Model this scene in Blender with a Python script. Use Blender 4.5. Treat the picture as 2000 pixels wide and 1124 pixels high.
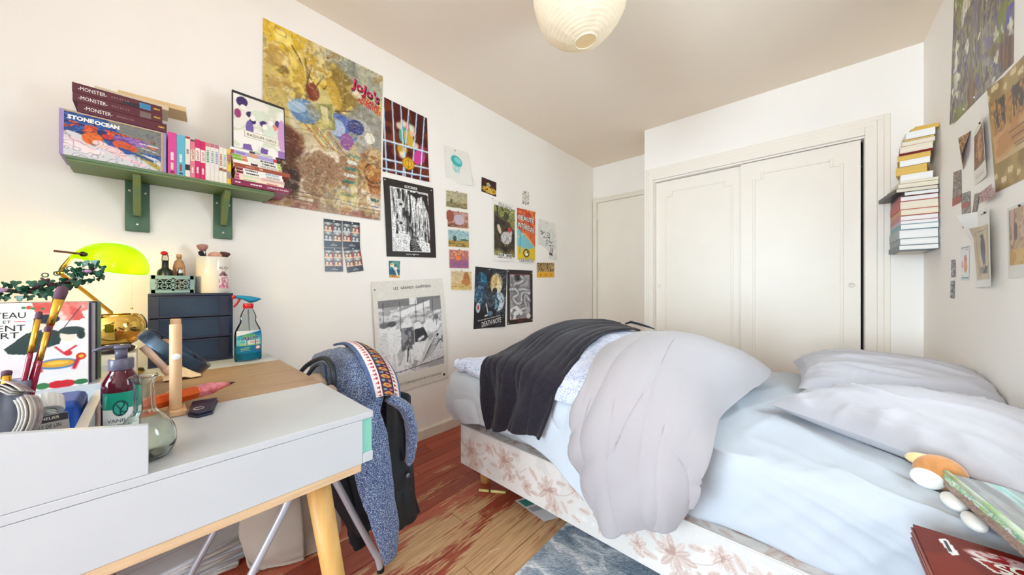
# Bedroom with a desk, a wall of posters, a sliding-door wardrobe and an unmade bed.
import bpy, bmesh, math, random
import numpy as np
from mathutils import Vector, Matrix, Euler

for o in list(bpy.data.objects):
    bpy.data.objects.remove(o)
scene = bpy.context.scene
COL = scene.collection
R = math.radians

# ------------------------------------------------------------------ camera
cam_d = bpy.data.cameras.new('camera')
cam_d.sensor_width = 36.0
cam_d.lens = 36.0 * 639.0 / 2000.0
cam_d.shift_y = 0.0005
cam_d.clip_start = 0.02
cam = bpy.data.objects.new('camera', cam_d)
COL.objects.link(cam)
cam.location = (0, 0, 1.03)
cam.rotation_euler = (R(90), 0, R(42))
scene.camera = cam

# ------------------------------------------------------------------ room measures
XL, XR = -1.948, 0.522        # poster wall, right wall
YW, YB = 3.112, 3.66          # wardrobe front, end of the door recess
YN = -3.0                    # wall with the window, behind the camera
ZC = 2.507
WIN = (-1.80, 0.10, 0.40, 2.25)   # window opening x0 x1 z0 z1

# ------------------------------------------------------------------ world, daylight, exposure
world = bpy.data.worlds.new('sky')
scene.world = world
world.use_nodes = True
bg = world.node_tree.nodes['Background']
bg.inputs[0].default_value = (0.72, 0.86, 1.0, 1)
bg.inputs[1].default_value = 1.5

def daylight(name, loc, rot, w, h, energy, col):
    ld = bpy.data.lights.new(name, 'AREA')
    ld.shape = 'RECTANGLE'
    ld.size, ld.size_y = w, h
    ld.energy = energy
    ld.color = col
    lo = bpy.data.objects.new(name, ld)
    COL.objects.link(lo)
    lo.location, lo.rotation_euler = loc, rot
# sky light entering through the window behind the camera and fill from one added in the right wall
ADDED_WIN = (1.14, 1.85, .95, 1.90)     # added unseen window, to brighten the left wall: y0 y1 z0 z1 in the right wall
daylight('window_daylight', ((WIN[0] + WIN[1]) / 2, YN - .20, (WIN[2] + WIN[3]) / 2), (R(86), 0, 0), WIN[1] - WIN[0] - .1, WIN[3] - WIN[2] - .1, 102, (.745, .895, 1.0))
daylight('added_window_fill', (XR + .17, (ADDED_WIN[0] + ADDED_WIN[1]) / 2, (ADDED_WIN[2] + ADDED_WIN[3]) / 2), (R(86), 0, R(90)), ADDED_WIN[1] - ADDED_WIN[0] - .1, ADDED_WIN[3] - ADDED_WIN[2] - .1, 8.0, (.745, .895, 1.0))

scene.view_settings.view_transform = 'Standard'
scene.view_settings.look = 'None'
scene.view_settings.exposure = 1.10
scene.view_settings.gamma = 1.0
scene.view_settings.use_curve_mapping = False
cy = scene.cycles
cy.use_denoising = True
cy.max_bounces = 12
cy.diffuse_bounces = 9
cy.glossy_bounces = 4
cy.transmission_bounces = 8
cy.transparent_max_bounces = 12
cy.caustics_reflective = False
cy.caustics_refractive = False
cy.sample_clamp_indirect = 6.0

# ------------------------------------------------------------------ helpers
def lin(c):
    """sRGB 0-255 triple or hex string to linear rgb"""
    if isinstance(c, str):
        c = [int(c[i:i + 2], 16) for i in (0, 2, 4)]
    return tuple((x / 255 / 12.92) if x <= 10.3 else (((x / 255) + .055) / 1.055) ** 2.4 for x in c)

MATS = {}
def mat(name, col, rough=.6, metal=0.0, var=0.0, scale=30.0, bump=0.0, bscale=None, stretch=(1, 1, 1),
        col2=None, trans=0.0, ior=1.45, coat=0.0, sheen=0.0, emit=None, estr=0.0, alpha=1.0, detail=4.0, attr=None,
        spec=None, subs=0.0):
    """principled material; colour and relief vary through noise nodes"""
    if name in MATS:
        return MATS[name]
    m = bpy.data.materials.new(name)
    m.use_nodes = True
    nt = m.node_tree
    b = nt.nodes['Principled BSDF']
    c = lin(col)
    b.inputs['Base Color'].default_value = (*c, 1)
    b.inputs['Roughness'].default_value = rough
    b.inputs['Metallic'].default_value = metal
    b.inputs['Transmission Weight'].default_value = trans
    b.inputs['IOR'].default_value = ior
    b.inputs['Coat Weight'].default_value = coat
    b.inputs['Sheen Weight'].default_value = sheen
    b.inputs['Alpha'].default_value = alpha
    b.inputs['Subsurface Weight'].default_value = subs
    if spec is not None:
        b.inputs['Specular IOR Level'].default_value = spec
    if emit:
        b.inputs['Emission Color'].default_value = (*lin(emit), 1)
        b.inputs['Emission Strength'].default_value = estr
    if attr:
        a = nt.nodes.new('ShaderNodeAttribute')
        a.attribute_name = attr
        nt.links.new(a.outputs['Color'], b.inputs['Base Color'])
    if var or col2 or bump:
        tc = nt.nodes.new('ShaderNodeTexCoord')
        mp = nt.nodes.new('ShaderNodeMapping')
        mp.inputs['Scale'].default_value = stretch
        nt.links.new(tc.outputs['Object'], mp.inputs[0])
        if (var or col2) and not attr:
            n = nt.nodes.new('ShaderNodeTexNoise')
            n.inputs['Scale'].default_value = scale
            n.inputs['Detail'].default_value = detail
            nt.links.new(mp.outputs[0], n.inputs['Vector'])
            rp = nt.nodes.new('ShaderNodeValToRGB')
            rp.color_ramp.elements[0].position = .3
            rp.color_ramp.elements[1].position = .7
            d = lin(col2) if col2 else tuple(x * (1 - var) for x in c)
            rp.color_ramp.elements[0].color = (*d, 1)
            rp.color_ramp.elements[1].color = (*(c if col2 else tuple(min(1, x * (1 + var * .4)) for x in c)), 1)
            nt.links.new(n.outputs['Fac'], rp.inputs[0])
            nt.links.new(rp.outputs[0], b.inputs['Base Color'])
        if bump:
            n2 = nt.nodes.new('ShaderNodeTexNoise')
            n2.inputs['Scale'].default_value = bscale or scale
            n2.inputs['Detail'].default_value = 5
            nt.links.new(mp.outputs[0], n2.inputs['Vector'])
            bp = nt.nodes.new('ShaderNodeBump')
            bp.inputs['Strength'].default_value = bump
            bp.inputs['Distance'].default_value = .004
            nt.links.new(n2.outputs['Fac'], bp.inputs['Height'])
            nt.links.new(bp.outputs[0], b.inputs['Normal'])
    MATS[name] = m
    return m

def thin_glass(name, col, gloss=.12, rough=.03):
    """clear thin wall: see-through with a fresnel gloss"""
    if name in MATS: return MATS[name]
    m = bpy.data.materials.new(name); m.use_nodes = True
    nt = m.node_tree; nt.nodes.remove(nt.nodes['Principled BSDF'])
    t = nt.nodes.new('ShaderNodeBsdfTransparent'); t.inputs[0].default_value = (*lin(col), 1)
    g = nt.nodes.new('ShaderNodeBsdfGlossy'); g.inputs['Roughness'].default_value = rough
    w = nt.nodes.new('ShaderNodeLayerWeight'); w.inputs[0].default_value = gloss
    x = nt.nodes.new('ShaderNodeMixShader')
    nt.links.new(w.outputs['Fresnel'], x.inputs[0]); nt.links.new(t.outputs[0], x.inputs[1]); nt.links.new(g.outputs[0], x.inputs[2])
    nt.links.new(x.outputs[0], nt.nodes['Material Output'].inputs[0])
    MATS[name] = m
    return m

PM = {}          # object name -> world matrix
def _link(o, parent, M):
    COL.objects.link(o)
    if parent is not None:
        o.parent = parent
        o.matrix_local = PM[parent.name].inverted() @ M
    else:
        o.matrix_world = M
        o.location = M.to_translation()
        o.rotation_euler = M.to_euler()
    PM[o.name] = M

def tag(o, label=None, cat=None, group=None, kind=None):
    if label: o['label'] = label
    if cat: o['category'] = cat
    if group: o['group'] = group
    if kind: o['kind'] = kind
    return o

def thing(name, label, cat, loc=(0, 0, 0), rotz=0.0, group=None, M=None, kind=None):
    o = bpy.data.objects.new(name, None)
    o.empty_display_size = .05
    _link(o, None, M if M is not None else Matrix.Translation(loc) @ Matrix.Rotation(rotz, 4, 'Z'))
    return tag(o, label, cat, group, kind)

def frame(loc=(0, 0, 0), rx=0, ry=0, rz=0):
    return Matrix.Translation(loc) @ Euler((R(rx), R(ry), R(rz)), 'XYZ').to_matrix().to_4x4()

class MB:
    """collects shapes; build() links them as ONE mesh object"""
    def __init__(s):
        s.v, s.f, s.c = [], [], None
    def add(s, vs, fs, M=None):
        n = len(s.v)
        s.v += [tuple(M @ Vector(p)) if M is not None else tuple(p) for p in vs]
        s.f += [tuple(i + n for i in q) for q in fs]
        return s
    def box(s, a, b, M=None):
        (x0, y0, z0), (x1, y1, z1) = a, b
        vs = [(x0, y0, z0), (x1, y0, z0), (x1, y1, z0), (x0, y1, z0), (x0, y0, z1), (x1, y0, z1), (x1, y1, z1), (x0, y1, z1)]
        return s.add(vs, [(0, 3, 2, 1), (4, 5, 6, 7), (0, 1, 5, 4), (1, 2, 6, 5), (2, 3, 7, 6), (3, 0, 4, 7)], M)
    def prism(s, pts, t, M=None):
        """polygon in xy, extruded z 0..t"""
        n = len(pts)
        vs = [(x, y, 0) for x, y in pts] + [(x, y, t) for x, y in pts]
        fs = [tuple(range(n))[::-1], tuple(range(n, 2 * n))] + [(i, (i + 1) % n, n + (i + 1) % n, n + i) for i in range(n)]
        return s.add(vs, fs, M)
    def lathe(s, prof, seg=24, M=None, cap=True, sx=1.0, sy=1.0):
        """profile (r,z) around z"""
        vs, fs = [], []
        for r, z in prof:
            for k in range(seg):
                a = 2 * math.pi * k / seg
                vs.append((r * math.cos(a) * sx, r * math.sin(a) * sy, z))
        for i in range(len(prof) - 1):
            for k in range(seg):
                k2 = (k + 1) % seg
                fs.append((i * seg + k, i * seg + k2, (i + 1) * seg + k2, (i + 1) * seg + k))
        if cap:
            fs.append(tuple(range(seg))[::-1])
            fs.append(tuple(range((len(prof) - 1) * seg, len(prof) * seg)))
        return s.add(vs, fs, M)
    def tube(s, path, r, seg=10, M=None, flat=1.0):
        """round bar along a path; r may be a list"""
        P = [Vector(p) for p in path]
        n = len(P)
        rs = r if isinstance(r, (list, tuple)) else [r] * n
        vs, fs = [], []
        up = Vector((0, 0, 1))
        prev = None
        for i in range(n):
            t = (P[min(i + 1, n - 1)] - P[max(i - 1, 0)]).normalized()
            if prev is None:
                a = t.cross(up if abs(t.z) < .95 else Vector((1, 0, 0))).normalized()
            else:
                a = (prev - t * prev.dot(t)).normalized()
            prev = a
            b = t.cross(a)
            for k in range(seg):
                th = 2 * math.pi * k / seg
                vs.append(tuple(P[i] + (a * math.cos(th) + b * math.sin(th) * flat) * rs[i]))
        for i in range(n - 1):
            for k in range(seg):
                k2 = (k + 1) % seg
                fs.append((i * seg + k, i * seg + k2, (i + 1) * seg + k2, (i + 1) * seg + k))
        fs.append(tuple(range(seg))[::-1])
        fs.append(tuple(range((n - 1) * seg, n * seg)))
        return s.add(vs, fs, M)
    def ball(s, c, r, seg=16, rings=10, M=None, sc=(1, 1, 1)):
        prof = [(max(1e-5, math.sin(math.pi * i / rings)) * r, -math.cos(math.pi * i / rings) * r) for i in range(rings + 1)]
        T = Matrix.Translation(c) @ Matrix.Diagonal((*sc, 1))
        return s.lathe(prof, seg, (M @ T) if M is not None else T, cap=False)
    def grid(s, P, M=None, closed=False):
        """P: array (r,c,3)"""
        r, c = P.shape[:2]
        fs = []
        for i in range(r - 1):
            for j in range(c - (0 if closed else 1)):
                j2 = (j + 1) % c
                fs.append((i * c + j, i * c + j2, (i + 1) * c + j2, (i + 1) * c + j))
        return s.add([tuple(p) for p in P.reshape(-1, 3).tolist()], fs, M)
    def build(s, name, m, parent=None, M=None, smooth=False, bevel=0.0, solid=0.0, sub=0, origin=None, bseg=2, colors=None, soff=-1.0):
        co = np.array(s.v, dtype=float)
        if M is not None:
            A = np.array(M)
            co = co @ A[:3, :3].T + A[:3, 3]
        lo_, hi_ = co.min(0), co.max(0)
        c = np.array(origin) if origin is not None else np.array([(lo_[0] + hi_[0]) / 2, (lo_[1] + hi_[1]) / 2, lo_[2]])
        me = bpy.data.meshes.new(name)
        rot = PM[parent.name].to_3x3().to_4x4() if parent is not None else Matrix.Identity(4)
        W = Matrix.Translation(c) @ rot
        Wi = np.array(W.inverted())
        lc = co @ Wi[:3, :3].T + Wi[:3, 3]
        me.from_pydata(lc.tolist(), [], s.f)
        me.update()
        if smooth:
            me.shade_smooth()
        if colors is not None:
            at = me.color_attributes.new('print', 'FLOAT_COLOR', 'POINT')
            at.data.foreach_set('color', np.concatenate([colors, np.ones((len(colors), 1))], 1).astype(np.float32).ravel())
        o = bpy.data.objects.new(name, me)
        if m is not None:
            me.materials.append(m)
        _link(o, parent, W)
        if solid:
            md = o.modifiers.new('thickness', 'SOLIDIFY'); md.thickness = solid; md.offset = soff
        if bevel:
            md = o.modifiers.new('edges', 'BEVEL'); md.width = bevel; md.segments = bseg; md.limit_method = 'ANGLE'; md.angle_limit = R(40)
            if not smooth:
                me.shade_smooth()
                md.harden_normals = True
        if sub:
            md = o.modifiers.new('smooth', 'SUBSURF'); md.levels = sub; md.render_levels = sub
        return o

def copy_tree(o, M, parent=None, label=None):
    """a copy of a thing and its parts; mesh data shared"""
    c = o.copy()
    old = PM[o.name]
    COL.objects.link(c)
    c.parent = parent
    if parent is None:
        c.matrix_world = M
        c.location = M.to_translation(); c.rotation_euler = M.to_euler(); c.scale = M.to_scale()
    PM[c.name] = M
    if label: c['label'] = label
    for ch in o.children:
        copy_tree(ch, M @ old.inverted() @ PM[ch.name], c)
    return c

# text outlines as flat meshes -------------------------------------------------
TXT = {}
def text_geo(s, bold=0.0, shear=0.0, spacing=1.0):
    key = (s, bold, shear, spacing)
    if key in TXT:
        return TXT[key]
    cu = bpy.data.curves.new('t', 'FONT')
    cu.body = s
    cu.size = 1
    cu.align_x = 'CENTER'
    cu.offset = bold
    cu.shear = shear
    cu.space_character = spacing
    cu.resolution_u = 2
    o = bpy.data.objects.new('t', cu)
    COL.objects.link(o)
    dg = bpy.context.evaluated_depsgraph_get()
    me = o.evaluated_get(dg).to_mesh()
    vs = np.array([v.co[:] for v in me.vertices])
    fs = [tuple(p.vertices) for p in me.polygons]
    o.evaluated_get(dg).to_mesh_clear()
    bpy.data.objects.remove(o)
    bpy.data.curves.remove(cu)
    if len(vs) == 0:
        vs = np.zeros((3, 3)); fs = [(0, 1, 2)]
    lo_, hi_ = vs.min(0), vs.max(0)
    vs = (vs - (lo_ + hi_) / 2)
    w, h = hi_[0] - lo_[0], hi_[1] - lo_[1]
    TXT[key] = (vs / [max(w, 1e-6), max(h, 1e-6), 1], fs)     # unit box -.5 .. .5
    return TXT[key]

def lettering(parent, s, m, mapf, cx, cy_, w, h, ang=0.0, bold=0.0, shear=0.0, name='lettering', spacing=1.0):
    """text fitted to a w x h box at (cx,cy) of a surface; mapf (n,2)->world (n,3)"""
    vs, fs = text_geo(s, bold, shear, spacing)
    x, y = vs[:, 0] * w, -vs[:, 1] * h
    ca, sa = math.cos(R(ang)), math.sin(R(ang))
    p = np.stack([cx + x * ca - y * sa, cy_ + x * sa + y * ca], 1)
    b = MB()
    b.add(mapf(p).tolist(), fs)
    return b.build(name, m, parent)

def scribble(parent, m, mapf, cx, cy_, w, h, n=7, seed=1, name='small_print'):
    """a run of unreadable small print: short bars"""
    rg_ = random.Random(seed)
    b = MB(); x = cx - w / 2
    step = w / n
    for k in range(n):
        a, c = x + k * step, x + k * step + step * rg_.uniform(.45, .85)
        q = mapf(np.array([(a, cy_ - h / 2), (c, cy_ - h / 2), (c, cy_ + h / 2), (a, cy_ + h / 2)]))
        b.add(q.tolist(), [(0, 1, 2, 3)])
    return b.build(name, m, parent)

# smooth random fields ---------------------------------------------------------
def vnoise(x, y, seed=0):
    rs = np.random.RandomState(seed)
    T = rs.rand(64, 64)
    xi, yi = np.floor(x).astype(int), np.floor(y).astype(int)
    fx, fy = x - xi, y - yi
    fx, fy = fx * fx * (3 - 2 * fx), fy * fy * (3 - 2 * fy)
    a, b = T[xi % 64, yi % 64], T[(xi + 1) % 64, yi % 64]
    c, d = T[xi % 64, (yi + 1) % 64], T[(xi + 1) % 64, (yi + 1) % 64]
    return (a * (1 - fx) + b * fx) * (1 - fy) + (c * (1 - fx) + d * fx) * fy
def fbm(x, y, seed=0, o=4):
    t, a, n = 0, .5, 0
    for k in range(o):
        t = t + a * vnoise(x * 2 ** k, y * 2 ** k, seed + k); n += a; a *= .5
    return t / n
def ridge(x, y, seed=0, p=3):
    return (1 - np.abs(2 * vnoise(x, y, seed) - 1)) ** p

def crom(P, n):
    """Catmull-Rom through P (k,...) sampled n times along axis 0"""
    P = np.asarray(P, float)
    k = len(P)
    t = np.linspace(0, k - 1, n)
    i = np.clip(t.astype(int), 0, k - 2)
    f = (t - i).reshape((-1,) + (1,) * (P.ndim - 1))
    p0, p1, p2, p3 = P[np.clip(i - 1, 0, k - 1)], P[i], P[i + 1], P[np.clip(i + 2, 0, k - 1)]
    return .5 * ((2 * p1) + (-p0 + p2) * f + (2 * p0 - 5 * p1 + 4 * p2 - p3) * f * f + (-p0 + 3 * p1 - 3 * p2 + p3) * f ** 3)
def loft(ctrl, nu, nv, disp=None):
    """surface through a grid of control points (rows, cols, 3); disp(u,v) pushes along the normal"""
    C = np.asarray(ctrl, float)
    S = crom(C, nu)
    S = np.swapaxes(crom(np.swapaxes(S, 0, 1), nv), 0, 1)
    if disp is not None:
        du, dv = np.gradient(S, axis=0), np.gradient(S, axis=1)
        N = np.cross(dv, du)
        N /= np.linalg.norm(N, axis=2, keepdims=True) + 1e-9
        V, U = np.meshgrid(np.linspace(0, 1, nv), np.linspace(0, 1, nu))
        S = S + N * disp(U, V)[..., None]
    return S

# colour prints, painted cell by cell on a fine mesh ------------------------------
class Print:
    def __init__(s, w, h, bg, asp=1.0):
        s.w, s.h, s.asp = w, h, asp           # asp = width / height of the sheet
        s.U, s.V = np.meshgrid(np.linspace(0, 1, w + 1), np.linspace(0, 1, h + 1))
        s.a = np.empty((h + 1, w + 1, 3)); s.a[:] = s.col(bg)
    def col(s, c):
        if isinstance(c, str):
            c = [int(c[i:i + 2], 16) for i in (0, 2, 4)]
        return np.array(c) / 255.
    def put(s, m, c, al=1.0):
        m = np.clip(m, 0, 1)[..., None] * al
        s.a = s.a * (1 - m) + s.col(c) * m
        return s
    def rect(s, x0, y0, x1, y1, c, al=1.0):
        return s.put(((s.U >= x0) & (s.U <= x1) & (s.V >= y0) & (s.V <= y1)).astype(float), c, al)
    def ell(s, cx, cy_, rx, ry, c, rot=0, al=1.0, soft=.12):
        dx, dy = (s.U - cx) * s.asp, s.V - cy_
        ca, sa = math.cos(R(rot)), math.sin(R(rot))
        q = np.sqrt(((dx * ca + dy * sa) / (rx * s.asp)) ** 2 + ((-dx * sa + dy * ca) / ry) ** 2)
        return s.put((1 + soft - q) / (soft * 1.0 + 1e-6), c, al)
    def ring(s, cx, cy_, r, w, c, al=1.0):
        q = np.hypot((s.U - cx) * s.asp, s.V - cy_)
        return s.put(1.3 - np.abs(q - r) / w, c, al)
    def poly(s, pts, c, al=1.0):
        m = np.zeros(s.U.shape, bool)
        n = len(pts)
        for i in range(n):
            (x0, y0), (x1, y1) = pts[i], pts[(i + 1) % n]
            if y0 == y1: continue
            cr = ((s.V < y0) != (s.V < y1)) & (s.U < (x1 - x0) * (s.V - y0) / (y1 - y0) + x0)
            m ^= cr
        return s.put(m.astype(float), c, al)
    def line(s, pts, w, c, al=1.0):
        d = np.full(s.U.shape, 9.)
        for (x0, y0), (x1, y1) in zip(pts[:-1], pts[1:]):
            ax, ay, bx, by = x0 * s.asp, y0, x1 * s.asp, y1
            L = (bx - ax) ** 2 + (by - ay) ** 2 + 1e-12
            t = np.clip(((s.U * s.asp - ax) * (bx - ax) + (s.V - ay) * (by - ay)) / L, 0, 1)
            d = np.minimum(d, np.hypot(s.U * s.asp - ax - t * (bx - ax), s.V - ay - t * (by - ay)))
        return s.put(1.4 - d / w, c, al)
    def noise(s, k, seed=0, sx=1.0, sy=1.0, o=4):
        return fbm(s.U * s.asp * k * sx + 3.3, s.V * k * sy + 1.7, seed, o)
    def blot(s, cols, k, seed=0, sx=1.0, sy=1.0, mask=None, al=1.0, o=4):
        """patches of colours following a noise field"""
        n = s.noise(k, seed, sx, sy, o)
        n = (n - n.min()) / (n.max() - n.min() + 1e-9)
        r = np.argsort(np.argsort(n.ravel())).reshape(n.shape) / n.size
        x = np.clip(r * len(cols) - .5, 0, len(cols) - 1.001)
        i = x.astype(int)
        C = np.array([s.col(c) for c in cols] + [s.col(cols[-1])])
        f = np.clip((x - i - .3) / .4, 0, 1)[..., None]
        img = C[i] * (1 - f) + C[i + 1] * f
        m = (np.ones(s.U.shape) if mask is None else np.clip(mask, 0, 1))[..., None] * al
        s.a = s.a * (1 - m) + img * m
        return s
    def contour(s, k, seed, n, c, w=.08, mask=None, al=.8, sx=1.0, sy=1.0):
        """thin drawn lines along the level curves of a noise field"""
        q = (s.noise(k, seed, sx, sy, 3) * n) % 1.0
        m = np.clip(1.5 - np.abs(q - .5) / w, 0, 1) * (1 if mask is None else np.clip(mask, 0, 1))
        return s.put(m, c, al)
    def inside(s, x0, y0, x1, y1):
        return ((s.U >= x0) & (s.U <= x1) & (s.V >= y0) & (s.V <= y1)).astype(float)
    def grain(s, amt, k=60, seed=9, sx=1, sy=1):
        s.a = np.clip(s.a + ((s.noise(k, seed, sx, sy, 2) - .5) * amt)[..., None], 0, 1)
        return s
    def linear(s):
        a = np.clip(s.a, 0, 1).reshape(-1, 3)
        return np.where(a <= .04045, a / 12.92, ((a + .055) / 1.055) ** 2.4)

MPRINT = mat('printed_paper', 'ffffff', rough=.42, attr='print', bump=.02, bscale=8)
MGLOSS = mat('printed_gloss', 'ffffff', rough=.25, attr='print')
def print_mesh(pr, mapf):
    """Print -> MB sheet laid on mapf((n,2) uv, v down) -> world"""
    uv = np.stack([pr.U.ravel(), pr.V.ravel()], 1)
    P = mapf(uv).reshape(pr.h + 1, pr.w + 1, 3)
    b = MB()
    b.grid(P[::-1])
    return b, pr.linear().reshape(pr.h + 1, pr.w + 1, 3)[::-1].reshape(-1, 3)
def quad_map(c0, c1, c2, c3, bulge=None, n=(0, 0, 1), lift=0.0):
    """corner points top-left, top-right, bottom-right, bottom-left -> function of (u right, v down)"""
    c0, c1, c2, c3 = [np.array(c, float) for c in (c0, c1, c2, c3)]
    n = np.array(n, float)
    def f(p, extra=0.0):
        p = np.asarray(p, float)
        u, v = p[:, :1], p[:, 1:2]
        P = (c0 * (1 - u) + c1 * u) * (1 - v) + (c3 * (1 - u) + c2 * u) * v
        h = np.full(u.shape, lift + extra)
        if bulge is not None:
            h = h + bulge(u, v)
        return P + n * h
    return f

# ================================================================== the setting
M_WALL = mat('wall_paint', (245, 241, 235), rough=.75, var=.03, scale=2.0, bump=.06, bscale=120)
M_CEIL = mat('ceiling_paint', (242, 230, 212), rough=.85, var=.03, scale=1.5, bump=.08, bscale=90)
M_WOODW = mat('white_gloss_paint', (238, 231, 219), rough=.38, var=.03, scale=3, bump=.03, bscale=60)
M_TRIM = mat('cream_trim_paint', (232, 226, 212), rough=.4, var=.05, scale=6)

def box_obj(name, a, b, m, parent=None, bevel=0.0, kind=None, **k):
    o = MB().box(a, b).build(name, m, parent, bevel=bevel, **k)
    if kind: o['kind'] = kind
    return o
S = 'structure'
fl = box_obj('floor', (XL, YN, -.06), (XR, YB, -.012), mat('floor_base', (60, 34, 26), rough=.8, var=.1), kind=S)

def floor_material():
    m = bpy.data.materials.new('worn_red_floorboards')
    m.use_nodes = True
    nt = m.node_tree; N = nt.nodes; L = nt.links
    b = N['Principled BSDF']
    geo = N.new('ShaderNodeNewGeometry')
    oi = N.new('ShaderNodeObjectInfo')
    def mapping(sc):
        mp = N.new('ShaderNodeMapping'); mp.inputs['Scale'].default_value = sc
        L.new(geo.outputs['Position'], mp.inputs[0]); return mp.outputs[0]
    def noise(vec, sc, det=5, rough=.6):
        n = N.new('ShaderNodeTexNoise'); n.inputs['Scale'].default_value = sc
        n.inputs['Detail'].default_value = det; n.inputs['Roughness'].default_value = rough
        L.new(vec, n.inputs['Vector']); return n.outputs['Fac']
    def math_(op, a, c, v=None):
        n = N.new('ShaderNodeMath'); n.operation = op
        for i, q in enumerate((a, c)):
            if isinstance(q, (int, float)): n.inputs[i].default_value = q
            else: L.new(q, n.inputs[i])
        return n.outputs[0]
    def ramp(f, cols):
        r = N.new('ShaderNodeValToRGB'); e = r.color_ramp.elements
        while len(e) < len(cols): e.new(.5)
        for q, (p, c) in zip(e, cols):
            q.position = p; q.color = (*lin(c), 1)
        L.new(f, r.inputs[0]); return r.outputs[0]
    # where feet have rubbed the paint away: in front of the bed
    d = N.new('ShaderNodeVectorMath'); d.operation = 'DISTANCE'
    mp = mapping((1.0, .9, 1)); L.new(mp, d.inputs[0]); d.inputs[1].default_value = (-.86, .80, 0)
    mr = N.new('ShaderNodeMapRange'); mr.inputs['From Min'].default_value = .10; mr.inputs['From Max'].default_value = .74
    mr.inputs['To Min'].default_value = .98; mr.inputs['To Max'].default_value = -.30
    L.new(d.outputs['Value'], mr.inputs['Value'])
    g1 = noise(mapping((9, 2.2, 1)), 1.0, 4)
    g2 = noise(mapping((120, 9, 1)), 1.0, 6, .7)
    s = math_('ADD', mr.outputs[0], math_('MULTIPLY', math_('SUBTRACT', g1, .5), 3.4))
    s = math_('ADD', s, math_('MULTIPLY', math_('SUBTRACT', g2, .5), 2.6))
    s = math_('ADD', s, math_('MULTIPLY', math_('SUBTRACT', oi.outputs['Random'], .5), .55))
    mk = N.new('ShaderNodeMapRange'); mk.inputs['From Min'].default_value = .32; mk.inputs['From Max'].default_value = .55
    L.new(s, mk.inputs['Value'])
    grain = noise(mapping((90, 5, 1)), 1.0, 5, .55)
    wood = ramp(grain, [(.3, (176, 136, 98)), (.5, (206, 166, 122)), (.75, (224, 188, 146))])
    red = ramp(math_('ADD', math_('MULTIPLY', grain, .6), math_('MULTIPLY', oi.outputs['Random'], .4)),
               [(.2, (134, 54, 38)), (.5, (170, 78, 54)), (.8, (198, 104, 76))])
    mx = N.new('ShaderNodeMix'); mx.data_type = 'RGBA'
    L.new(mk.outputs[0], mx.inputs[0]); L.new(red, mx.inputs[6]); L.new(wood, mx.inputs[7])
    L.new(mx.outputs[2], b.inputs['Base Color'])
    rr = N.new('ShaderNodeMapRange'); rr.inputs['To Min'].default_value = .36; rr.inputs['To Max'].default_value = .62
    L.new(mk.outputs[0], rr.inputs['Value']); L.new(rr.outputs[0], b.inputs['Roughness'])
    bp = N.new('ShaderNodeBump'); bp.inputs['Strength'].default_value = .25; bp.inputs['Distance'].default_value = .002
    L.new(grain, bp.inputs['Height']); L.new(bp.outputs[0], b.inputs['Normal'])
    return m
M_FLOOR = floor_material()
rng = random.Random(4)
PW = (XR - XL) / 27
planks = {}
for i in range(27):
    y = YN - rng.random() * .5
    x = XL + (i + .5) * PW
    while y < YB:
        ln = rng.choice((.62, .78, .9, 1.05))
        y0, y1 = max(y, YN), min(y + ln, YB)
        if y1 - y0 > .06:
            key = round(y1 - y0, 3)
            if key not in planks:
                planks[key] = MB().box((x - PW / 2 + .0010, y0 + .0010, -.012), (x + PW / 2 - .0010, y1 - .0010, 0)).build('plank', M_FLOOR, fl, bevel=.0012, bseg=1)
            else:
                q = planks[key].copy()
                COL.objects.link(q)
                q.parent = fl
                q.matrix_local = PM['floor'].inverted() @ Matrix.Translation((x, (y0 + y1) / 2, -.012))
        y += ln

box_obj('ceiling', (XL - .1, YN - .3, ZC), (XR + .1, YB + .1, ZC + .08), M_CEIL, kind=S)
box_obj('wall_left', (XL - .1, YN - .3, -.06), (XL, YB + .1, ZC), M_WALL, kind=S)
w = MB()
a0, a1, b0, b1 = ADDED_WIN
w.box((XR, YN - .3, -.06), (XR + .25, a0, ZC)); w.box((XR, a1, -.06), (XR + .25, YB + .1, ZC))
w.box((XR, a0, -.06), (XR + .25, a1, b0)); w.box((XR, a0, b1), (XR + .25, a1, ZC))
w.build('wall_right', M_WALL)['kind'] = S
glass_pane = thin_glass('window_glass', 'f4fbff', .1)
wn = thing('added_window', None, None, (XR + .2, (a0 + a1) / 2, b0), kind=S)  # made-up opening out of view, put in for its fill light
am = (a0 + a1) / 2
for q0, q1 in (((a0, b0), (a0 + .05, b1)), ((a1 - .05, b0), (a1, b1)), ((a0 + .05, b0), (a1 - .05, b0 + .05)), ((a0 + .05, b1 - .05), (a1 - .05, b1)), ((am - .04, b0 + .05), (am + .04, b1 - .05))):
    box_obj('window_frame', (XR + .18, q0[0], q0[1]), (XR + .23, q1[0], q1[1]), M_WOODW, wn, bevel=.004)
box_obj('pane', (XR + .202, a0 + .05, b0 + .05), (XR + .208, am - .04, b1 - .05), glass_pane, wn)
box_obj('pane', (XR + .202, am + .04, b0 + .05), (XR + .208, a1 - .05, b1 - .05), glass_pane, wn)
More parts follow.
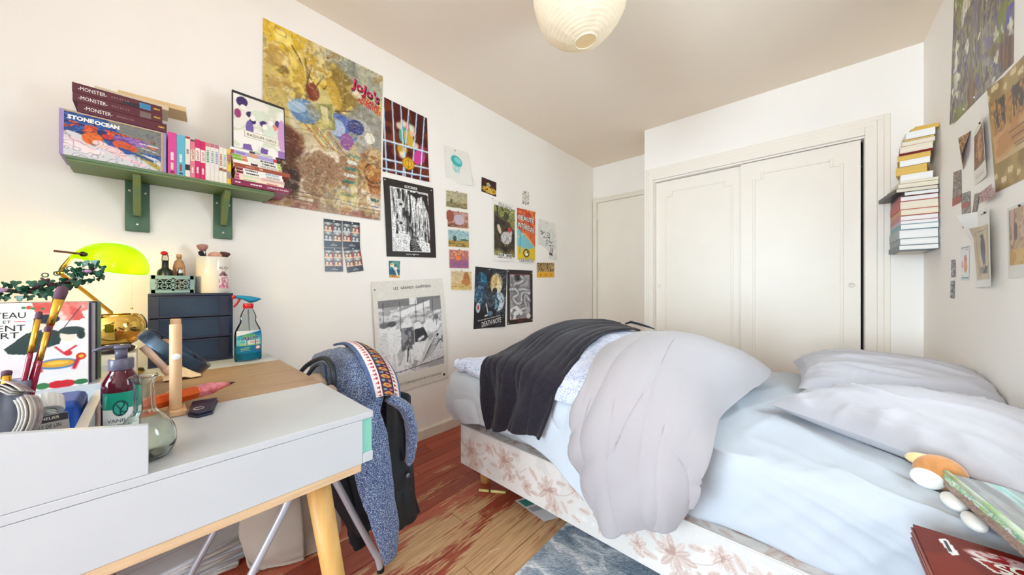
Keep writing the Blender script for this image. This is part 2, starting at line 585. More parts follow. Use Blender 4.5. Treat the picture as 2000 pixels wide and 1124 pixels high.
# wall behind the camera with the window
x0, x1, z0, z1 = WIN
w = MB()
w.box((XL, YN - .3, -.06), (x0, YN, ZC)); w.box((x1, YN - .3, -.06), (XR, YN, ZC))
w.box((x0, YN - .3, -.06), (x1, YN, z0)); w.box((x0, YN - .3, z1), (x1, YN, ZC))
w.build('wall_rear', M_WALL)['kind'] = S
wn = thing('window_1', None, None, ((x0 + x1) / 2, YN - .25, z0), kind=S)
xm = (x0 + x1) / 2
for a, b in (((x0, z0), (x0 + .05, z1)), ((x1 - .05, z0), (x1, z1)), ((x0 + .05, z0), (x1 - .05, z0 + .05)),
             ((x0 + .05, z1 - .05), (x1 - .05, z1)), ((xm - .04, z0 + .05), (xm + .04, z1 - .05))):
    box_obj('window_frame', (a[0], YN - .275, a[1]), (b[0], YN - .225, b[1]), M_WOODW, wn, bevel=.004)
glass_pane = thin_glass('window_glass', 'f4fbff', .1)
box_obj('pane', (x0 + .05, YN - .253, z0 + .05), (xm - .04, YN - .247, z1 - .05), glass_pane, wn)
box_obj('pane', (xm + .04, YN - .253, z0 + .05), (x1 - .05, YN - .247, z1 - .05), glass_pane, wn)

# recess with the room door
box_obj('wall_back', (XL, YB, -.06), (-1.05, YB + .1, ZC), M_WALL, kind=S)
dr = thing('door_1', None, None, (-1.5, YB, 0), kind=S)
box_obj('leaf', (-1.885, YB - .012, .01), (-1.20, YB - .0005, 2.055), M_WOODW, dr, bevel=.002)
for i, z in enumerate((1.86, 1.02, .3)):
    MB().lathe([(.007, 0), (.007, .09)], 10, Matrix.Translation((-1.889, YB - .016, z))).build('hinge', M_TRIM, dr)
tr = thing('trim_1', None, None, (-1.9, YB, 0), kind=S)
box_obj('door_casing', (-1.943, YB - .028, 0), (-1.892, YB - .0005, 2.10), M_TRIM, tr, bevel=.004)
box_obj('door_casing', (-1.892, YB - .028, 2.062), (-1.15, YB - .0005, 2.10), M_TRIM, tr, bevel=.004)
box_obj('door_casing', (-1.948, YB - .020, 2.10), (-1.15, YB - .0005, 2.118), M_TRIM, tr, bevel=.004)
MB().ball((-1.912, YB - .02, 2.125), .011).build('door_stop', M_TRIM, tr, smooth=True)

# wardrobe front: wall above and beside the opening
OX0, OX1, OZ = -1.041, .279, 2.007
w = MB()
w.box((-1.129, YW, -.06), (OX0, YW + .09, ZC)); w.box((OX1, YW, -.06), (XR, YW + .09, ZC)); w.box((OX0, YW, OZ), (OX1, YW + .09, ZC))
w.box((-1.129, YW + .09, -.06), (-1.06, YB, ZC))
w.build('wall_wardrobe', M_WALL)['kind'] = S
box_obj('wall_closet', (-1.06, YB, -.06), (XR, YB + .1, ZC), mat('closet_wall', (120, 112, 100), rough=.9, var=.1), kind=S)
tr = thing('trim_2', None, None, (0, YW, 0), kind=S)
for (inset, wd, pr) in ((0.0, .028, .010), (.028, .030, .016), (.058, .053, .024)):
    # three steps from the outer bead to the opening
    xo0, xo1, zo = -1.129 + .0, .391, 2.128
    l, r_, t = OX0 - .088 + inset * .78, xo1 - inset, zo - inset
    box_obj('casing_step', (xo1 - inset - wd, YW - pr, 0), (xo1 - inset, YW - .0005, t), M_WOODW, tr, bevel=.003)
    box_obj('casing_step', (OX0 - .088 + inset * .78, YW - pr, 0), (OX0 - .088 + (inset + wd) * .78, YW - .0005, t), M_WOODW, tr, bevel=.003)
    box_obj('casing_step', (OX0 - .088 + (inset + wd) * .78, YW - pr, t - wd), (xo1 - inset - wd, YW - .0005, t), M_WOODW, tr, bevel=.003)

def sliding_door(name, xa, xb, yf, pull_x):
    d = thing(name, None, None, ((xa + xb) / 2, yf, 0), kind=S)
    box_obj('leaf', (xa, yf, .012), (xb, yf + .028, OZ - .004), M_WOODW, d, bevel=.002)
    l, r_, t, bt, nx, nz = xa + .085, xb - .088, 1.905, .18, .05, .042
    P = [(l, bt + nz), (l, t - nz), (l + nx, t - nz), (l + nx, t), (r_ - nx, t), (r_ - nx, t - nz), (r_, t - nz), (r_, bt + nz),
         (r_ - nx, bt + nz), (r_ - nx, bt), (l + nx, bt), (l + nx, bt + nz)]
    b = MB()
    for k in range(len(P)):
        (ax, az), (bx, bz) = P[k], P[(k + 1) % len(P)]
        if abs(ax - bx) < 1e-6:
            b.box((ax - .008, yf - .006, min(az, bz) - .008), (ax + .008, yf - .0003, max(az, bz) + .008))
        else:
            b.box((min(ax, bx) + .008, yf - .006, az - .008), (max(ax, bx) - .008, yf - .0003, az + .008))
    b.build('panel_moulding', M_WOODW, d, bevel=.003)
    MB().lathe([(.016, 0), (.017, .003), (.013, .004), (.011, .001), (.001, .001)], 20, Matrix.Translation((pull_x, yf, 1.05)) @ Matrix.Rotation(R(90), 4, 'X'), cap=False).build('finger_pull', M_TRIM, d, smooth=True)
sliding_door('door_2', OX0 + .001, -.36, YW + .046, OX0 + .028)
sliding_door('door_3', -.387, .264, YW + .012, .222)

# clothes hanging inside, glimpsed through the gap
def garment(name, label, x, z0, z1, wd, col, seed):
    u = []
    for zz in np.linspace(z1, z0, 6):
        k = .6 + .4 * (z1 - zz) / (z1 - z0)
        u.append([(x + .03 * math.sin(q * 2.1 + seed), YW + .30 + wd * k * q, zz) for q in (-1, -.5, 0, .5, 1)])
    P = loft(u, 24, 20, lambda U, V: .012 * np.sin(V * 22 + seed + 2 * U))
    tag(MB().grid(P).build(name, mat('cloth_' + name, col, rough=.9, var=.2, scale=14, sheen=.2), smooth=True, solid=.006), label, 'garment', 'clothes in the wardrobe')
garment('hanging_shirt', 'pale yellow shirt hanging inside the wardrobe behind the gap', .20, 1.40, 1.86, .13, (214, 196, 120), 1)
garment('hanging_coat', 'dark coat hanging inside the wardrobe behind the gap', .05, .55, 1.5, .13, (28, 28, 34), 4)
rl = MB().tube([(-1.05, YW + .30, 1.9), (XR, YW + .30, 1.9)], .012).build('clothes_rail', mat('steel', (150, 150, 150), rough=.3, metal=1))
tag(rl, 'metal clothes rail inside the wardrobe', 'rail')

# unseen dark block added past the desk's near end to shade the left wall
M_BLOCKER = mat('blocker_walnut', (84, 58, 42), rough=.5, col2=(62, 42, 30), scale=4, stretch=(10, 10, 1))
box_obj('shade_block', (XL, -1.70, -.06), (-1.21, -.90, ZC), M_BLOCKER, kind=S)

# skirting along the poster wall
bb = MB()
bb.prism([(0, 0), (.016, 0), (.016, .062), (.010, .070), (0, .070)], YB - YN, Matrix.Translation((XL, YB, 0)) @ Matrix.Rotation(R(90), 4, 'X'))
bb.build('baseboard_left', mat('skirting_paint', (226, 221, 206), rough=.45, var=.12, scale=9))['kind'] = S
bb = MB()
bb.prism([(0, 0), (-.016, 0), (-.016, .062), (-.010, .070), (0, .070)], YW - YN, Matrix.Translation((XR, YW, 0)) @ Matrix.Rotation(R(90), 4, 'X'))
bb.build('baseboard_right', MATS['skirting_paint'])['kind'] = S

# round paper lantern
LX, LY, LZ, LR = -.732, 1.252, 2.298, .20
ln = thing('paper_lantern', 'round white ribbed paper lantern hanging from the ceiling', 'lamp', (LX, LY, LZ + LR))
prof = []
nr = 30
th0 = math.asin(.045 / LR)
for i in range(nr * 4 + 1):
    th = th0 + (math.pi - 2 * th0) * i / (nr * 4)
    ph = abs(math.sin(math.pi * i / 4))
    r = LR * (1 - .010 * ph)
    prof.append((r * math.sin(th), -r * math.cos(th)))
M_PAPER = mat('lantern_paper', (250, 240, 218), rough=.85, var=.06, scale=40, bump=.3, bscale=60, subs=.0, trans=0.0)
nt = M_PAPER.node_tree
tb = nt.nodes.new('ShaderNodeBsdfTranslucent'); tb.inputs[0].default_value = (*lin((250, 238, 212)), 1)
ms = nt.nodes.new('ShaderNodeMixShader'); ms.inputs[0].default_value = .35
nt.links.new(nt.nodes['Principled BSDF'].outputs[0], ms.inputs[1]); nt.links.new(tb.outputs[0], ms.inputs[2])
nt.links.new(ms.outputs[0], nt.nodes['Material Output'].inputs[0])
b = MB(); b.lathe(prof, 64, Matrix.Translation((LX, LY, LZ)) @ Euler((R(6), R(-5), 0)).to_matrix().to_4x4(), cap=False)
rs = np.random.RandomState(2)
vv = np.array(b.v); ang = np.arctan2(vv[:, 1] - LY, vv[:, 0] - LX)
d = (fbm(ang * 3 + 9, vv[:, 2] * 22, 5, 3) - .5) * .011
rad = (vv - [LX, LY, LZ]); rad /= np.linalg.norm(rad, axis=1, keepdims=True)
b.v = (vv + rad * d[:, None]).tolist()
b.build('paper_shade', M_PAPER, ln, smooth=True)
T = Matrix.Translation((LX, LY, LZ)) @ Euler((R(6), R(-5), 0)).to_matrix().to_4x4()
ringp = [tuple(T @ Vector((.046 * math.cos(a), .046 * math.sin(a), -LR * math.cos(th0)))) for a in np.linspace(0, 2 * math.pi, 33)]
MB().tube(ringp, .0022, 8).build('wire_hoop', mat('lantern_wire', (235, 228, 205), rough=.4), ln, smooth=True)
MB().tube([(LX, LY, ZC), (LX, LY, LZ + .05)], .003).build('cord', mat('white_cord', (220, 216, 206), rough=.5), ln)
MB().lathe([(.012, 0), (.018, .01), (.018, .05), (.01, .055)], 16, Matrix.Translation((LX, LY, LZ))).build('bulb_socket', MATS['white_cord'], ln, smooth=True)
MB().ball((LX, LY, LZ - .03), .03).build('bulb', mat('frosted_bulb', (240, 238, 230), rough=.3), ln, smooth=True)

# ================================================================== posters and prints
M_WHITEINK = mat('white_ink', (245, 243, 238), rough=.5)
M_BLACKINK = mat('black_ink', (22, 22, 24), rough=.5)
M_PIN = {c: mat('pin_' + n, c2, rough=.3) for c, n, c2 in (('k', 'black', (25, 25, 30)), ('w', 'white', (240, 240, 240)))}
def poster(name, label, cat, wall, q, pr, bulge=None, lift=.0015, pins=(), texts=(), group=None, gloss=False):
    """q: four (y,z) corners on a wall, seen by the viewer: top-left, top-right, bottom-right, bottom-left"""
    if wall == 'L':
        x, n = XL, (1, 0, 0)
    else:
        x, n = XR, (-1, 0, 0)
    f = quad_map(*[(x, y, z) for y, z in q], bulge=bulge, n=n, lift=lift)
    b, c = print_mesh(pr, f)
    o = b.build(name, MGLOSS if gloss else MPRINT, colors=c, smooth=True)
    tag(o, label, cat, group)
    for (u, v, k) in pins:
        p = Vector(f([(u, v)])[0])
        MB().ball((0, 0, .002), .0042, 10, 6, sc=(1, 1, .6)).build('pin', M_PIN[k], o, M=Matrix.Translation(p) @ Matrix.Rotation(R(90 if wall == 'L' else -90), 4, 'Y'), smooth=True)
    for t in texts:
        s, m, cx, cy_, w, h = t[:6]
        kw = t[6] if len(t) > 6 else {}
        lettering(o, s, m, lambda p: f(p, .0007), cx, cy_, w, h, **kw)
    return o
def rw(pts):     # right-wall corners, measured on a plane 11 mm nearer
    k = XR / .511
    return [(y * k, 1.03 + (z - 1.03) * k) for y, z in pts]

# --- large collage poster: figures left out, colours and swirls kept
p = Print(150, 220, (196, 186, 140), .66)
p.blot([(146, 150, 138), (180, 180, 156), (214, 196, 124), (222, 214, 178), (200, 176, 100)], 3.2, 1, 1, .8)
p.blot([(190, 158, 122), (222, 204, 172), (206, 178, 146), (234, 222, 198), (164, 128, 98)], 5.5, 6, mask=(p.V - .52 + .25 * (p.noise(4, 3) - .5)) * 7)
p.ell(.13, .07, .15, .075, (226, 188, 60), soft=.9); p.ell(.14, .06, .05, .03, (250, 226, 120), soft=.6)
p.blot([(196, 160, 58), (228, 200, 96), (146, 120, 56)], 7, 8, mask=(1.25 - np.hypot((p.U - .42) / .3, (p.V - .24) / .16)) * 4)
for k in range(9):
    a = k * .7; p.line([(.20 + .05 * k, .08 + .02 * k), (.32 + .05 * math.cos(a), .25 + .03 * k), (.5 + .04 * k, .34 + .03 * math.sin(a))], .004, [(96, 70, 40), (232, 214, 150), (120, 96, 48)][k % 3])
p.ell(.86, .42, .19, .13, (150, 150, 140), soft=.3); p.ell(.80, .44, .10, .08, (184, 184, 176), -30); p.ell(.88, .46, .05, .035, (238, 236, 224))
p.ell(.76, .19, .045, .045, (226, 222, 200), 40); p.ell(.92, .16, .06, .03, (170, 176, 160), 20)
p.ell(.30, .43, .11, .065, (96, 134, 178), -15); p.ell(.24, .42, .07, .03, (160, 190, 214), -15); p.ell(.62, .45, .14, .075, (82, 108, 176), 20)
p.ell(.56, .46, .08, .05, (170, 190, 222), 35); p.ell(.74, .42, .08, .045, (56, 66, 130), -30); p.ell(.66, .53, .06, .05, (140, 84, 150), 0)
p.ell(.45, .33, .10, .07, (206, 190, 120), 60); p.ell(.36, .30, .05, .05, (130, 60, 36), 0); p.ell(.54, .26, .05, .09, (196, 160, 60), -20)
p.poly([(.38, .36), (.52, .33), (.56, .48), (.46, .50)], (150, 150, 90)); p.poly([(.42, .36), (.48, .36), (.5, .46), (.45, .47)], (214, 206, 160))
for k in range(7):
    p.line([(.30 + .03 * k, .50), (.44 + .03 * k, .60), (.72 + .02 * k, .62 + .01 * k)], .0035, [(180, 90, 70), (230, 210, 120), (120, 140, 110)][k % 3])
for k in range(8):      # striped bands running down the lower half
    v0 = .60 + k * .043
    p.poly([(.68 - .012 * k, v0), (.80 - .010 * k, v0 + .004), (.79 - .010 * k, v0 + .024), (.67 - .012 * k, v0 + .02)], (224, 226, 220) if k % 2 else (74, 128, 116))
    p.poly([(.82 + .012 * k, v0), (.93 + .008 * k, v0 + .004), (.94 + .008 * k, v0 + .024), (.83 + .012 * k, v0 + .02)], (214, 216, 222) if k % 2 else (70, 110, 112))
p.blot([(110, 60, 44), (150, 92, 60), (90, 48, 40)], 6, 12, mask=(1.2 - np.hypot((p.U - .16) / .13, (p.V - .64) / .09)) * 4)
p.blot([(74, 44, 36), (112, 70, 44)], 5, 13, mask=(1.2 - np.hypot((p.U - .16) / .10, (p.V - .84) / .14)) * 4)
p.blot([(176, 110, 60), (206, 150, 90), (140, 70, 50)], 9, 14, mask=(1.1 - np.hypot((p.U - .93) / .16, (p.V - .68) / .16)) * 4)
p.ring(.92, .68, .10, .008, (120, 70, 40)); p.ring(.93, .69, .065, .006, (90, 60, 40))
for k in range(4):
    p.line([(.05, .90 + .024 * k), (.35, .905 + .024 * k), (.98, .915 + .024 * k)], .0025, (92, 52, 44))
p.blot([(150, 92, 80), (176, 116, 96), (120, 70, 66)], 9, 15, mask=(p.V - .945) * 40, al=.8)
p.line([(.3, .92), (.75, .935)], .006, (188, 160, 120))
p.contour(9, 301, 6, (120, 96, 66), .06, al=.45); p.contour(16, 305, 5, (232, 220, 180), .06, al=.45); p.contour(20, 309, 6, (84, 60, 44), .06, mask=(p.V - .5) * 5, al=.5)
p.blot([(214, 196, 120), (150, 146, 120), (226, 214, 176), (176, 140, 80)], 16, 311, mask=(p.noise(7, 313) > .56).astype(float), al=.55)
p.grain(.14, 40)
M_PINKINK = mat('pink_ink', (226, 32, 104), rough=.4)
M_REDINK = mat('red_ink', (204, 34, 40), rough=.4)
kw = dict(bold=.03, ang=9)
poster('large_poster', 'large colourful collage poster, biggest sheet on the wall beside the green shelf', 'poster', 'L',
       [(.368, 2.335), (.966, 2.338), (.949, 1.445), (.366, 1.44)], p, lambda u, v: .004 * np.sin(3 * v + 2 * u) ** 2,
       pins=[(.30, .075, 'w'), (.33, .115, 'w'), (.48, .055, 'k')], gloss=True,
       texts=[('JoJo\'s', M_BLACKINK, .838, .168, .285, .092, kw), ('JoJo\'s', M_PINKINK, .832, .164, .28, .088, kw),
              ('BIZARRE', M_REDINK, .885, .222, .18, .028, kw), ('ADVENTURE', M_REDINK, .870, .250, .24, .030, kw)])

# --- barred poster
p = Print(70, 100, (92, 30, 16), .70)
p.blot([(80, 20, 12), (112, 44, 18), (70, 16, 12)], 3, 2); p.rect(0, .47, 1, .62, (120, 50, 20), .6)
p.ell(.48, .36, .13, .16, (84, 168, 150), 20); p.ell(.55, .44, .10, .12, (206, 170, 60), -20); p.ell(.50, .26, .06, .05, (214, 120, 110)); p.ell(.62, .33, .06, .05, (226, 190, 160))
p.ell(.78, .66, .12, .12, (206, 60, 150), 30); p.ell(.40, .62, .10, .08, (196, 160, 40), 10); p.ell(.86, .55, .05, .1, (190, 50, 130))
for x, y in ((.33, .30), (.62, .26), (.42, .24), (.70, .50), (.40, .70)): p.ell(x, y, .045, .032, (250, 240, 220), soft=1.0, al=.8)
for k in range(6):
    x0_ = -.02 + .19 * k
    p.line([(x0_, 0), (x0_ + (.10 if k < 3 else -.14), 1)], .010, (220, 238, 250)); p.line([(x0_ + .012, 0), (x0_ + .012 + (.10 if k < 3 else -.14), 1)], .004, (90, 140, 190))
for y in (.575, .83, .96): p.line([(0, y), (1, y - .04)], .012, (226, 240, 250)); p.line([(0, y + .014), (1, y - .026)], .004, (90, 140, 190))
p.ell(.53, .80, .13, .085, (196, 140, 20)); p.ell(.53, .80, .10, .066, (234, 186, 50)); p.ring(.53, .80, .05, .006, (150, 96, 10)); p.line([(.53, .74), (.53, .86)], .006, (150, 96, 10))
poster('barred_poster', 'brown poster with white cage bars and a gold medallion', 'poster', 'L',
       [(.977, 2.215), (1.286, 2.203), (1.30, 1.765), (.967, 1.752)], p, lambda u, v: .008 * (u * v) ** 4, gloss=True)

# --- black framed ink drawing
def ink_sheet(w, h, asp, seed, inner=(.11, .10, .89, .90)):
    p = Print(w, h, (42, 36, 34), asp)
    p.rect(*inner, (236, 236, 234))
    m = p.inside(inner[0] + .02, inner[1] + .01, inner[2] - .01, inner[3] - .01)
    return p, m
p, m = ink_sheet(84, 118, .76, 1, (.11, .10, .88, .93))
p.blot([(40, 40, 42), (170, 170, 170), (236, 236, 236), (250, 250, 250)], 5, 21, 9, .8, mask=m * (p.V < .86))
p.rect(.16, .70, .44, .88, (242, 242, 242)); p.rect(.19, .74, .30, .86, (252, 252, 252)); p.ring(.245, .80, .02, .004, (60, 60, 60)); p.ring(.36, .80, .02, .004, (60, 60, 60))
p.poly([(.44, .12), (.86, .12), (.86, .40), (.74, .16), (.60, .20)], (34, 28, 28))
for k in range(26):      # curtains of fine lines
    x = .46 + .015 * k
    p.line([(x, .22 + .006 * k), (x + .01 * math.sin(k), .52), (x + .02, .72)], .0022, (50, 50, 52) if k % 2 else (240, 240, 240))
for k in range(12):
    p.line([(.20 + .022 * k, .13), (.19 + .022 * k, .40), (.21 + .02 * k, .66)], .002, (70, 70, 72))
p.ell(.29, .30, .09, .05, (222, 222, 222), 25); p.ell(.30, .31, .03, .018, (30, 30, 30)); p.ell(.28, .55, .08, .045, (226, 226, 226), 25); p.ell(.29, .555, .03, .016, (40, 40, 40))
p.poly([(.46, .74), (.62, .72), (.70, .92), (.44, .92)], (30, 28, 30)); p.poly([(.58, .76), (.86, .80), (.86, .92), (.70, .92)], (244, 244, 244))
for k in range(7): p.line([(.46 + .02 * k, .74), (.52 + .03 * k, .92)], .0025, (225, 225, 225))
p.line([(.885, .10), (.885, .92)], .003, (150, 30, 30))
p.contour(10, 331, 9, (40, 40, 42), .10, mask=m, al=.5); p.grain(.06)
poster('ink_drawing_poster', 'black bordered poster of a fine black ink drawing, hung under the barred poster', 'poster', 'L',
       [(.969, 1.718), (1.336, 1.731), (1.358, 1.244), (.993, 1.227)], p, lambda u, v: .006 * np.sin(3.1 * v) * (1 - u) + .004 * u * v,
       pins=[(.03, .03, 'w'), (.95, .04, 'w'), (.52, .97, 'w')],
       texts=[('GLYCERIDE', M_WHITEINK, .52, .062, .26, .034, dict(bold=.02)), ('Junji Ito Collection', M_WHITEINK, .5, .965, .26, .026, {})])

# --- jellyfish
p = Print(60, 70, (232, 230, 222), .85)
p.ell(.45, .36, .22, .14, (60, 176, 178), 20); p.ell(.50, .34, .14, .07, (130, 208, 206), 20)
for k in range(6): p.line([(.30 + .06 * k, .42 + .02 * k), (.28 + .05 * k, .56), (.36 + .03 * k, .66 + .02 * (k % 3))], .010, (70, 180, 184), .8)
poster('jellyfish_sheet', 'white sheet with a teal watercolour jellyfish pinned to the wall', 'drawing', 'L',
       [(1.431, 2.066), (1.652, 2.077), (1.690, 1.829), (1.447, 1.803)], p, lambda u, v: .022 * (u * v) ** 3 + .004 * np.sin(4 * v), pins=[(.42, .07, 'k')])

# --- five painting cards in a column
G5 = 'column of landscape postcards'
def card(cols, seed, border=True, extra=None, sx=1.0):
    p = Print(64, 44, (236, 230, 214), 1.4)
    m = p.inside(.035, .05, .965, .95) if border else np.ones(p.U.shape)
    extra(p) if extra else None
    p.blot(cols, 7, seed, sx, 1.6, mask=m)
    return p
q5 = [[(1.439, 1.748), (1.652, 1.765), (1.652, 1.629), (1.439, 1.616)], [(1.447, 1.605), (1.661, 1.619), (1.664, 1.483), (1.453, 1.471)],
      [(1.456, 1.465), (1.668, 1.476), (1.668, 1.335), (1.46, 1.327)], [(1.466, 1.320), (1.666, 1.328), (1.666, 1.173), (1.470, 1.169)],
      [(1.484, 1.166), (1.696, 1.164), (1.696, 1.006), (1.484, 1.010)]]
def land(sky, ground, hz, blob=None, seed=1):
    p = Print(64, 44, (236, 230, 214), 1.4)
    m = p.inside(.035, .05, .965, .95)
    p.blot(sky, 8, seed, 1, 2, mask=m)
    p.blot(ground, 8, seed + 3, .6, 2.4, mask=m * np.clip((p.V - hz + .06 * (p.noise(6, 5) - .5)) * 20, 0, 1))
    for b in blob or []: p.ell(*b)
    return p.grain(.10, 30)
cards = [
    (land([(176, 166, 130), (200, 186, 150), (150, 150, 120)], [(140, 124, 84), (166, 150, 110), (110, 104, 76)], .62, [(.25, .6, .05, .12, (96, 100, 66))], 31), 'landscape postcard of pale riverside trees, topmost of its column'),
    (land([(190, 130, 110), (200, 170, 168), (160, 100, 84)], [(150, 90, 70), (190, 140, 110), (120, 70, 60)], .7, [(.55, .5, .22, .28, (196, 178, 190)), (.15, .35, .16, .3, (150, 84, 64))], 35), 'pinkish postcard of hazy arches, second in its column'),
    (land([(150, 186, 196), (190, 206, 196), (120, 164, 180)], [(170, 130, 60), (196, 160, 84), (120, 110, 50)], .58, [(.32, .50, .07, .16, (60, 84, 60)), (.75, .55, .2, .05, (84, 104, 74))], 39), 'postcard of a field under blue sky, middle of its column'),
    (land([(196, 110, 96), (150, 96, 140), (226, 150, 90)], [(120, 92, 150), (190, 100, 90), (150, 90, 140)], .5, [(.45, .45, .12, .10, (236, 130, 60))], 43), 'violet and orange sunset postcard, fourth in its column'),
    (land([(226, 200, 140), (214, 190, 150), (200, 176, 140)], [(206, 180, 110), (220, 196, 130), (190, 150, 90)], .62, [(.72, .42, .14, .32, (170, 110, 66)), (.70, .56, .2, .14, (190, 126, 70))], 47), 'sandy postcard of a haystack shaped hill, bottom of its column')]
for (pr, lb), q in zip(cards, q5):
    poster('postcard', lb, 'postcard', 'L', q, pr, lambda u, v: .003 * u * v, pins=[(.5, .03, 'k')], group=G5)

# --- small dark photo, tiny line drawing
p = Print(40, 36, (52, 10, 18), 1.4)
p.blot([(60, 8, 20), (34, 6, 14)], 3, 2); p.blot([(236, 190, 40), (150, 90, 20), (240, 226, 90), (110, 40, 20)], 14, 3, mask=(1.2 - np.hypot((p.U - .55) / .5, (p.V - .72) / .22)) * 4); p.poly([(.3, .3), (.48, .22), (.62, .42), (.4, .5)], (210, 190, 90)); p.ell(.45, .38, .05, .06, (70, 150, 180))
poster('dark_photo', 'small dark photo of golden lights pinned above the rooster poster', 'photo', 'L', [(1.796, 1.927), (1.965, 1.921), (1.962, 1.799), (1.793, 1.810)], p, gloss=True)
p = Print(30, 38, (226, 222, 212), .8)
p.blot([(226, 222, 212), (226, 222, 212), (226, 222, 212), (130, 126, 120)], 12, 8)
p.line([(0, .5), (1, .5)], .008, (150, 146, 140))
poster('tiny_line_drawing', 'tiny pale sheet of pencil line drawing pinned above the orange and blue poster', 'drawing', 'L', [(2.304, 1.930), (2.402, 1.935), (2.402, 1.810), (2.304, 1.805)], p, pins=[(.5, .06, 'k')])

# --- rooster poster
M_OUT = M_BLACKINK
p = Print(60, 110, (236, 233, 226), .56)
m = p.inside(.06, .085, .97, .915)
p.blot([(44, 34, 28), (72, 58, 40), (56, 46, 34), (34, 28, 24)], 7, 51, mask=m)
p.blot([(136, 140, 70), (90, 104, 50), (190, 186, 120), (60, 70, 36)], 16, 52, mask=m * np.clip((.36 - p.V + .3 * (p.U - .5) + .3 * (p.noise(6, 4) - .5)) * 9, 0, 1))
p.blot([(150, 140, 80), (84, 96, 44), (196, 186, 110), (50, 50, 30)], 18, 54, mask=m * np.clip((p.V - .78 + .3 * (p.noise(6, 7) - .5)) * 9, 0, 1))
p.ell(.58, .60, .24, .10, (186, 182, 178), -15); p.blot([(206, 202, 200), (130, 126, 124), (236, 234, 232)], 26, 55, mask=(1.1 - np.hypot((p.U - .58) / .24, (p.V - .60) / .10)) * 5)
p.ell(.74, .51, .09, .06, (196, 190, 186), 60); p.ell(.72, .455, .07, .045, (196, 60, 56), 0); p.ell(.27, .47, .06, .08, (210, 196, 170), -25)
p.line([(.52, .68), (.50, .745)], .008, (170, 140, 90)); p.line([(.62, .68), (.62, .75)], .008, (170, 140, 90))
def meme(s, cx, cy_, w, h, ang=0):
    return [(s, M_BLACKINK, cx + dx, cy_ + dy, w, h, dict(bold=.012, ang=ang)) for dx, dy in ((-.012, 0), (.012, 0), (0, -.0065), (0, .0065), (.009, .005), (-.009, -.005))] + [(s, M_WHITEINK, cx, cy_, w, h, dict(bold=.012, ang=ang))]
def with_lift(o):      # second layer of outlined lettering sits a hair higher
    ls = [c for c in o.children if c.name.startswith('lettering')]
    for c in ls:
        if c.data.materials[0] is M_WHITEINK: c.location.x += .0008
    return o
with_lift(poster('rooster_poster', 'poster of a grey rooster in undergrowth with bold white capitals above and below', 'poster', 'L', [(1.916, 1.776), (2.204, 1.772), (2.204, 1.260), (1.922, 1.262)], p,
       lambda u, v: .006 * np.sin(3.1 * u), pins=[(.01, .0, 'k')], texts=meme("J'AI PAS", .52, .085, .56, .085, 3) + meme('LES MOTS', .52, .905, .62, .075, 0)))

# --- orange / blue / yellow poster
p = Print(60, 110, (236, 233, 226), .55)
m = p.inside(.05, .02, .98, .95)
p.blot([(206, 80, 44), (226, 130, 60), (190, 60, 40), (220, 110, 56)], 5, 61, 1.2, .7, mask=m)
sw = p.V - (.36 + .34 * p.U)
p.put(m * (sw > 0), (126, 190, 196)); p.put(m * ((p.V - (.68 + .06 * np.sin(3 * p.U))) > 0), (222, 190, 44))
p.line([(.05, .55), (.4, .46), (.97, .72)], .01, (230, 200, 120)); p.line([(.2, .42), (.16, .82)], .014, (90, 160, 190))
p.ell(.48, .82, .15, .072, (30, 30, 32)); p.ell(.48, .82, .105, .05, (226, 196, 60)); p.ell(.50, .83, .06, .035, (240, 240, 236)); p.ell(.53, .80, .03, .02, (30, 30, 32), 40)
o = poster('orange_blue_poster', 'poster with wavy orange, blue and yellow areas and hand lettered white words', 'poster', 'L', [(2.215, 1.767), (2.502, 1.776), (2.502, 1.265), (2.222, 1.261)], p,
       lambda u, v: .006 * np.sin(3.1 * u), pins=[(.98, .04, 'k')],
       texts=meme('BEAUTÉ', .50, .183, .78, .112, 2) + meme('INTÉRIEURE', .50, .340, .84, .114, 5) + meme('BIEN-ÊTRE', .5, .945, .70, .065))
with_lift(o)

# --- hand lettered sheet with a reclining figure
p = Print(60, 76, (224, 224, 218), .8)
p.blot([(224, 224, 218), (214, 216, 212), (230, 228, 222)], 3, 3)
p.blot([(224, 224, 218), (224, 224, 218), (90, 90, 88)], 20, 4, 1, 1.6, mask=p.inside(.08, .28, .62, .48), al=.75); p.blot([(224, 224, 218), (224, 224, 218), (100, 100, 96)], 20, 6, 1, 1.6, mask=p.inside(.40, .50, .84, .66), al=.7)
p.line([(.22, .82), (.55, .86), (.74, .88)], .028, (70, 46, 44)); p.ell(.16, .80, .06, .045, (60, 40, 40)); p.ell(.44, .80, .09, .05, (196, 150, 150)); p.ell(.34, .84, .05, .035, (180, 50, 70)); p.line([(.72, .88), (.80, .70)], .014, (60, 44, 44)); p.line([(.66, .86), (.70, .70)], .012, (60, 44, 44))
poster('lettered_sheet', 'white crumpled sheet with loose handwriting and a small reclining figure', 'drawing', 'L', [(2.558, 1.710), (2.833, 1.701), (2.862, 1.323), (2.537, 1.338)], p, lambda u, v: .012 * (u * v) ** 2 + .005 * np.sin(5 * v), pins=[(.4, .07, 'k')])

# --- yellow sheet with rows of little pictures
p = Print(60, 32, (226, 168, 40), 1.9)
p.blot([(40, 30, 26), (196, 150, 60), (90, 70, 56), (210, 190, 150)], 20, 71, mask=(p.V < .62).astype(float))
for k in range(3): p.ell(.2 + .3 * k, .83, .02, .06, (80, 50, 20))
for k in (1, 2): p.line([(k / 3, 0), (k / 3, .62)], .012, (226, 168, 40))
p.line([(0, .30), (1, .30)], .012, (226, 168, 40))
poster('yellow_picture_card', 'yellow card with rows of tiny pictures pinned below the handwritten sheet', 'card', 'L', [(2.523, 1.276), (2.818, 1.292), (2.818, 1.140), (2.523, 1.131)], p)

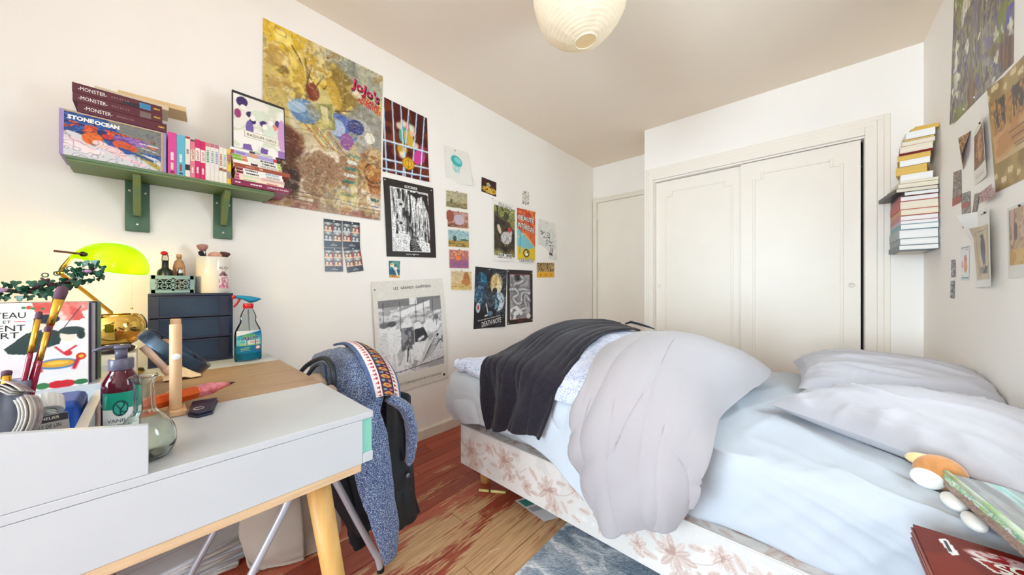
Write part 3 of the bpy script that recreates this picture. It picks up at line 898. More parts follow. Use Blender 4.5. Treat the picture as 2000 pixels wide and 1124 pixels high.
# --- dark poster, figures left out
p = Print(80, 104, (36, 36, 42), .74)
p.blot([(30, 30, 36), (46, 48, 56), (26, 26, 32)], 4, 81)
p.blot([(30, 100, 130), (60, 150, 180), (24, 60, 90)], 8, 82, mask=(1.15 - np.hypot((p.U - .2) / .15, (p.V - .22) / .13)) * 5)
p.blot([(226, 200, 130), (190, 150, 90), (240, 226, 180)], 7, 83, 2, .6, mask=(1.15 - np.hypot((p.U - .66) / .19, (p.V - .26) / .17)) * 5)
p.blot([(60, 110, 130), (120, 170, 186), (30, 56, 74), (206, 220, 226)], 6, 84, mask=(1.15 - np.hypot((p.U - .74) / .2, (p.V - .56) / .16)) * 5)
p.blot([(20, 24, 30), (60, 70, 80), (34, 40, 46)], 6, 85, mask=(1.15 - np.hypot((p.U - .42) / .2, (p.V - .58) / .17)) * 5)
p.blot([(90, 130, 150), (40, 70, 96), (150, 180, 196)], 6, 86, mask=(1.1 - np.hypot((p.U - .16) / .17, (p.V - .46) / .16)) * 5)
p.contour(9, 321, 7, (150, 186, 200), .06, mask=(p.V < .82) * (p.noise(3, 9) > .45), al=.6); p.contour(12, 323, 6, (16, 18, 24), .08, al=.6); p.ell(.12, .66, .06, .08, (190, 196, 206)); p.ell(.12, .66, .025, .035, (190, 40, 50)); p.ell(.62, .38, .07, .05, (40, 44, 60)); p.line([(.36, .60), (.44, .78), (.34, .80)], .012, (226, 226, 220)); p.ell(.5, .76, .08, .04, (90, 120, 140))
poster('dark_blue_poster', 'dark poster with teal and blond patches and spiky white title, beside the coils poster', 'poster', 'L', [(1.728, 1.201), (2.096, 1.190), (2.048, .697), (1.709, .706)], p,
       lambda u, v: .010 * np.sin(2.6 * v) * u + .02 * (u * v) ** 5, pins=[(.42, .03, 'w'), (.97, .5, 'w')],
       texts=[('DEATH NOTE', M_WHITEINK, .56, .905, .62, .085, dict(ang=-6)), ('The human whose name is written in this note', M_WHITEINK, .48, .835, .72, .024, dict(ang=-6))])

# --- coils poster
p, m = ink_sheet(78, 108, .72, 2, (.10, .08, .88, .92))
p.rect(.10, .08, .88, .92, (150, 148, 150)); p.blot([(120, 118, 120), (170, 168, 170), (140, 138, 140)], 6, 91, mask=m)
def coil(pts, w):
    pts = crom([(a, b_) for a, b_ in pts], 46)
    P_ = [tuple(q) for q in pts]
    p.line(P_, w * 1.22, (24, 24, 26)); p.line(P_, w, (214, 214, 216))
    for k in range(0, 45, 1):
        (ax, ay), (bx, by) = P_[k], P_[k + 1]
        dx, dy = (bx - ax) * p.asp, by - ay
        n = math.hypot(dx, dy) + 1e-9
        p.line([(ax - dy / n * w / p.asp, ay + dx / n * w), (ax + dy / n * w / p.asp, ay - dx / n * w)], .0022, (70, 70, 74))
p.rect(.26, .09, .5, .20, (70, 70, 72)); p.rect(.34, .10, .44, .19, (40, 40, 42))
coil([(.52, .12), (.62, .18), (.44, .24), (.26, .27), (.30, .38), (.56, .36), (.86, .40)], .034)
coil([(.12, .36), (.30, .36), (.40, .45), (.22, .52), (.36, .62), (.52, .60), (.56, .44), (.86, .44)], .034)
coil([(.86, .58), (.70, .48), (.66, .58), (.72, .70), (.52, .74), (.34, .76)], .036)
p.poly([(.11, .72), (.34, .66), (.60, .80), (.40, .92), (.11, .92)], (226, 226, 226)); p.blot([(226, 226, 226), (240, 240, 240), (120, 120, 122)], 14, 93, mask=p.inside(.12, .72, .5, .91) * (p.U * .6 + .05 < p.V - .5))
p.ell(.80, .76, .09, .06, (180, 180, 182)); p.ell(.82, .88, .08, .05, (226, 226, 226))
p.rect(.10, .915, .88, .925, (150, 34, 34)); p.rect(.10, .078, .88, .084, (150, 34, 34))
poster('coils_poster', 'black bordered poster of grey ringed coils with a thin red line', 'poster', 'L', [(2.099, 1.192), (2.454, 1.196), (2.458, .708), (2.099, .706)], p, lambda u, v: .003 * np.sin(3 * u),
       pins=[(.03, .03, 'w'), (.96, .05, 'w'), (.04, .97, 'w'), (.96, .96, 'w')], texts=[('Junji Ito', M_REDINK, .5, .957, .24, .022, {})])

# --- four photo-booth strips
def booth(seed, tones):
    p = Print(44, 70, (40, 44, 56), .64)
    k = 0
    for r_ in range(2):
        for c_ in range(2):
            x0_, y0_ = .0 + .5 * c_, .10 + .34 * r_
            x1_, y1_ = x0_ + .49, y0_ + .33
            bw = tones[k]; k += 1
            p.rect(x0_, y0_, x1_, y1_, (90, 94, 98) if bw else (110, 114, 110))
            p.put(p.inside(x0_, y0_, x1_, y1_) * np.clip(1 - np.hypot((p.U - x0_ - .22) / .22, (p.V - y0_ - .04) / .12), 0, 1), (214, 214, 210))
            if not bw: p.rect(x1_ - .09, y0_ + .06, x1_, y1_, (150, 24, 36))
            for hx, hy in ((.13, .19), (.33, .21)):
                ex, ey = x0_ + hx, y0_ + hy
                cl = p.inside(x0_, y0_, x1_, y1_) > .5
                a0 = p.a.copy()
                p.ell(ex, ey - .02, .085, .075, (40, 34, 34)); p.ell(ex, ey, .062, .058, (190, 190, 190) if bw else (232, 190, 156)); p.ell(ex, y1_, .12, .07, (200, 200, 200) if bw else (226, 186, 150))
                p.a = np.where(cl[..., None], p.a, a0)
    return p
qb = [[(.635, 1.407), (.729, 1.409), (.729, 1.256), (.637, 1.252)], [(.732, 1.410), (.828, 1.413), (.828, 1.263), (.734, 1.259)], [(.637, 1.249), (.731, 1.254), (.734, 1.123), (.642, 1.120)], [(.736, 1.254), (.830, 1.271), (.849, 1.133), (.758, 1.117)]]
lb = ['photo booth strip with colour and grey portraits, hung above the straight colour strip', 'photo booth strip with colour and grey portraits, hung above the tilted strip',
      'photo booth strip of four colour portraits hung straight', 'photo booth strip of colour portraits hanging tilted']
for k, q in enumerate(qb):
    poster('photo_strip', lb[k], 'photo', 'L', q, booth(k, [(0, 1, 1, 0), (1, 0, 0, 1), (0, 0, 0, 0), (0, 0, 0, 0)][k]), lambda u, v: .003 * v, pins=[(.55, .05, 'w')], group='photo booth strips',
           texts=[('DU', M_WHITEINK, .52, .865, .10, .035, {}), ('SALON', M_WHITEINK, .52, .915, .34, .045, {})], gloss=True)

# --- small green card
p = Print(30, 42, (70, 130, 120), .68)
p.blot([(60, 140, 124), (40, 90, 130), (96, 160, 140)], 3, 4); p.rect(0, .52, 1, .8, (40, 84, 120), .8); p.blot([(196, 180, 70), (206, 70, 50), (226, 200, 90)], 8, 5, mask=(p.V - .82) * 20)
p.line([(.32, .28), (.60, .55), (.78, .85)], .06, (236, 232, 216)); p.ell(.28, .25, .16, .12, (240, 234, 210)); p.ell(.26, .2, .1, .06, (220, 170, 60)); p.ell(.62, .45, .12, .09, (240, 236, 224))
poster('green_card', 'small green and blue card with a white shape, hung under the ink drawing', 'card', 'L', [(1.007, 1.201), (1.085, 1.203), (1.081, 1.095), (1.011, 1.096)], p)

# --- old school plate: boarding a ship
p = Print(130, 170, (226, 222, 212), .72)
ix = (.055, .17, .95, .845)
m = p.inside(*ix)
p.blot([(150, 150, 150), (186, 186, 186), (170, 170, 170), (206, 206, 206)], 6, 101, mask=m); p.put(m * (p.V < .23), (120, 120, 120))
p.blot([(140, 140, 140), (196, 196, 196)], 14, 102, 1, 3, mask=m * ((p.V > .23) & (p.V < .42)), al=.7)
p.poly([(.27, .29), (.78, .20), (.77, .26), (.55, .29), (.33, .33)], (226, 226, 224)); p.rect(.47, .17, .58, .225, (214, 214, 212)); p.rect(.77, .19, .95, .30, (130, 130, 132))
for x in (.12, .34, .56, .68, .82): p.line([(x, .19), (x - .01, .46)], .003, (70, 70, 72))
def person_fig(x, y, w, body, hat=None, leg=True):
    p.ell(x, y, w * .35, .032, (226, 226, 224)); 
    if hat: p.ell(x - .005, y - .024, w * .45, .024, hat)
    p.poly([(x - w * .5, y + .03), (x + w * .5, y + .03), (x + w * .55, y + .24), (x - w * .55, y + .24)], body)
    if leg: p.line([(x - w * .2, y + .24), (x - w * .25, y + .36), (x - w * .05, y + .37)], .012, (216, 216, 214)); p.line([(x + w * .25, y + .24), (x + w * .3, y + .36)], .012, (216, 216, 214))
p.poly([(.06, .48), (.16, .42), (.20, .60), (.24, .78), (.09, .78), (.06, .66)], (196, 196, 196)); p.ell(.12, .41, .05, .035, (224, 224, 222)); p.ell(.12, .385, .055, .025, (110, 110, 112))
person_fig(.22, .405, .13, (214, 214, 212), (90, 90, 92)); person_fig(.42, .40, .17, (104, 104, 108), None); p.blot([(90, 90, 94), (150, 150, 152)], 30, 105, mask=p.inside(.34, .44, .51, .63) * .8)
p.ell(.43, .37, .05, .03, (196, 196, 196)); p.ell(.57, .43, .05, .035, (226, 226, 224)); p.poly([(.52, .46), (.66, .45), (.72, .55), (.66, .58), (.52, .58)], (64, 64, 68)); p.line([(.58, .56), (.64, .54)], .014, (220, 220, 218))
p.ell(.74, .44, .08, .05, (226, 226, 224)); p.ell(.80, .46, .10, .045, (220, 220, 218))
p.poly([(.50, .84), (.60, .66), (.76, .58), (.95, .46), (.95, .76), (.76, .80), (.60, .79)], (188, 188, 188))
for k in range(6): p.line([(.60 + .02 * k, .78 - .02 * k), (.78 + .01 * k, .70 - .03 * k), (.95, .56 - .016 * k + .03 * k)], .003, (90, 90, 92))
p.ell(.865, .545, .018, .013, (20, 20, 22)); p.poly([(.48, .60), (.70, .58), (.58, .76), (.50, .74)], (214, 214, 212))
p.line([(.06, .80), (.3, .82), (.6, .80), (.95, .78)], .004, (90, 90, 90)); p.line([(.42, .62), (.40, .74)], .006, (40, 40, 40)); p.ell(.86, .37, .035, .025, (110, 110, 110)); p.line([(.86, .39), (.86, .45)], .004, (110, 110, 110))
p.contour(8, 341, 8, (110, 110, 112), .08, mask=m, al=.3)
p.a = np.clip((p.a - .55) * 1.3 + .60, .08, .93)
out = 1 - m
p.a = np.where((out > .5)[..., None], p.col((226, 222, 212)), p.a)
p.rect(.93, .945, .955, .965, (60, 60, 60)); p.grain(.05)
poster('history_poster', 'large grey engraving of people boarding a ship on a cream sheet behind the chair', 'poster', 'L', [(.893, 1.067), (1.408, 1.101), (1.455, .377), (.932, .355)], p,
       lambda u, v: .012 * (1 - u) ** 3 * (1 - v) + .012 * np.sin(2.5 * v), pins=[(.95, .955, 'k'), (.03, .07, 'k')],
       texts=[('LES  GRANDS  CAPÉTIENS', M_BLACKINK, .54, .066, .54, .030, dict(bold=.015, spacing=1.1)), ('SAINT LOUIS S\'EMBARQUE POUR LA CROISADE', M_BLACKINK, .50, .935, .78, .024, dict(spacing=1.1))])

# ------------------------------------------------------------------ right wall
p = Print(110, 110, (120, 110, 90), 1.0)
p.blot([(96, 92, 110), (132, 120, 84), (150, 140, 104), (110, 100, 130), (86, 76, 60), (160, 150, 120), (120, 112, 140)], 7, 111, 2.2, .7)
p.blot([(60, 64, 140), (90, 90, 170)], 8, 113, 2, .8, mask=np.clip((p.U - .72) * 8, 0, 1) * (p.noise(6, 8) > .55)); p.blot([(140, 140, 70), (120, 130, 60)], 8, 114, 2, .8, mask=(p.noise(5, 10) > .60).astype(float))
p.blot([(90, 60, 40), (130, 90, 60)], 12, 116, 3, .4, mask=np.clip((p.V - .72) * 6, 0, 1) * (p.noise(7, 12) > .52)); p.blot([(226, 222, 200), (190, 186, 170)], 18, 117, 2, .6, mask=(p.noise(9, 14) > .66).astype(float))
poster('abstract_poster', 'large dim poster of violet, olive and brown brush strokes on the right hand wall', 'poster', 'R',
       rw([(2.50, 2.42), (1.905, 2.42), (1.921, 1.779), (2.523, 1.797)]), p, lambda u, v: .02 * np.clip(.12 - u, 0, 1) * 4 * v, pins=[(.45, .97, 'w'), (.25, .975, 'w')])
p = Print(90, 80, (214, 204, 180), 1.05)
p.blot([(150, 122, 62), (170, 140, 80), (140, 112, 56)], 3, 121)
for k in range(26):
    x, y = (k * .37) % 1, (.04 if k % 2 else .10) + (0 if k < 13 else .82)
    for j in range(5): p.ell(x + .016 * math.cos(j * 1.26), y + .018 * math.sin(j * 1.26), .012, .012, (220, 200, 150))
m = p.inside(.03, .17, .99, .74)
p.blot([(170, 120, 40), (206, 160, 40), (90, 70, 40), (190, 130, 60), (60, 50, 36)], 9, 122, 2, .7, mask=m); p.blot([(186, 130, 70), (200, 150, 96), (160, 110, 60)], 5, 123, mask=m * np.clip((p.V - .40) * 12, 0, 1)); p.blot([(200, 176, 130), (210, 186, 140)], 4, 125, mask=m * np.clip((p.V - .60 + .2 * (p.U - .5)) * 10, 0, 1))
for x in (.10, .19, .34, .52, .70, .86): p.line([(x, .17), (x + .01, .42)], .014, (70, 52, 40))
for k in range(6): p.line([(.26 + .02 * k, .54 + .03 * k), (.80, .54 + .03 * k)], .004, (60, 50, 40), .8)
poster('woodland_calendar', 'ochre woodland print with white flower borders and lines of verse', 'print', 'R', rw([(2.082, 1.768), (1.62, 1.762), (1.62, 1.372), (2.055, 1.377)]), p, lambda u, v: .012 * np.clip(.2 - u, 0, 1) * 5 * (1 - v))
p = Print(50, 70, (226, 222, 212), .7)
m = p.inside(.0, .10, .90, .74)
p.blot([(110, 70, 40), (150, 100, 60), (84, 54, 36), (170, 130, 90)], 5, 131, mask=m); p.blot([(196, 150, 110), (150, 90, 60)], 10, 132, mask=m * (1.1 - np.hypot((p.U - .45) / .3, (p.V - .42) / .25)) * 3)
for k in range(3): p.line([(.1, .82 + .04 * k), (.75, .82 + .04 * k)], .004, (170, 166, 160))
poster('brown_painting_print', 'white sheet printed with a brown painting, pinned beside the woodland print', 'print', 'R', rw([(2.259, 1.672), (2.127, 1.697), (2.086, 1.452), (2.259, 1.449)]), p, lambda u, v: .012 * u * u, pins=[(.62, .05, 'k')])
def strip(seed, cols, w=34, h=50, asp=.7, sy=3.0):
    p = Print(w, h, (60, 50, 46), asp)
    return p.blot(cols, 8, seed, 1.2, sy)
NIGHT = [(30, 22, 20), (150, 80, 30), (60, 36, 24), (226, 150, 60)]
SHELF = [(70, 62, 60), (150, 130, 116), (110, 60, 56), (196, 180, 160), (84, 90, 104)]
poster('night_photo', 'curling dark photo of warm orange lights on the right hand wall', 'photo', 'R', rw([(2.45, 1.707), (2.299, 1.688), (2.312, 1.60), (2.389, 1.547)]), strip(141, NIGHT), lambda u, v: .02 * u * v)
poster('shelf_photo', 'narrow photo of crowded shelves with a red lower edge', 'photo', 'R', rw([(2.514, 1.571), (2.413, 1.556), (2.406, 1.412), (2.533, 1.414)]), strip(143, SHELF).put(np.zeros((51, 35)), 'ffffff').rect(0, .78, 1, 1, (170, 56, 50), .8))
poster('market_photo', 'narrow photo of stacked goods with a red band across it', 'photo', 'R', rw([(2.413, 1.447), (2.304, 1.438), (2.304, 1.287), (2.396, 1.293)]), strip(145, [(90, 96, 110), (150, 140, 140), (110, 110, 124), (180, 160, 140)]).rect(0, .30, 1, .42, (170, 50, 40), .7))
poster('slim_photo', 'slim tilted photo strip above the print of a standing man', 'photo', 'R', rw([(2.247, 1.412), (2.194, 1.406), (2.233, 1.335), (2.274, 1.34)]), strip(147, SHELF), lambda u, v: .002 + 0 * u)
poster('tartan_scrap', 'torn scrap of pink checked paper under the woodland print', 'scrap', 'R', rw([(2.143, 1.397), (1.993, 1.399), (2.011, 1.354), (2.143, 1.356)]), strip(149, [(150, 80, 84), (214, 190, 186), (96, 60, 64), (196, 150, 150)], 40, 26, 1.6, 2.0), lambda u, v: .010 * (1 - v) * u, lift=.016)
p = Print(54, 70, (230, 230, 226), .78)
p.rect(.10, .20, .90, .90, (196, 176, 146)); p.blot([(200, 182, 152), (188, 168, 138)], 4, 151, mask=p.inside(.10, .20, .90, .90)); p.line([(.22, .28), (.80, .26), (.82, .82), (.24, .84), (.22, .28)], .006, (130, 110, 90))
p.ell(.52, .50, .12, .15, (74, 48, 52)); p.ell(.52, .36, .06, .045, (50, 40, 44)); p.ell(.46, .34, .06, .02, (40, 34, 38)); p.ell(.53, .62, .08, .09, (70, 76, 110)); p.line([(.50, .68), (.52, .78)], .016, (70, 70, 90)); p.line([(.60, .64), (.62, .76)], .012, (60, 54, 60))
p.blot([(40, 38, 40), (150, 136, 118)], 14, 153, mask=p.inside(.27, .74, .78, .82)); p.line([(.15, .12), (.8, .12)], .004, (120, 120, 118)); p.line([(.5, .06), (.8, .06)], .006, (60, 60, 60))
poster('standing_man_print', 'curling white sheet with a sepia print of a cloaked man standing', 'print', 'R', rw([(2.305, 1.340), (2.018, 1.322), (2.003, 1.037), (2.235, 1.032)]), p, lambda u, v: .03 * np.clip(.35 - u, 0, 1) * np.clip(.35 - v, 0, 1) * 9 + .02 * u ** 2 + .003, pins=[(.75, .05, 'k')])
p = Print(54, 60, (222, 220, 212), 1.0)
m = p.inside(.04, .04, .98, .82); p.blot([(176, 150, 124), (200, 170, 130), (150, 120, 100), (196, 166, 150)], 6, 161, 2, .6, mask=m); p.blot([(206, 170, 110), (190, 150, 96)], 6, 163, mask=m * (p.V > .6)); p.ell(.22, .36, .05, .12, (110, 90, 84))
poster('sepia_print', 'sepia print of pale figures on white paper beside the print of a standing man', 'print', 'R', rw([(1.964, 1.302), (1.70, 1.302), (1.70, 1.068), (1.955, 1.063)]), p, pins=[(.35, .03, 'k')])
p = Print(24, 44, (226, 228, 228), .7)
p.ell(.55, .40, .16, .13, (206, 120, 120)); p.ell(.58, .62, .2, .16, (214, 150, 110)); p.ell(.2, .55, .1, .1, (226, 150, 170)); p.rect(.05, .92, .95, .97, (60, 150, 170)); p.line([(.1, .06), (.9, .03)], .012, (50, 50, 56)); p.line([(.1, .13), (.9, .11)], .006, (200, 120, 140))
poster('pink_figure_bookmark', 'white bookmark with a pink and orange figure and a blue foot line', 'bookmark', 'R', rw([(2.418, 1.214), (2.31, 1.209), (2.319, 1.065), (2.413, 1.067)]), p)
for k, (q, l) in enumerate((([(2.55, 1.163), (2.488, 1.161), (2.488, 1.079), (2.55, 1.079)], 'tiny grey photo strip, upper of two beside the bookmark'), ([(2.558, 1.063), (2.498, 1.064), (2.504, .981), (2.564, .982)], 'tiny grey photo strip, lower of two beside the bookmark'))):
    p = Print(12, 34, (70, 70, 74), .4); p.blot([(50, 50, 54), (110, 110, 112), (170, 170, 170)], 9, 171 + k, 1, 1.5); p.line([(.0, 0), (.0, 1)], .03, (210, 210, 210))
    poster('grey_strip', l, 'photo', 'R', rw(q), p, group='grey strips on the right wall')

# ================================================================== books
M_PAGES = mat('book_pages', (232, 222, 200), rough=.8, var=.12, scale=6, stretch=(1, 1, 60))
M_PAGESW = mat('book_pages_white', (238, 236, 232), rough=.8, var=.08, scale=6, stretch=(1, 1, 60))
def cover_mat(c, rough=.4):
    c = tuple(c)
    return mat('cover_%02x%02x%02x' % c, c, rough=rough, var=.06, scale=25)
GOLD_INK = mat('gold_ink', (226, 190, 70), rough=.35)
def book(name, label, w, l, t, M, cover, pages=None, spine=(), bands=(), group=None, hard=True, cat='book', front=None, back=None, round_spine=False):
    """local frame: x from spine to fore edge, y along the spine, z thickness.
    spine: (text, material, pos along -y .. , length, height); bands: (y0, y1, z0, z1, material)"""
    th = thing(name, label, cat, M=M, group=group)
    ct = .0022 if hard else .0007
    ov = .003 if hard else .0
    b = MB()
    b.box((0, -l / 2, 0), (w, l / 2, ct)); b.box((0, -l / 2, t - ct), (w, l / 2, t)); b.box((0, -l / 2, ct), (ct, l / 2, t - ct))
    b.build('cover', cover_mat(cover) if isinstance(cover, tuple) else cover, th, M=M)
    MB().box((ct + .0003, -l / 2 + ov, ct + .0002), (w - ov - .0004, l / 2 - ov, t - ct - .0002)).build('pages', pages or M_PAGES, th, M=M)
    def smap(p, e=.0005):
        return np.array([tuple(M @ Vector((-e, -a, t / 2 - b_))) for a, b_ in p])
    for (y0, y1, z0, z1, m) in bands:
        MB().box((-.0004, min(-y0, -y1), z0), (0, max(-y0, -y1), z1)).build('spine_band', m, th, M=M)
    for (s, m, pos, ln, h) in spine:
        if s is None:
            scribble(th, m, lambda p: smap(p, .0007), pos, 0, ln, h, seed=int(pos * 1e4) + int(t * 1e4)); continue
        lettering(th, s, m, lambda p: smap(p, .0007), pos, 0, ln, h)
    for pr, zz, sg in ((front, t, 1), (back, 0, -1)):
        if pr is None: continue
        mg = pr[1] if isinstance(pr, tuple) else (0, 0, 0, 0)
        pp = pr[0] if isinstance(pr, tuple) else pr
        e = zz + sg * .0006
        xa, xb, ya, yb = mg[0], w - mg[1], -l / 2 + mg[2], l / 2 - mg[3]
        if sg > 0:    # spine on the left, text upright along +y
            f = quad_map(*[tuple(M @ Vector(q)) for q in ((xa, yb, e), (xb, yb, e), (xb, ya, e), (xa, ya, e))])
        else:
            f = quad_map(*[tuple(M @ Vector(q)) for q in ((xb, yb, e), (xa, yb, e), (xa, ya, e), (xb, ya, e))])
        bm, c = print_mesh(pp, f)
        bm.build('cover_print', MGLOSS, th, colors=c)
        th['_map'] = 0
        PRINTMAP[th.name] = (f, tuple((M.to_3x3() @ Vector((0, 0, sg)))))
    if '_map' in th: del th['_map']
    return th
PRINTMAP = {}
def cover_text(th, s, m, cx, cy_, w, h, **k):
    f, n = PRINTMAP[th.name]
    n = np.array(n)
    return lettering(th, s, m, lambda p: f(p) + n * .0006, cx, cy_, w, h, **k)

# ------------------------------------------------------------------ green wall shelf
M_GREEN = mat('green_stained_wood', (98, 128, 92), rough=.5, col2=(126, 132, 74), scale=5, stretch=(6, .8, 3), bump=.12, bscale=20)
M_GREEND = mat('green_painted_plate', (78, 110, 88), rough=.5, var=.18, scale=9, stretch=(3, 3, .8))
sh = thing('wall_shelf', 'green stained wooden wall shelf on two brackets', 'shelf', (XL, .1, 1.25))
SZ = 1.461
b = MB(); b.box((XL + .001, -.18, 1.443), (-1.775, .378, SZ)); b.build('shelf_board', M_GREEN, sh, bevel=.002)
b = MB(); b.box((-1.7748, -.18, 1.4498), (-1.7735, .378, 1.4535)); b.build('edge_groove', M_GREEND, sh)
M_SCREW = mat('screw_head', (220, 220, 214), rough=.3, metal=.6)
for y0 in (-.061, .190):
    br = MB().box((XL + .001, y0, 1.25), (XL + .017, y0 + .064, 1.4425)).build('bracket', M_GREEND, sh, bevel=.003)
    MB().prism([(0, 0), (.13, 0), (.13, -.012), (.095, -.045), (.05, -.10), (.022, -.135), (0, -.135)], .020, Matrix.Translation((XL + .017, y0 + .042, 1.4425)) @ Matrix.Rotation(R(90), 4, 'X')).build('bracket_arm', M_GREEN, br, bevel=.002)
    for (yy, zz) in ((.012, 1.405), (.052, 1.402), (.032, 1.277)):
        MB().ball((XL + .0172, y0 + yy, zz), .0045, 10, 6, sc=(.5, 1, 1)).build('screw', M_SCREW, br, smooth=True)

XF = -1.777
def lying(y0, y1, z, t, w=.13, xf=XF, rz=0):
    """frame of a book lying flat, spine towards the room"""
    return frame((xf, (y0 + y1) / 2, z), rz=180 + rz), (y1 - y0)
def standing(y0, y1, l, z=SZ, xf=XF):
    M = Matrix(((-1, 0, 0, xf), (0, 0, 1, y0), (0, 1, 0, z + l / 2), (0, 0, 0, 1)))
    return M, y1 - y0

# lavender slipcase box with a printed panel
M = frame((XF, -.075, SZ))
bx = thing('art_box', 'lavender boxed book standing on the shelf with a colourful printed front', 'book', M=Matrix.Translation((XF - .075, -.075, SZ)))
M_LAV = cover_mat((158, 138, 196))
box_obj('case', (XF - .150, -.192, SZ), (XF, .0435, 1.609), M_LAV, bx, bevel=.0015)
box_obj('case_edge', (XF - .149, .0437, SZ + .001), (XF - .006, .0455, 1.608), cover_mat((120, 116, 160)), bx)
p = Print(120, 80, (208, 208, 214), 1.45)
p.put((p.V < .45 + .35 * p.U - .1 * np.sin(p.U * 9)).astype(float), (36, 74, 150))
p.blot([(30, 66, 140), (60, 110, 180), (24, 40, 96)], 7, 201, 1, 2, mask=(p.V < .42 + .30 * p.U).astype(float))
p.put(((p.U - .62) + (.42 - p.V) * .5 > 0).astype(float) * (p.V < .62), (120, 124, 120))
p.blot([(206, 70, 40), (236, 110, 40), (150, 40, 50)], 9, 203, 1.5, 1.5, mask=((np.abs(p.V - .28 - .12 * p.U) < .09) & (p.noise(9, 4) > .46)).astype(float))
p.blot([(110, 70, 150), (150, 110, 180)], 9, 204, 1, 2, mask=(1.1 - np.hypot((p.U - .66) / .2, (p.V - .40) / .10)) * 4)
p.ell(.27, .52, .10, .14, (226, 106, 36), -30); p.ell(.60, .55, .13, .10, (206, 84, 50), 15); p.ell(.42, .40, .06, .06, (196, 50, 50))
p.poly([(0, .62), (.18, .66), (.40, .80), (.30, .92), (0, .80)], (236, 222, 226)); p.ell(.35, .62, .08, .08, (238, 206, 200), 20); p.ell(.50, .72, .11, .09, (236, 200, 204), 30); p.line([(.55, .80), (.80, .93)], .035, (236, 196, 204)); p.line([(.04, .56), (.20, .70), (.28, .78)], .03, (238, 206, 208))
p.line([(.74, .68), (.96, .92)], .055, (150, 150, 50)); p.line([(.74, .68), (.96, .92)], .02, (196, 150, 60)); p.line([(.76, .40), (.98, .42)], .012, (236, 236, 240)); p.line([(.78, .50), (.96, .56)], .008, (226, 226, 236))
p.line([(.55, .62), (.74, .70), (.90, .78)], .03, (40, 80, 150)); p.contour(4, 351, 7, (50, 40, 66), .10, al=.4)
f = quad_map(*[(XF + .0008, y, z) for y, z in ((-.182, 1.603), (.031, 1.606), (.030, SZ + .0005), (-.184, SZ + .0005))])
bm, c = print_mesh(p, f); bm.build('cover_print', MGLOSS, bx, colors=c)
M_YEL = cover_mat((206, 176, 70))
box_obj('print_edge', (XF, .0312, SZ + .001), (XF + .001, .0345, 1.606), M_YEL, bx)
box_obj('print_edge', (XF, -.184, 1.6035), (XF + .001, .0312, 1.6062), M_YEL, bx)
nn = np.array((1, 0, 0))
for s, cx, cy_, w_, h_ in (('STONE', .155, .115, .25, .10), ('OCEAN', .41, .125, .25, .10)):
    lettering(bx, s, M_WHITEINK, lambda q: f(q) + nn * .0008, cx, cy_, w_, h_, bold=.05)

# three maroon volumes stacked on the box
MAR = (92, 34, 48)
GM = 'maroon volumes on the lavender box'
lb = ['lowest of the maroon volumes stacked on the lavender box', 'middle one of the maroon volumes stacked on the lavender box', 'topmost of the maroon volumes stacked on the lavender box']
for k, (y0, y1, z, t) in enumerate(((-.155, .045, 1.6105, .031), (-.166, .034, 1.6425, .0295), (-.167, .033, 1.673, .0295))):
    M, l = lying(y0, y1, z, t)
    bd = [] if k == 0 else [((.045), .072, .003, t - .006, cover_mat((60, 130, 170) if k == 2 else (120, 100, 96))), (.006, .045, .003, t - .014, cover_mat((40, 34, 46)))][:(2 if k == 2 else 1)]
    sp = [('-MONSTER-', M_WHITEINK, -.058, .060, .012), (None, cover_mat((130, 96, 100)), .002, .042, .006), (None, GOLD_INK, .087, .016, .0055)]
    book('manga_volume', lb[k], .135, l, t, M, MAR, M_PAGESW, sp, bd, GM, hard=False)
M, l = lying(-.123, .051, 1.7035, .013, xf=-1.80)
book('cream_paperback', 'thin cream paperback lying on top of the maroon volumes', .12, l, .016, M, (214, 198, 168), None, group=None, hard=False)
M, l = lying(-.074, .097, 1.7205, .016, xf=-1.815, rz=-6)
book('tan_paperback', 'tan paperback lying askew on top of the whole maroon stack', .11, l, .017, M, (214, 182, 132), None, hard=False)

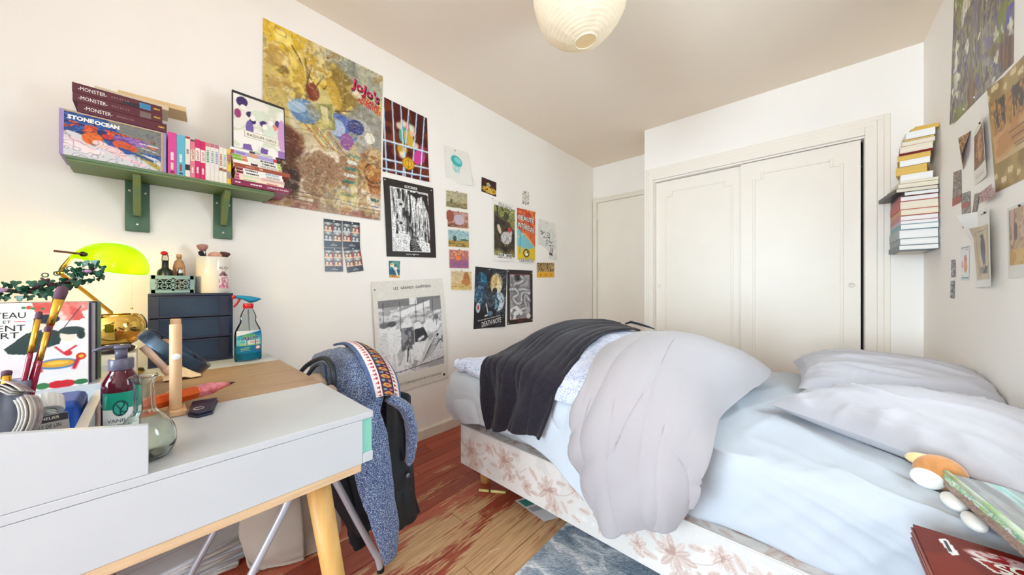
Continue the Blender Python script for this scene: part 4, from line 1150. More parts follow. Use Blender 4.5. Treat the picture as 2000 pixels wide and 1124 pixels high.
# row of standing volumes
RO = 'row of small volumes standing on the shelf'
PINK, CYAN, WHT, MAG = (214, 70, 146), (96, 178, 200), (226, 220, 212), (196, 36, 104)
M_CRM = cover_mat((236, 226, 208))
row = [  # y0, y1, height, colour, bands, text, label
    (.048, .0705, .156, PINK, [], 'candy pink volume, thickest of the standing row'),
    (.0712, .093, .154, CYAN, [], 'sky blue volume in the standing row'),
    (.094, .1075, .153, WHT, [(-.078, -.070, (170, 40, 50)), (.030, .052, (40, 36, 40))], 'white volume with a red head and black patch near its foot'),
    (.1082, .121, .148, (222, 120, 140), [(-.035, .01, (236, 214, 190)), (-.074, -.066, (120, 70, 70))], 'pale rose volume with a cream title patch'),
    (.1215, .136, .153, MAG, [(-.042, .008, (240, 228, 220))], 'taller crimson pink volume with a white title patch'),
    (.1368, .151, .150, (206, 30, 92), [(-.040, .010, (240, 228, 220))], 'crimson pink volume with a white title patch beside the white volumes'),
    (.1515, .1645, .149, WHT, [(-.0745, -.060, (206, 120, 130))], 'white volume with a pink head, beside the crimson volumes'),
    (.165, .178, .150, WHT, [(-.0745, -.060, (200, 110, 124))], 'white volume with a pink head, middle of three alike'),
    (.1785, .191, .149, WHT, [(-.0745, -.060, (190, 110, 130))], 'white volume with a pink head, beside the plain cream volumes'),
    (.1918, .2032, .144, (230, 224, 208), [(.012, .024, (150, 84, 60))], 'cream volume with a brown patch on its spine'),
    (.204, .2152, .142, (228, 226, 214), [(.014, .024, (140, 96, 80))], 'cream volume with a brown patch, beside the yellow volume'),
    (.216, .2295, .144, (226, 190, 60), [(-.072, -.058, (240, 206, 70)), (-.050, -.020, (190, 120, 110)), (.02, .05, (150, 140, 130))], 'yellow volume at the end of the standing row')]
for k, (y0, y1, l, colr, bd, lab) in enumerate(row):
    M, t = standing(y0, y1, l)
    bands = [(a, b_, .0005, t - .0005, cover_mat(c)) for a, b_, c in bd]
    book('manga_volume', lab, .112, l, t, M, colr, M_PAGESW, [], bands, RO, hard=False)
    th = bpy.data.objects[[n for n in PM if n.startswith('manga_volume')][-1]]
    ink = cover_mat((150, 30, 40)) if 3 <= k <= 5 else (M_WHITEINK if k < 2 else cover_mat((120, 110, 130)))
    # spine title runs down the spine
    def sm(pp, M=M, t=t):
        return np.array([tuple(M @ Vector((-.0009, -a, t / 2 + b_))) for a, b_ in pp])
    if 3 <= k <= 5:
        lettering(th, 'Maid Sama!', ink, sm, -.014, 0, .036, t * .62)
        scribble(th, M_WHITEINK, sm, .045, 0, .024, t * .4)
    elif k < 2:
        scribble(th, ink, sm, .012, 0, .03, t * .34)
        box_obj('spine_figure', (XF, y0 + t * .35, SZ + .016), (XF + .0008, y0 + t * .65, SZ + .042), cover_mat((226, 206, 196)) if k == 0 else cover_mat((170, 70, 80)), th)
        box_obj('spine_emblem', (XF, y0 + t * .3, SZ + .004), (XF + .0008, y0 + t * .75, SZ + .010), cover_mat((60, 40, 60)), th)
    elif 6 <= k <= 8:
        scribble(th, cover_mat(((90, 160, 130), (130, 170, 160), (140, 150, 200))[k - 6]), sm, -.02, 0, .05, t * .5)
    elif k >= 9 and k < 11:
        scribble(th, cover_mat(((190, 110, 80), (130, 170, 180))[k - 9]), sm, -.02, 0, .05, t * .5)
    else:
        scribble(th, cover_mat((130, 110, 110)), sm, -.02, 0, .02, t * .45)

# the mixed stack at the end of the shelf
ST = 'flat stack of comics at the end of the shelf'
XS = -1.762
M_CYI = cover_mat((60, 140, 180)); M_BRI = cover_mat((120, 80, 60)); M_DK = cover_mat((60, 50, 60))
stack = [  # y0,y1,z0,t,colour,pages,spine text,bands,label
    (.230, .432, SZ, .0235, (132, 26, 70), None, [('La Rose de Versailles', M_WHITEINK, .058, .078, .008), (None, M_WHITEINK, -.02, .04, .005), (None, M_WHITEINK, -.082, .018, .005)], [], 'thick wine red hardback with a white script title, lowest of the mixed stack', .165),
    (.241, .411, SZ + .0238, .0125, (236, 214, 190), None, [], [(-.085, -.072, .001, .0115, cover_mat((190, 60, 110))), (-.060, -.015, .002, .006, cover_mat((150, 196, 130))), (.02, .06, .001, .006, cover_mat((206, 120, 110)))], 'cream comic with green and pink spine patches in the mixed stack', .12),
    (.243, .413, SZ + .0365, .0125, (236, 206, 196), None, [], [(-.085, -.075, .001, .0115, cover_mat((196, 50, 100))), (.0, .085, .001, .0115, cover_mat((206, 170, 160))), (-.06, -.01, .003, .009, cover_mat((190, 216, 170)))], 'pink and cream comic under the two white volumes of the mixed stack', .12),
    (.245, .408, SZ + .0492, .0125, (236, 232, 224), None, [('BERSERK', M_BRI, .045, .050, .0085), (None, M_DK, -.028, .044, .006)], [(-.0815, -.060, .001, .0115, cover_mat((120, 30, 40)))], 'white volume with brown capitals on its spine', .12),
    (.243, .404, SZ + .0619, .0125, (238, 234, 228), None, [('BERSERK', M_CYI, .045, .050, .0085), (None, M_DK, -.028, .044, .006)], [(-.0805, -.058, .001, .0115, cover_mat((120, 30, 40)))], 'white volume with blue capitals on its spine', .12),
    (.237, .434, SZ + .0746, .0170, (158, 74, 50), None, [(None, cover_mat((206, 150, 120)), -.045, .03, .006), (None, cover_mat((226, 190, 160)), -.008, .014, .008)], [], 'terracotta paperback jutting out of the mixed stack', .14),
    (.235, .404, SZ + .0918, .0115, (236, 232, 222), None, [('NEW ATLANTIS', M_DK, .036, .060, .0075)], [(-.028, -.004, .001, .010, cover_mat((80, 30, 40))), (.07, .084, .001, .010, cover_mat((190, 150, 80)))], 'white volume with black capitals above the terracotta paperback', .12),
    (.232, .401, SZ + .1035, .0115, (226, 226, 214), None, [(None, M_DK, .040, .05, .006)], [(-.0845, -.055, .001, .0105, cover_mat((120, 164, 40))), (-.054, -.035, .001, .0105, cover_mat((200, 120, 80))), (.07, .0845, .001, .0105, cover_mat((170, 196, 80)))], 'white volume with a green spine end, lower of two alike', .12),
    (.230, .397, SZ + .1152, .0115, (228, 228, 216), None, [(None, M_DK, .036, .05, .006)], [(-.0835, -.054, .001, .0105, cover_mat((130, 170, 50))), (-.053, -.035, .001, .0105, cover_mat((210, 150, 100))), (.07, .0835, .001, .0105, cover_mat((180, 200, 90)))], 'white volume with a green spine end, upper of two alike', .12),
    (.226, .383, SZ + .1269, .0160, (170, 156, 206), None, [(None, cover_mat((110, 90, 160)), -.045, .03, .006)], [(-.078, -.068, .001, .015, cover_mat((196, 50, 40))), (-.020, .012, .001, .015, cover_mat((206, 150, 120))), (.066, .078, .001, .015, cover_mat((196, 50, 40)))], 'lilac volume with red spine ends in the mixed stack', .12),
    (.224, .380, SZ + .1431, .0105, (236, 232, 222), None, [('NEW ATLANTIS', M_DK, .036, .060, .0075)], [(-.015, .004, .001, .0095, cover_mat((60, 60, 50)))], 'white volume with black capitals, topmost of the mixed stack', .12)]
for (y0, y1, z0, t, colr, pg, sp, bd, lab, wd) in stack:
    M, l = lying(y0, y1, z0, t, xf=XS)
    book('stacked_comic', lab, wd, l, t, M, colr, M_PAGES, sp, bd, ST, hard=(t > .02))
# picture book leaning upright on the stack
p = Print(84, 108, (226, 222, 212), .77)
p.blot([(226, 222, 214), (206, 210, 190), (232, 228, 222)], 3, 211)
for (x, y, rx, ry, c, rt) in ((.16, .12, .10, .09, (60, 44, 96), 20), (.34, .32, .10, .06, (56, 40, 90), 0), (.36, .43, .06, .05, (50, 40, 90), 0), (.58, .42, .08, .06, (70, 50, 110), 0), (.74, .44, .08, .07, (60, 44, 100), 30), (.62, .56, .07, .07, (90, 60, 130), 0),
                              (.08, .36, .06, .08, (150, 60, 110), 0), (.86, .34, .05, .07, (80, 56, 110), 0), (.80, .43, .06, .05, (226, 140, 120), 0), (.30, .58, .07, .14, (110, 90, 160), 0), (.95, .55, .08, .3, (196, 150, 196), 0), (.45, .30, .12, .10, (206, 216, 196), 20), (.68, .55, .12, .16, (206, 216, 200), 0)):
    p.ell(x, y, rx, ry, c, rt)
for x, y in ((.36, .37), (.60, .47), (.72, .36), (.18, .22)): p.ell(x, y, .05, .05, (240, 232, 224))
p.poly([(.18, .90), (.32, .88), (.36, 1), (.16, 1)], (120, 90, 160)); p.poly([(.52, .88), (.66, .90), (.64, 1), (.50, 1)], (110, 84, 156)); p.rect(.86, .86, 1, 1, (150, 110, 170))
p.rect(.20, .64, .88, .76, (232, 226, 210)); p.line([(.20, .64), (.88, .64), (.88, .76), (.20, .76), (.20, .64)], .004, (170, 160, 150))
t = .012
c0 = Vector((-1.765, .2315, SZ + .1545)); up = Vector((-.13, .012, 1)).normalized(); rt_ = Vector((0, 1, -.055)).normalized()
zz = rt_.cross(up).normalized(); rt_ = up.cross(zz).normalized()
M = Matrix(((rt_.x, up.x, zz.x, 0), (rt_.y, up.y, zz.y, 0), (rt_.z, up.z, zz.z, 0), (0, 0, 0, 1)))
M = Matrix.Translation(c0 + up * .128 + rt_ * .0 - zz * t) @ M
rg = book('picture_book', 'white picture book with purple cover figures leaning upright on the mixed stack', .187, .252, t, M, (44, 42, 44), M_PAGESW, front=(p, (.004, .004, 0, .012)))
cover_text(rg, 'RADIUM GIRLS', cover_mat((90, 84, 80)), .54, .705, .58, .055)

# ================================================================== desk
DZ = .73
M_DWHITE = mat('desk_white_laminate', (198, 204, 209), rough=.42, var=.03, scale=5)
def oak_mat(name, c1, c2, st=(1.2, 14, 14)):
    return mat(name, c1, rough=.45, col2=c2, scale=5, stretch=st, bump=.05, bscale=9, detail=6)
M_OAK = oak_mat('desk_oak', (184, 156, 124), (158, 128, 96), (30, 1.4, 20))
M_OAKS = oak_mat('pale_oak', (224, 196, 158), (204, 170, 130), (30, 1.6, 20))
M_PINE = mat('pine_leg', (226, 184, 112), rough=.4, col2=(206, 158, 88), scale=4, stretch=(16, 16, 1.5))
M_MINT = mat('mint_laminate', (138, 208, 190), rough=.45)
DY0, DY1 = -.86, .367
dk = thing('desk', 'white desk with an oak centre panel, mint end insert and splayed wooden legs', 'desk', (-1.33, -.25, 0))
box_obj('front_leaf', (-1.142, DY0, .7155), (-.786, DY1, DZ), M_DWHITE, dk, bevel=.0015)
box_obj('oak_panel', (-1.640, DY0, .7155), (-1.1425, DY1, DZ - .0004), M_OAK, dk, bevel=.0008)
box_obj('back_leaf', (-1.890, DY0, .7155), (-1.6405, DY1, DZ), M_DWHITE, dk, bevel=.0015)
box_obj('apron', (-.802, DY0, .611), (-.7868, .3415, .7150), M_DWHITE, dk, bevel=.001)
box_obj('apron_lip', (-.802, .342, .611), (-.7868, DY1, .634), M_DWHITE, dk, bevel=.002)
box_obj('mint_insert', (-.803, .343, .6342), (-.792, .3655, .7148), M_MINT, dk)
box_obj('side_apron', (-1.88, .348, .611), (-.8035, .364, .7150), M_DWHITE, dk)
box_obj('back_apron', (-1.88, DY0, .611), (-1.865, .347, .7150), M_DWHITE, dk)
box_obj('bottom_rail', (-.835, DY0, .592), (-.7885, .34, .6105), M_OAKS, dk, bevel=.002)
box_obj('under_panel', (-1.86, DY0, .600), (-.836, .34, .6105), M_OAKS, dk)
for (xa, ya, xb, yb) in ((-.855, .262, -.835, .345), (-1.80, .262, -1.83, .345), (-.855, -.75, -.835, -.83), (-1.80, -.75, -1.83, -.83)):
    MB().tube([(xa, ya, .5995), (xa * .5 + xb * .5, (ya + yb) / 2, .3), (xb, yb, 0)], [.0255, .0225, .0185], 20).build('leg', M_PINE, dk, smooth=True)

# ------------------------------------------------------------------ organizer at the front left
og = thing('desk_organizer', 'white desk organizer tray with a tall front board on the desk', 'organizer', (-1.0, -.3, DZ))
b = MB()
b.prism([(-.70, 0), (0, 0), (0, .079), (-.13, .107), (-.70, .150)], .012, Matrix.Translation((-.798, 0, DZ + .0003)) @ Matrix(((0, 0, 1, 0), (1, 0, 0, 0), (0, 1, 0, 0), (0, 0, 0, 1))))
b.build('front_board', M_DWHITE, og, bevel=.0012)
box_obj('divider', (-1.2, -.082, DZ + .0003), (-.7985, -.067, .800), M_DWHITE, og, bevel=.001)
box_obj('rear_tier', (-1.46, -.70, DZ + .0003), (-1.2005, -.066, .8125), M_DWHITE, og, bevel=.001)

# ------------------------------------------------------------------ comics standing on the rear tier, covers to the front
def facing(xf, y1, w, l, z, yaw=0):
    """frame of a book standing with its front cover to the room: x -> +Y, y up, z -> +X"""
    M = Matrix(((0, 0, 1, 0), (1, 0, 0, 0), (0, 1, 0, 0), (0, 0, 0, 1)))
    return Matrix.Translation((xf, y1 - w, z + l / 2)) @ Matrix.Rotation(R(yaw), 4, 'Z') @ M
p = Print(110, 140, (236, 234, 230), .74)
p.blot([(206, 86, 80), (226, 130, 120), (240, 200, 190)], 5, 301, 1, 1, mask=((p.V < .22) & (p.U > .46 + .3 * p.V)).astype(float) * (p.noise(5, 3) > .42))
for x, y in ((.32, .055), (.40, .06), (.30, .40)): p.ell(x + .12, y, .03, .02, (206, 70, 50)); p.ell(x + .16, y + .01, .02, .015, (70, 120, 80)); p.ell(x + .07, y, .02, .015, (80, 130, 90))
p.poly([(.22, .50), (.42, .34), (.60, .30), (.74, .34), (.72, .52), (.40, .58), (.26, .56)], (40, 62, 60)); p.ell(.60, .24, .10, .075, (238, 214, 196)); p.ell(.60, .19, .115, .05, (28, 40, 56)); p.poly([(.55, .32), (.62, .32), (.60, .40)], (240, 240, 238))
p.line([(.93, .05), (.76, .30)], .005, (90, 60, 70))
p.poly([(.52, .72), (.60, .52), (.76, .47), (.93, .54), (.98, .80), (.50, .88)], (232, 230, 232)); p.ell(.81, .39, .085, .07, (240, 216, 200)); p.ell(.84, .335, .12, .045, (46, 66, 66)); p.ell(.93, .39, .04, .05, (40, 56, 60)); p.line([(.68, .52), (.76, .60), (.88, .52)], .010, (196, 40, 56)); p.ell(.80, .60, .04, .03, (206, 50, 60))
p.ell(.70, .715, .19, .058, (86, 130, 170)); p.ell(.70, .712, .155, .040, (220, 160, 50)); p.ell(.70, .705, .10, .02, (236, 190, 80)); p.ell(.93, .65, .05, .04, (200, 60, 40)); p.ell(.93, .65, .025, .02, (230, 180, 60))
p.line([(.50, .68), (.54, .78)], .018, (190, 40, 50)); p.line([(.90, .68), (.86, .78)], .018, (190, 40, 50))
for x in (.70, .78): p.ell(x, .955, .09, .04, (206, 50, 60))
p.ell(.56, .955, .06, .035, (70, 130, 80)); p.ell(.93, .955, .07, .03, (60, 120, 76)); p.blot([(214, 200, 210), (226, 214, 220)], 5, 305, mask=((p.U < .45) & (p.V > .6)).astype(float) * .6)
COV = [((236, 232, 226), 'white manga with a painted couple and a bowl on its cover, foremost of its row'), ((60, 60, 92), 'dark blue volume right behind the white manga'), ((190, 186, 190), 'pale grey volume third in the row behind the white manga'),
       ((52, 56, 70), 'charcoal volume fourth in the row behind the white manga'), ((110, 140, 96), 'sage green volume at the back of the row behind the white manga')]
for k, (colr, lab) in enumerate(COV):
    t = .013 if k else .016
    xf = -1.2205 - .0145 * k - (.003 if k else 0)
    M = facing(xf, -.0915 + .0035 * k, .134, .186 - .002 * (k % 3), .813)
    bk = book('comic_book', lab, .134, .186 - .002 * (k % 3), t, M, colr, M_PAGESW, front=p if k == 0 else None, group='row of comics on the organizer', hard=False)
    if k == 0:
        for s, cx, cy_, w_, h_ in (('TEAU', .275, .135, .27, .065), ('ET', .25, .205, .07, .03), ('IENT', .27, .275, .27, .065), ('ERT', .24, .355, .22, .065)):
            cover_text(bk, s, M_BLACKINK, cx, cy_, w_, h_)
        b = MB(); f_, n_ = PRINTMAP[bk.name]
        b.add((f_(np.array([(.31, .202), (.41, .202), (.41, .208), (.31, .208)])) + np.array(n_) * .0006).tolist(), [(0, 1, 2, 3)]); b.build('title_rule', M_REDINK, bk)

# ------------------------------------------------------------------ ivy garland on the comics
iv = thing('ivy_garland', 'dark green artificial ivy garland lying on top of the comics', 'plant', (-1.25, -.15, 1.0))
M_LEAF = mat('ivy_leaf', (26, 92, 62), rough=.4, col2=(14, 58, 42), scale=30)
M_STEM = mat('ivy_stem', (58, 34, 38), rough=.6)
M_PET = mat('lilac_petal', (176, 140, 176), rough=.5)
path = crom([(-1.24, -.34, 1.02), (-1.235, -.26, 1.012), (-1.24, -.215, 1.026), (-1.235, -.17, 1.022), (-1.24, -.13, 1.038), (-1.235, -.10, 1.062), (-1.235, -.085, 1.078)], 40)
MB().tube(path.tolist(), .004, 8).build('stem', M_STEM, iv, smooth=True)
MB().tube([(-1.24, -.17, 1.02), (-1.23, -.152, 1.042), (-1.225, -.145, 1.050)], [.005, .006, .002], 8).build('stem', M_STEM, iv, smooth=True)
MB().tube([(-1.24, -.12, 1.04), (-1.23, -.145, 1.036), (-1.225, -.155, 1.052)], [.006, .005, .002], 8).build('stem', M_STEM, iv, smooth=True)
lf = None
rg = random.Random(11)
leafp = []
for k in range(20):
    a = 2 * math.pi * k / 20
    r = .0070 * (1 + .30 * math.cos(3 * a) - .06 * math.cos(6 * a))
    leafp.append((r * math.cos(a), r * math.sin(a)))
for k in range(170):
    c = path[int(rg.random() ** .8 * 39)]
    sp = .016 if c[1] < -.13 else .02
    loc = Vector((c[0] + rg.uniform(-.012, .022), c[1] + rg.uniform(-1, 1) * sp, max(1.009, c[2] + rg.uniform(-.022, .016))))
    M = Matrix.Translation(loc) @ Euler((rg.uniform(0, 6.3), R(rg.uniform(40, 120)), rg.uniform(-.8, .8))).to_matrix().to_4x4() @ Matrix.Scale(rg.uniform(.6, .95), 4)
    if lf is None:
        lf = MB().prism(leafp, .0012, Matrix.Identity(4)).build('leaf', M_LEAF, iv, M=Matrix.Translation(loc), origin=tuple(loc)); PM['leaf0'] = 1
    else:
        q = lf.copy(); COL.objects.link(q); q.parent = iv; q.matrix_local = PM[iv.name].inverted() @ M
for k, (y, z) in enumerate(((-.150, 1.058), (-.128, 1.070), (-.118, 1.074), (-.135, 1.062))):
    an = np.linspace(0, 2 * math.pi, 13)
    MB().tube([(-1.225, y + .0042 * math.cos(a), z + .0042 * math.sin(a)) for a in an], .0011, 6).build('tendril', M_LEAF, iv, smooth=True)
for (y, z, s) in ((-.094, 1.068, 1), (-.203, 1.026, 1.2)):
    MB().ball((-1.222, y, z), .006 * s, 10, 6, sc=(.7, 1.3, .7)).build('petal', M_PET, iv, smooth=True)

# ------------------------------------------------------------------ things in the organizer
M_CUP = mat('brush_cup_tin', (150, 156, 176), rough=.35, metal=.4, var=.2, scale=30)
cup = thing('brush_cup', 'grey tin cup holding paint brushes in the organizer', 'cup', (-.945, -.148, DZ))
MB().lathe([(.019, 0), (.022, .15), (.0215, .151), (.0205, .149), (.0175, .003)], 28, Matrix.Translation((-.945, -.148, DZ + .0005)), cap=False).build('wall', M_CUP, cup, smooth=True)
MB().lathe([(.0001, .001), (.019, .001)], 28, Matrix.Translation((-.945, -.148, DZ + .0005)), cap=False).build('bottom', M_CUP, cup)
M_RED = mat('lacquer_red', (140, 16, 52), rough=.2, coat=.5); M_BRASS = mat('brass', (214, 168, 70), rough=.25, metal=1.0); M_HAIR = mat('brush_hair', (96, 66, 82), rough=.8, var=.3, scale=90, stretch=(1, 1, .2))
def brush(name, label, a, b_, r, tip, flat=.5, handle=M_RED, hair=M_HAIR, group='paint brushes in the tin cup', fer=.72, wide=1.1):
    a, b_ = Vector(a), Vector(b_)
    t = thing(name, label, 'brush', a, group=group)
    d = b_ - a
    P = lambda k: tuple(a + d * k)
    MB().tube([P(0), P(.3), P(fer - .04), P(fer)], [r * .35, r * .8, r, r * .9], 14).build('handle', handle, t, smooth=True)
    MB().tube([P(fer), P(fer + .06), P(1 - tip)], [r * 1.05, r * 1.08, r * wide], 16, flat=flat).build('ferrule', M_BRASS, t, smooth=True)
    MB().tube([P(1 - tip), P(1 - tip * .5), P(1 - tip * .12), P(1)], [r * wide * .97, r * wide * 1.12, r * wide * .9, r * .25], 16, flat=flat).build('bristles', hair, t, smooth=True)
    return t
brush('paint_brush', 'large red handled brush with a gold ferrule, thickest in the tin cup', (-.955, -.158, .735), (-.925, -.0955, 1.034), .0040, .075, .6, fer=.78, wide=1.6)
brush('paint_brush', 'slim red handled brush with a gold ferrule in the tin cup', (-.940, -.153, .735), (-.930, -.119, .992), .0031, .05, .9, fer=.74)
brush('paint_brush', 'slim short red handled brush leaning right in the tin cup', (-.950, -.145, .735), (-.922, -.110, .968), .0029, .04, .9, fer=.76)
brush('paint_brush', 'brush with a blunt blue handle end in the tin cup', (-.935, -.158, .735), (-.940, -.150, .900), .0045, .05, .8, handle=mat('blue_handle', (50, 90, 130), rough=.3), fer=.75)

# bottle of oil lying back in the tray
ob = thing('oil_bottle', 'square glass bottle with a ribbed white cap and dark label leaning in the organizer', 'bottle', (-.96, -.096, DZ))
Mo = Matrix.Translation((-.915, -.1095, .752)) @ Matrix.Rotation(R(10), 4, 'Z') @ Matrix.Rotation(R(-40), 4, 'Y')
M_OGL = mat('oil_glass', (206, 206, 190), rough=.08, trans=.85, ior=1.45)
box_obj2 = lambda n, a, c, m, par, M, bv=0.0: MB().box(a, c).build(n, m, par, M=M, bevel=bv)
box_obj2('body', (-.024, -.024, 0), (0, .024, .082), M_OGL, ob, Mo, .004)
MB().lathe([(.014, 0), (.014, .008)], 20, Mo @ Matrix.Translation((-.012, 0, .0822))).build('neck', M_OGL, ob, smooth=True)
capv = MB(); seg = 40
for i, (r0, z) in enumerate(((.021, 0), (.022, .002), (.0215, .026), (.020, .028))):
    for k in range(seg):
        r = r0 * (1 + (.018 if k % 2 else -.018)); a = 2 * math.pi * k / seg
        capv.v.append((r * math.cos(a), r * math.sin(a), z))
capv.f = [(i * seg + k, i * seg + (k + 1) % seg, (i + 1) * seg + (k + 1) % seg, (i + 1) * seg + k) for i in range(3) for k in range(seg)] + [tuple(range(3 * seg, 4 * seg)), tuple(range(seg))[::-1]]
capv.build('cap', mat('white_plastic', (232, 232, 230), rough=.4), ob, M=Mo @ Matrix.Translation((-.012, 0, .0905)))
lb_ = box_obj2('label', (.0002, -.023, .006), (.0009, .023, .078), mat('oil_label', (176, 176, 176), rough=.5), ob, Mo)
box_obj2('label_band', (.0010, -.023, .064), (.0014, .023, .077), mat('navy_band', (24, 28, 48), rough=.4), lb_, Mo)
f = quad_map(*[tuple(Mo @ Vector(q)) for q in ((.0018, -.023, .078), (.0018, .023, .078), (.0018, .023, .006), (.0018, -.023, .006))])
for s, m, y, w_, h_ in (('SENNELIER', M_WHITEINK, .095, .62, .07), ('HUILE DE LIN', M_BLACKINK, .30, .66, .10), ('CLARIFIÉE', M_BLACKINK, .45, .50, .10), ('Clarified Linseed Oil', M_BLACKINK, .60, .66, .08)):
    lettering(lb_, s, m, f, .5, y, w_, h_)
# blue case behind it and a dark folded cloth in front
tag(MB().box((-1.13, -.20, DZ + .0005), (-1.02, -.085, .818)).build('blue_case', mat('blue_plastic', (36, 78, 160), rough=.35), bevel=.012), 'bright blue plastic case behind the oil bottle', 'case')
pts = [[(-.800 - .035 * i, -.23 + .022 * j, .742 + .050 * math.exp(-((i - 1.2) / 1.4) ** 2) * (.8 + .2 * math.sin(j * 2.1)) * (1 - .75 * (j / 6) ** 2)) for j in range(7)] for i in range(4)]
tag(MB().grid(loft(pts, 20, 30, lambda U, V: .004 * (ridge(U * 4, V * 5, 3, 2)))).build('dark_cloth', mat('slate_cloth', (58, 66, 78), rough=.85, var=.2, scale=40), smooth=True, solid=.004), 'crumpled slate grey cloth in the front of the organizer', 'cloth')
# rolled magazine
mg_ = []
for i in range(26):
    a = .2 + 2 * math.pi * 1.15 * i / 25
    r = .036 - .0006 * i
    mg_.append([(-.862 + q * .012, -.166 + r * math.cos(a), .872 + r * math.sin(a) * 1.25) for q in (0, 1)])
mgz = thing('rolled_magazine', 'rolled glossy magazine with a pictured cover in the organizer', 'magazine', (-.87, -.17, .8))
P_ = Print(60, 50, (206, 196, 190), 1.2).blot([(214, 200, 186), (150, 140, 150), (176, 120, 96), (110, 112, 130), (230, 226, 222)], 5, 331, 1, 2)
uv = np.stack([P_.U.ravel(), P_.V.ravel()], 1)
def roll(q):
    a = .5 - q[:, 0] * 2 * math.pi * .98; r = .042
    x = -.842 - q[:, 1] * .085
    return np.stack([x, -.158 + r * np.cos(a), .848 + r * 1.35 * np.sin(a) - .02 * q[:, 1]], 1)
bm, c = print_mesh(P_, roll); bm.build('outer_page', MGLOSS, mgz, colors=c, smooth=True, solid=.0015)
for k, s_ in enumerate((.93, .86, .79)):
    an = np.linspace(0, 2 * math.pi * .96, 40)
    G = np.array([[(-.843 - .0005 * k - x_, -.158 + .042 * s_ * math.cos(.5 - a), .848 + .042 * 1.35 * s_ * math.sin(.5 - a) - .02 * x_ / .085) for a in an] for x_ in (0, .082)])
    MB().grid(G).build('page', M_PAGESW, mgz, smooth=True, solid=.0012)

# ------------------------------------------------------------------ pump bottle
pb = thing('pump_bottle', 'burgundy soap bottle with a grey pump and a teal and white label', 'bottle', (-1.0, -.036, DZ))
T = Matrix.Translation((-1.0, -.036, DZ + .0005))
M_BURG = mat('burgundy_gel', (96, 16, 40), rough=.08, trans=.35, ior=1.4, coat=.3)
MB().lathe([(.022, 0), (.0255, .003), (.0255, .108), (.0245, .118), (.019, .130), (.0155, .137), (.0155, .142)], 40, T).build('body', M_BURG, pb, smooth=True)
M_PUMP = mat('pump_grey', (96, 92, 112), rough=.3)
MB().lathe([(.0165, .140), (.0170, .141), (.0170, .160), (.0155, .162)], 32, T).build('collar', M_PUMP, pb, smooth=True, bevel=.001)
MB().lathe([(.0082, .162), (.0082, .182)], 20, T).build('pump_stem', M_PUMP, pb, smooth=True)
b = MB(); b.lathe([(.012, .182), (.0125, .184), (.0115, .188), (.004, .189)], 24, T)
b.tube([(-1.0, -.038, DZ + .187), (-.995, -.056, DZ + .187), (-.990, -.070, DZ + .182)], [.0065, .005, .004], 12, flat=.6)
b.build('pump_head', M_PUMP, pb, smooth=True)
def cyl_map(cx, cy_, r, a0, a1, z0, z1):
    return lambda q, e=0.0: np.stack([cx + (r + e) * np.cos(a0 + (a1 - a0) * np.asarray(q)[:, 0]), cy_ + (r + e) * np.sin(a0 + (a1 - a0) * np.asarray(q)[:, 0]), z1 - (z1 - z0) * np.asarray(q)[:, 1]], 1)
f = cyl_map(-1.0, -.036, .0259, R(-58), R(58), DZ + .012, DZ + .100)
P_ = Print(50, 60, (236, 240, 238), .8); P_.rect(0, 0, 1, .36, (22, 150, 126)); P_.blot([(22, 150, 126), (40, 166, 140)], 3, 5, mask=(P_.V < .36).astype(float) * .6)
P_.ell(.5, .34, .19, .165, (24, 50, 60), soft=.06); P_.ell(.5, .34, .155, .135, (60, 170, 150), soft=.06); P_.line([(.5, .48), (.5, .36), (.40, .25)], .014, (24, 50, 60)); P_.line([(.5, .38), (.60, .26), (.56, .22)], .014, (24, 50, 60)); P_.line([(.50, .40), (.62, .44)], .012, (24, 50, 60))
bm, c = print_mesh(P_, f); lab_ = bm.build('label', MGLOSS, pb, colors=c, smooth=True)
M_NAVY = mat('navy_ink', (20, 44, 60), rough=.5)
for s, y, w_, h_ in (('VANILLE', .60, .66, .07), ('BOURBON', .71, .74, .07), ('BOURBON', .80, .40, .04), ('VANILLA', .86, .40, .04)):
    lettering(lab_, s, M_NAVY, lambda q: f(q, .0003), .5, y, w_, h_)

# ------------------------------------------------------------------ glass carafe
vs = thing('glass_carafe', 'small clear green tinted glass carafe with a flared lip at the front of the desk', 'vase', (-.868, -.003, DZ))
M_GLASS = mat('green_tint_glass', (238, 247, 242), rough=.02, trans=1.0, ior=1.46)
out_ = [(.0005, .002), (.024, .0), (.031, .003), (.0375, .016), (.0390, .032), (.0350, .052), (.0245, .070), (.0155, .082), (.0135, .095), (.0132, .125), (.0150, .138), (.0185, .1455)]
o2 = crom(out_, 44)
inn = [(max(.0004, r - (.0022 if z < .13 else .0016)), z + (.003 if z < .02 else (.001 if z < .08 else .0))) for r, z in o2[::-1]]
MB().lathe([tuple(q) for q in o2] + inn, 48, Matrix.Translation((-.868, -.003, DZ + .0008)) @ Euler((R(1), R(2), 0)).to_matrix().to_4x4(), cap=False).build('glass', M_GLASS, vs, smooth=True)

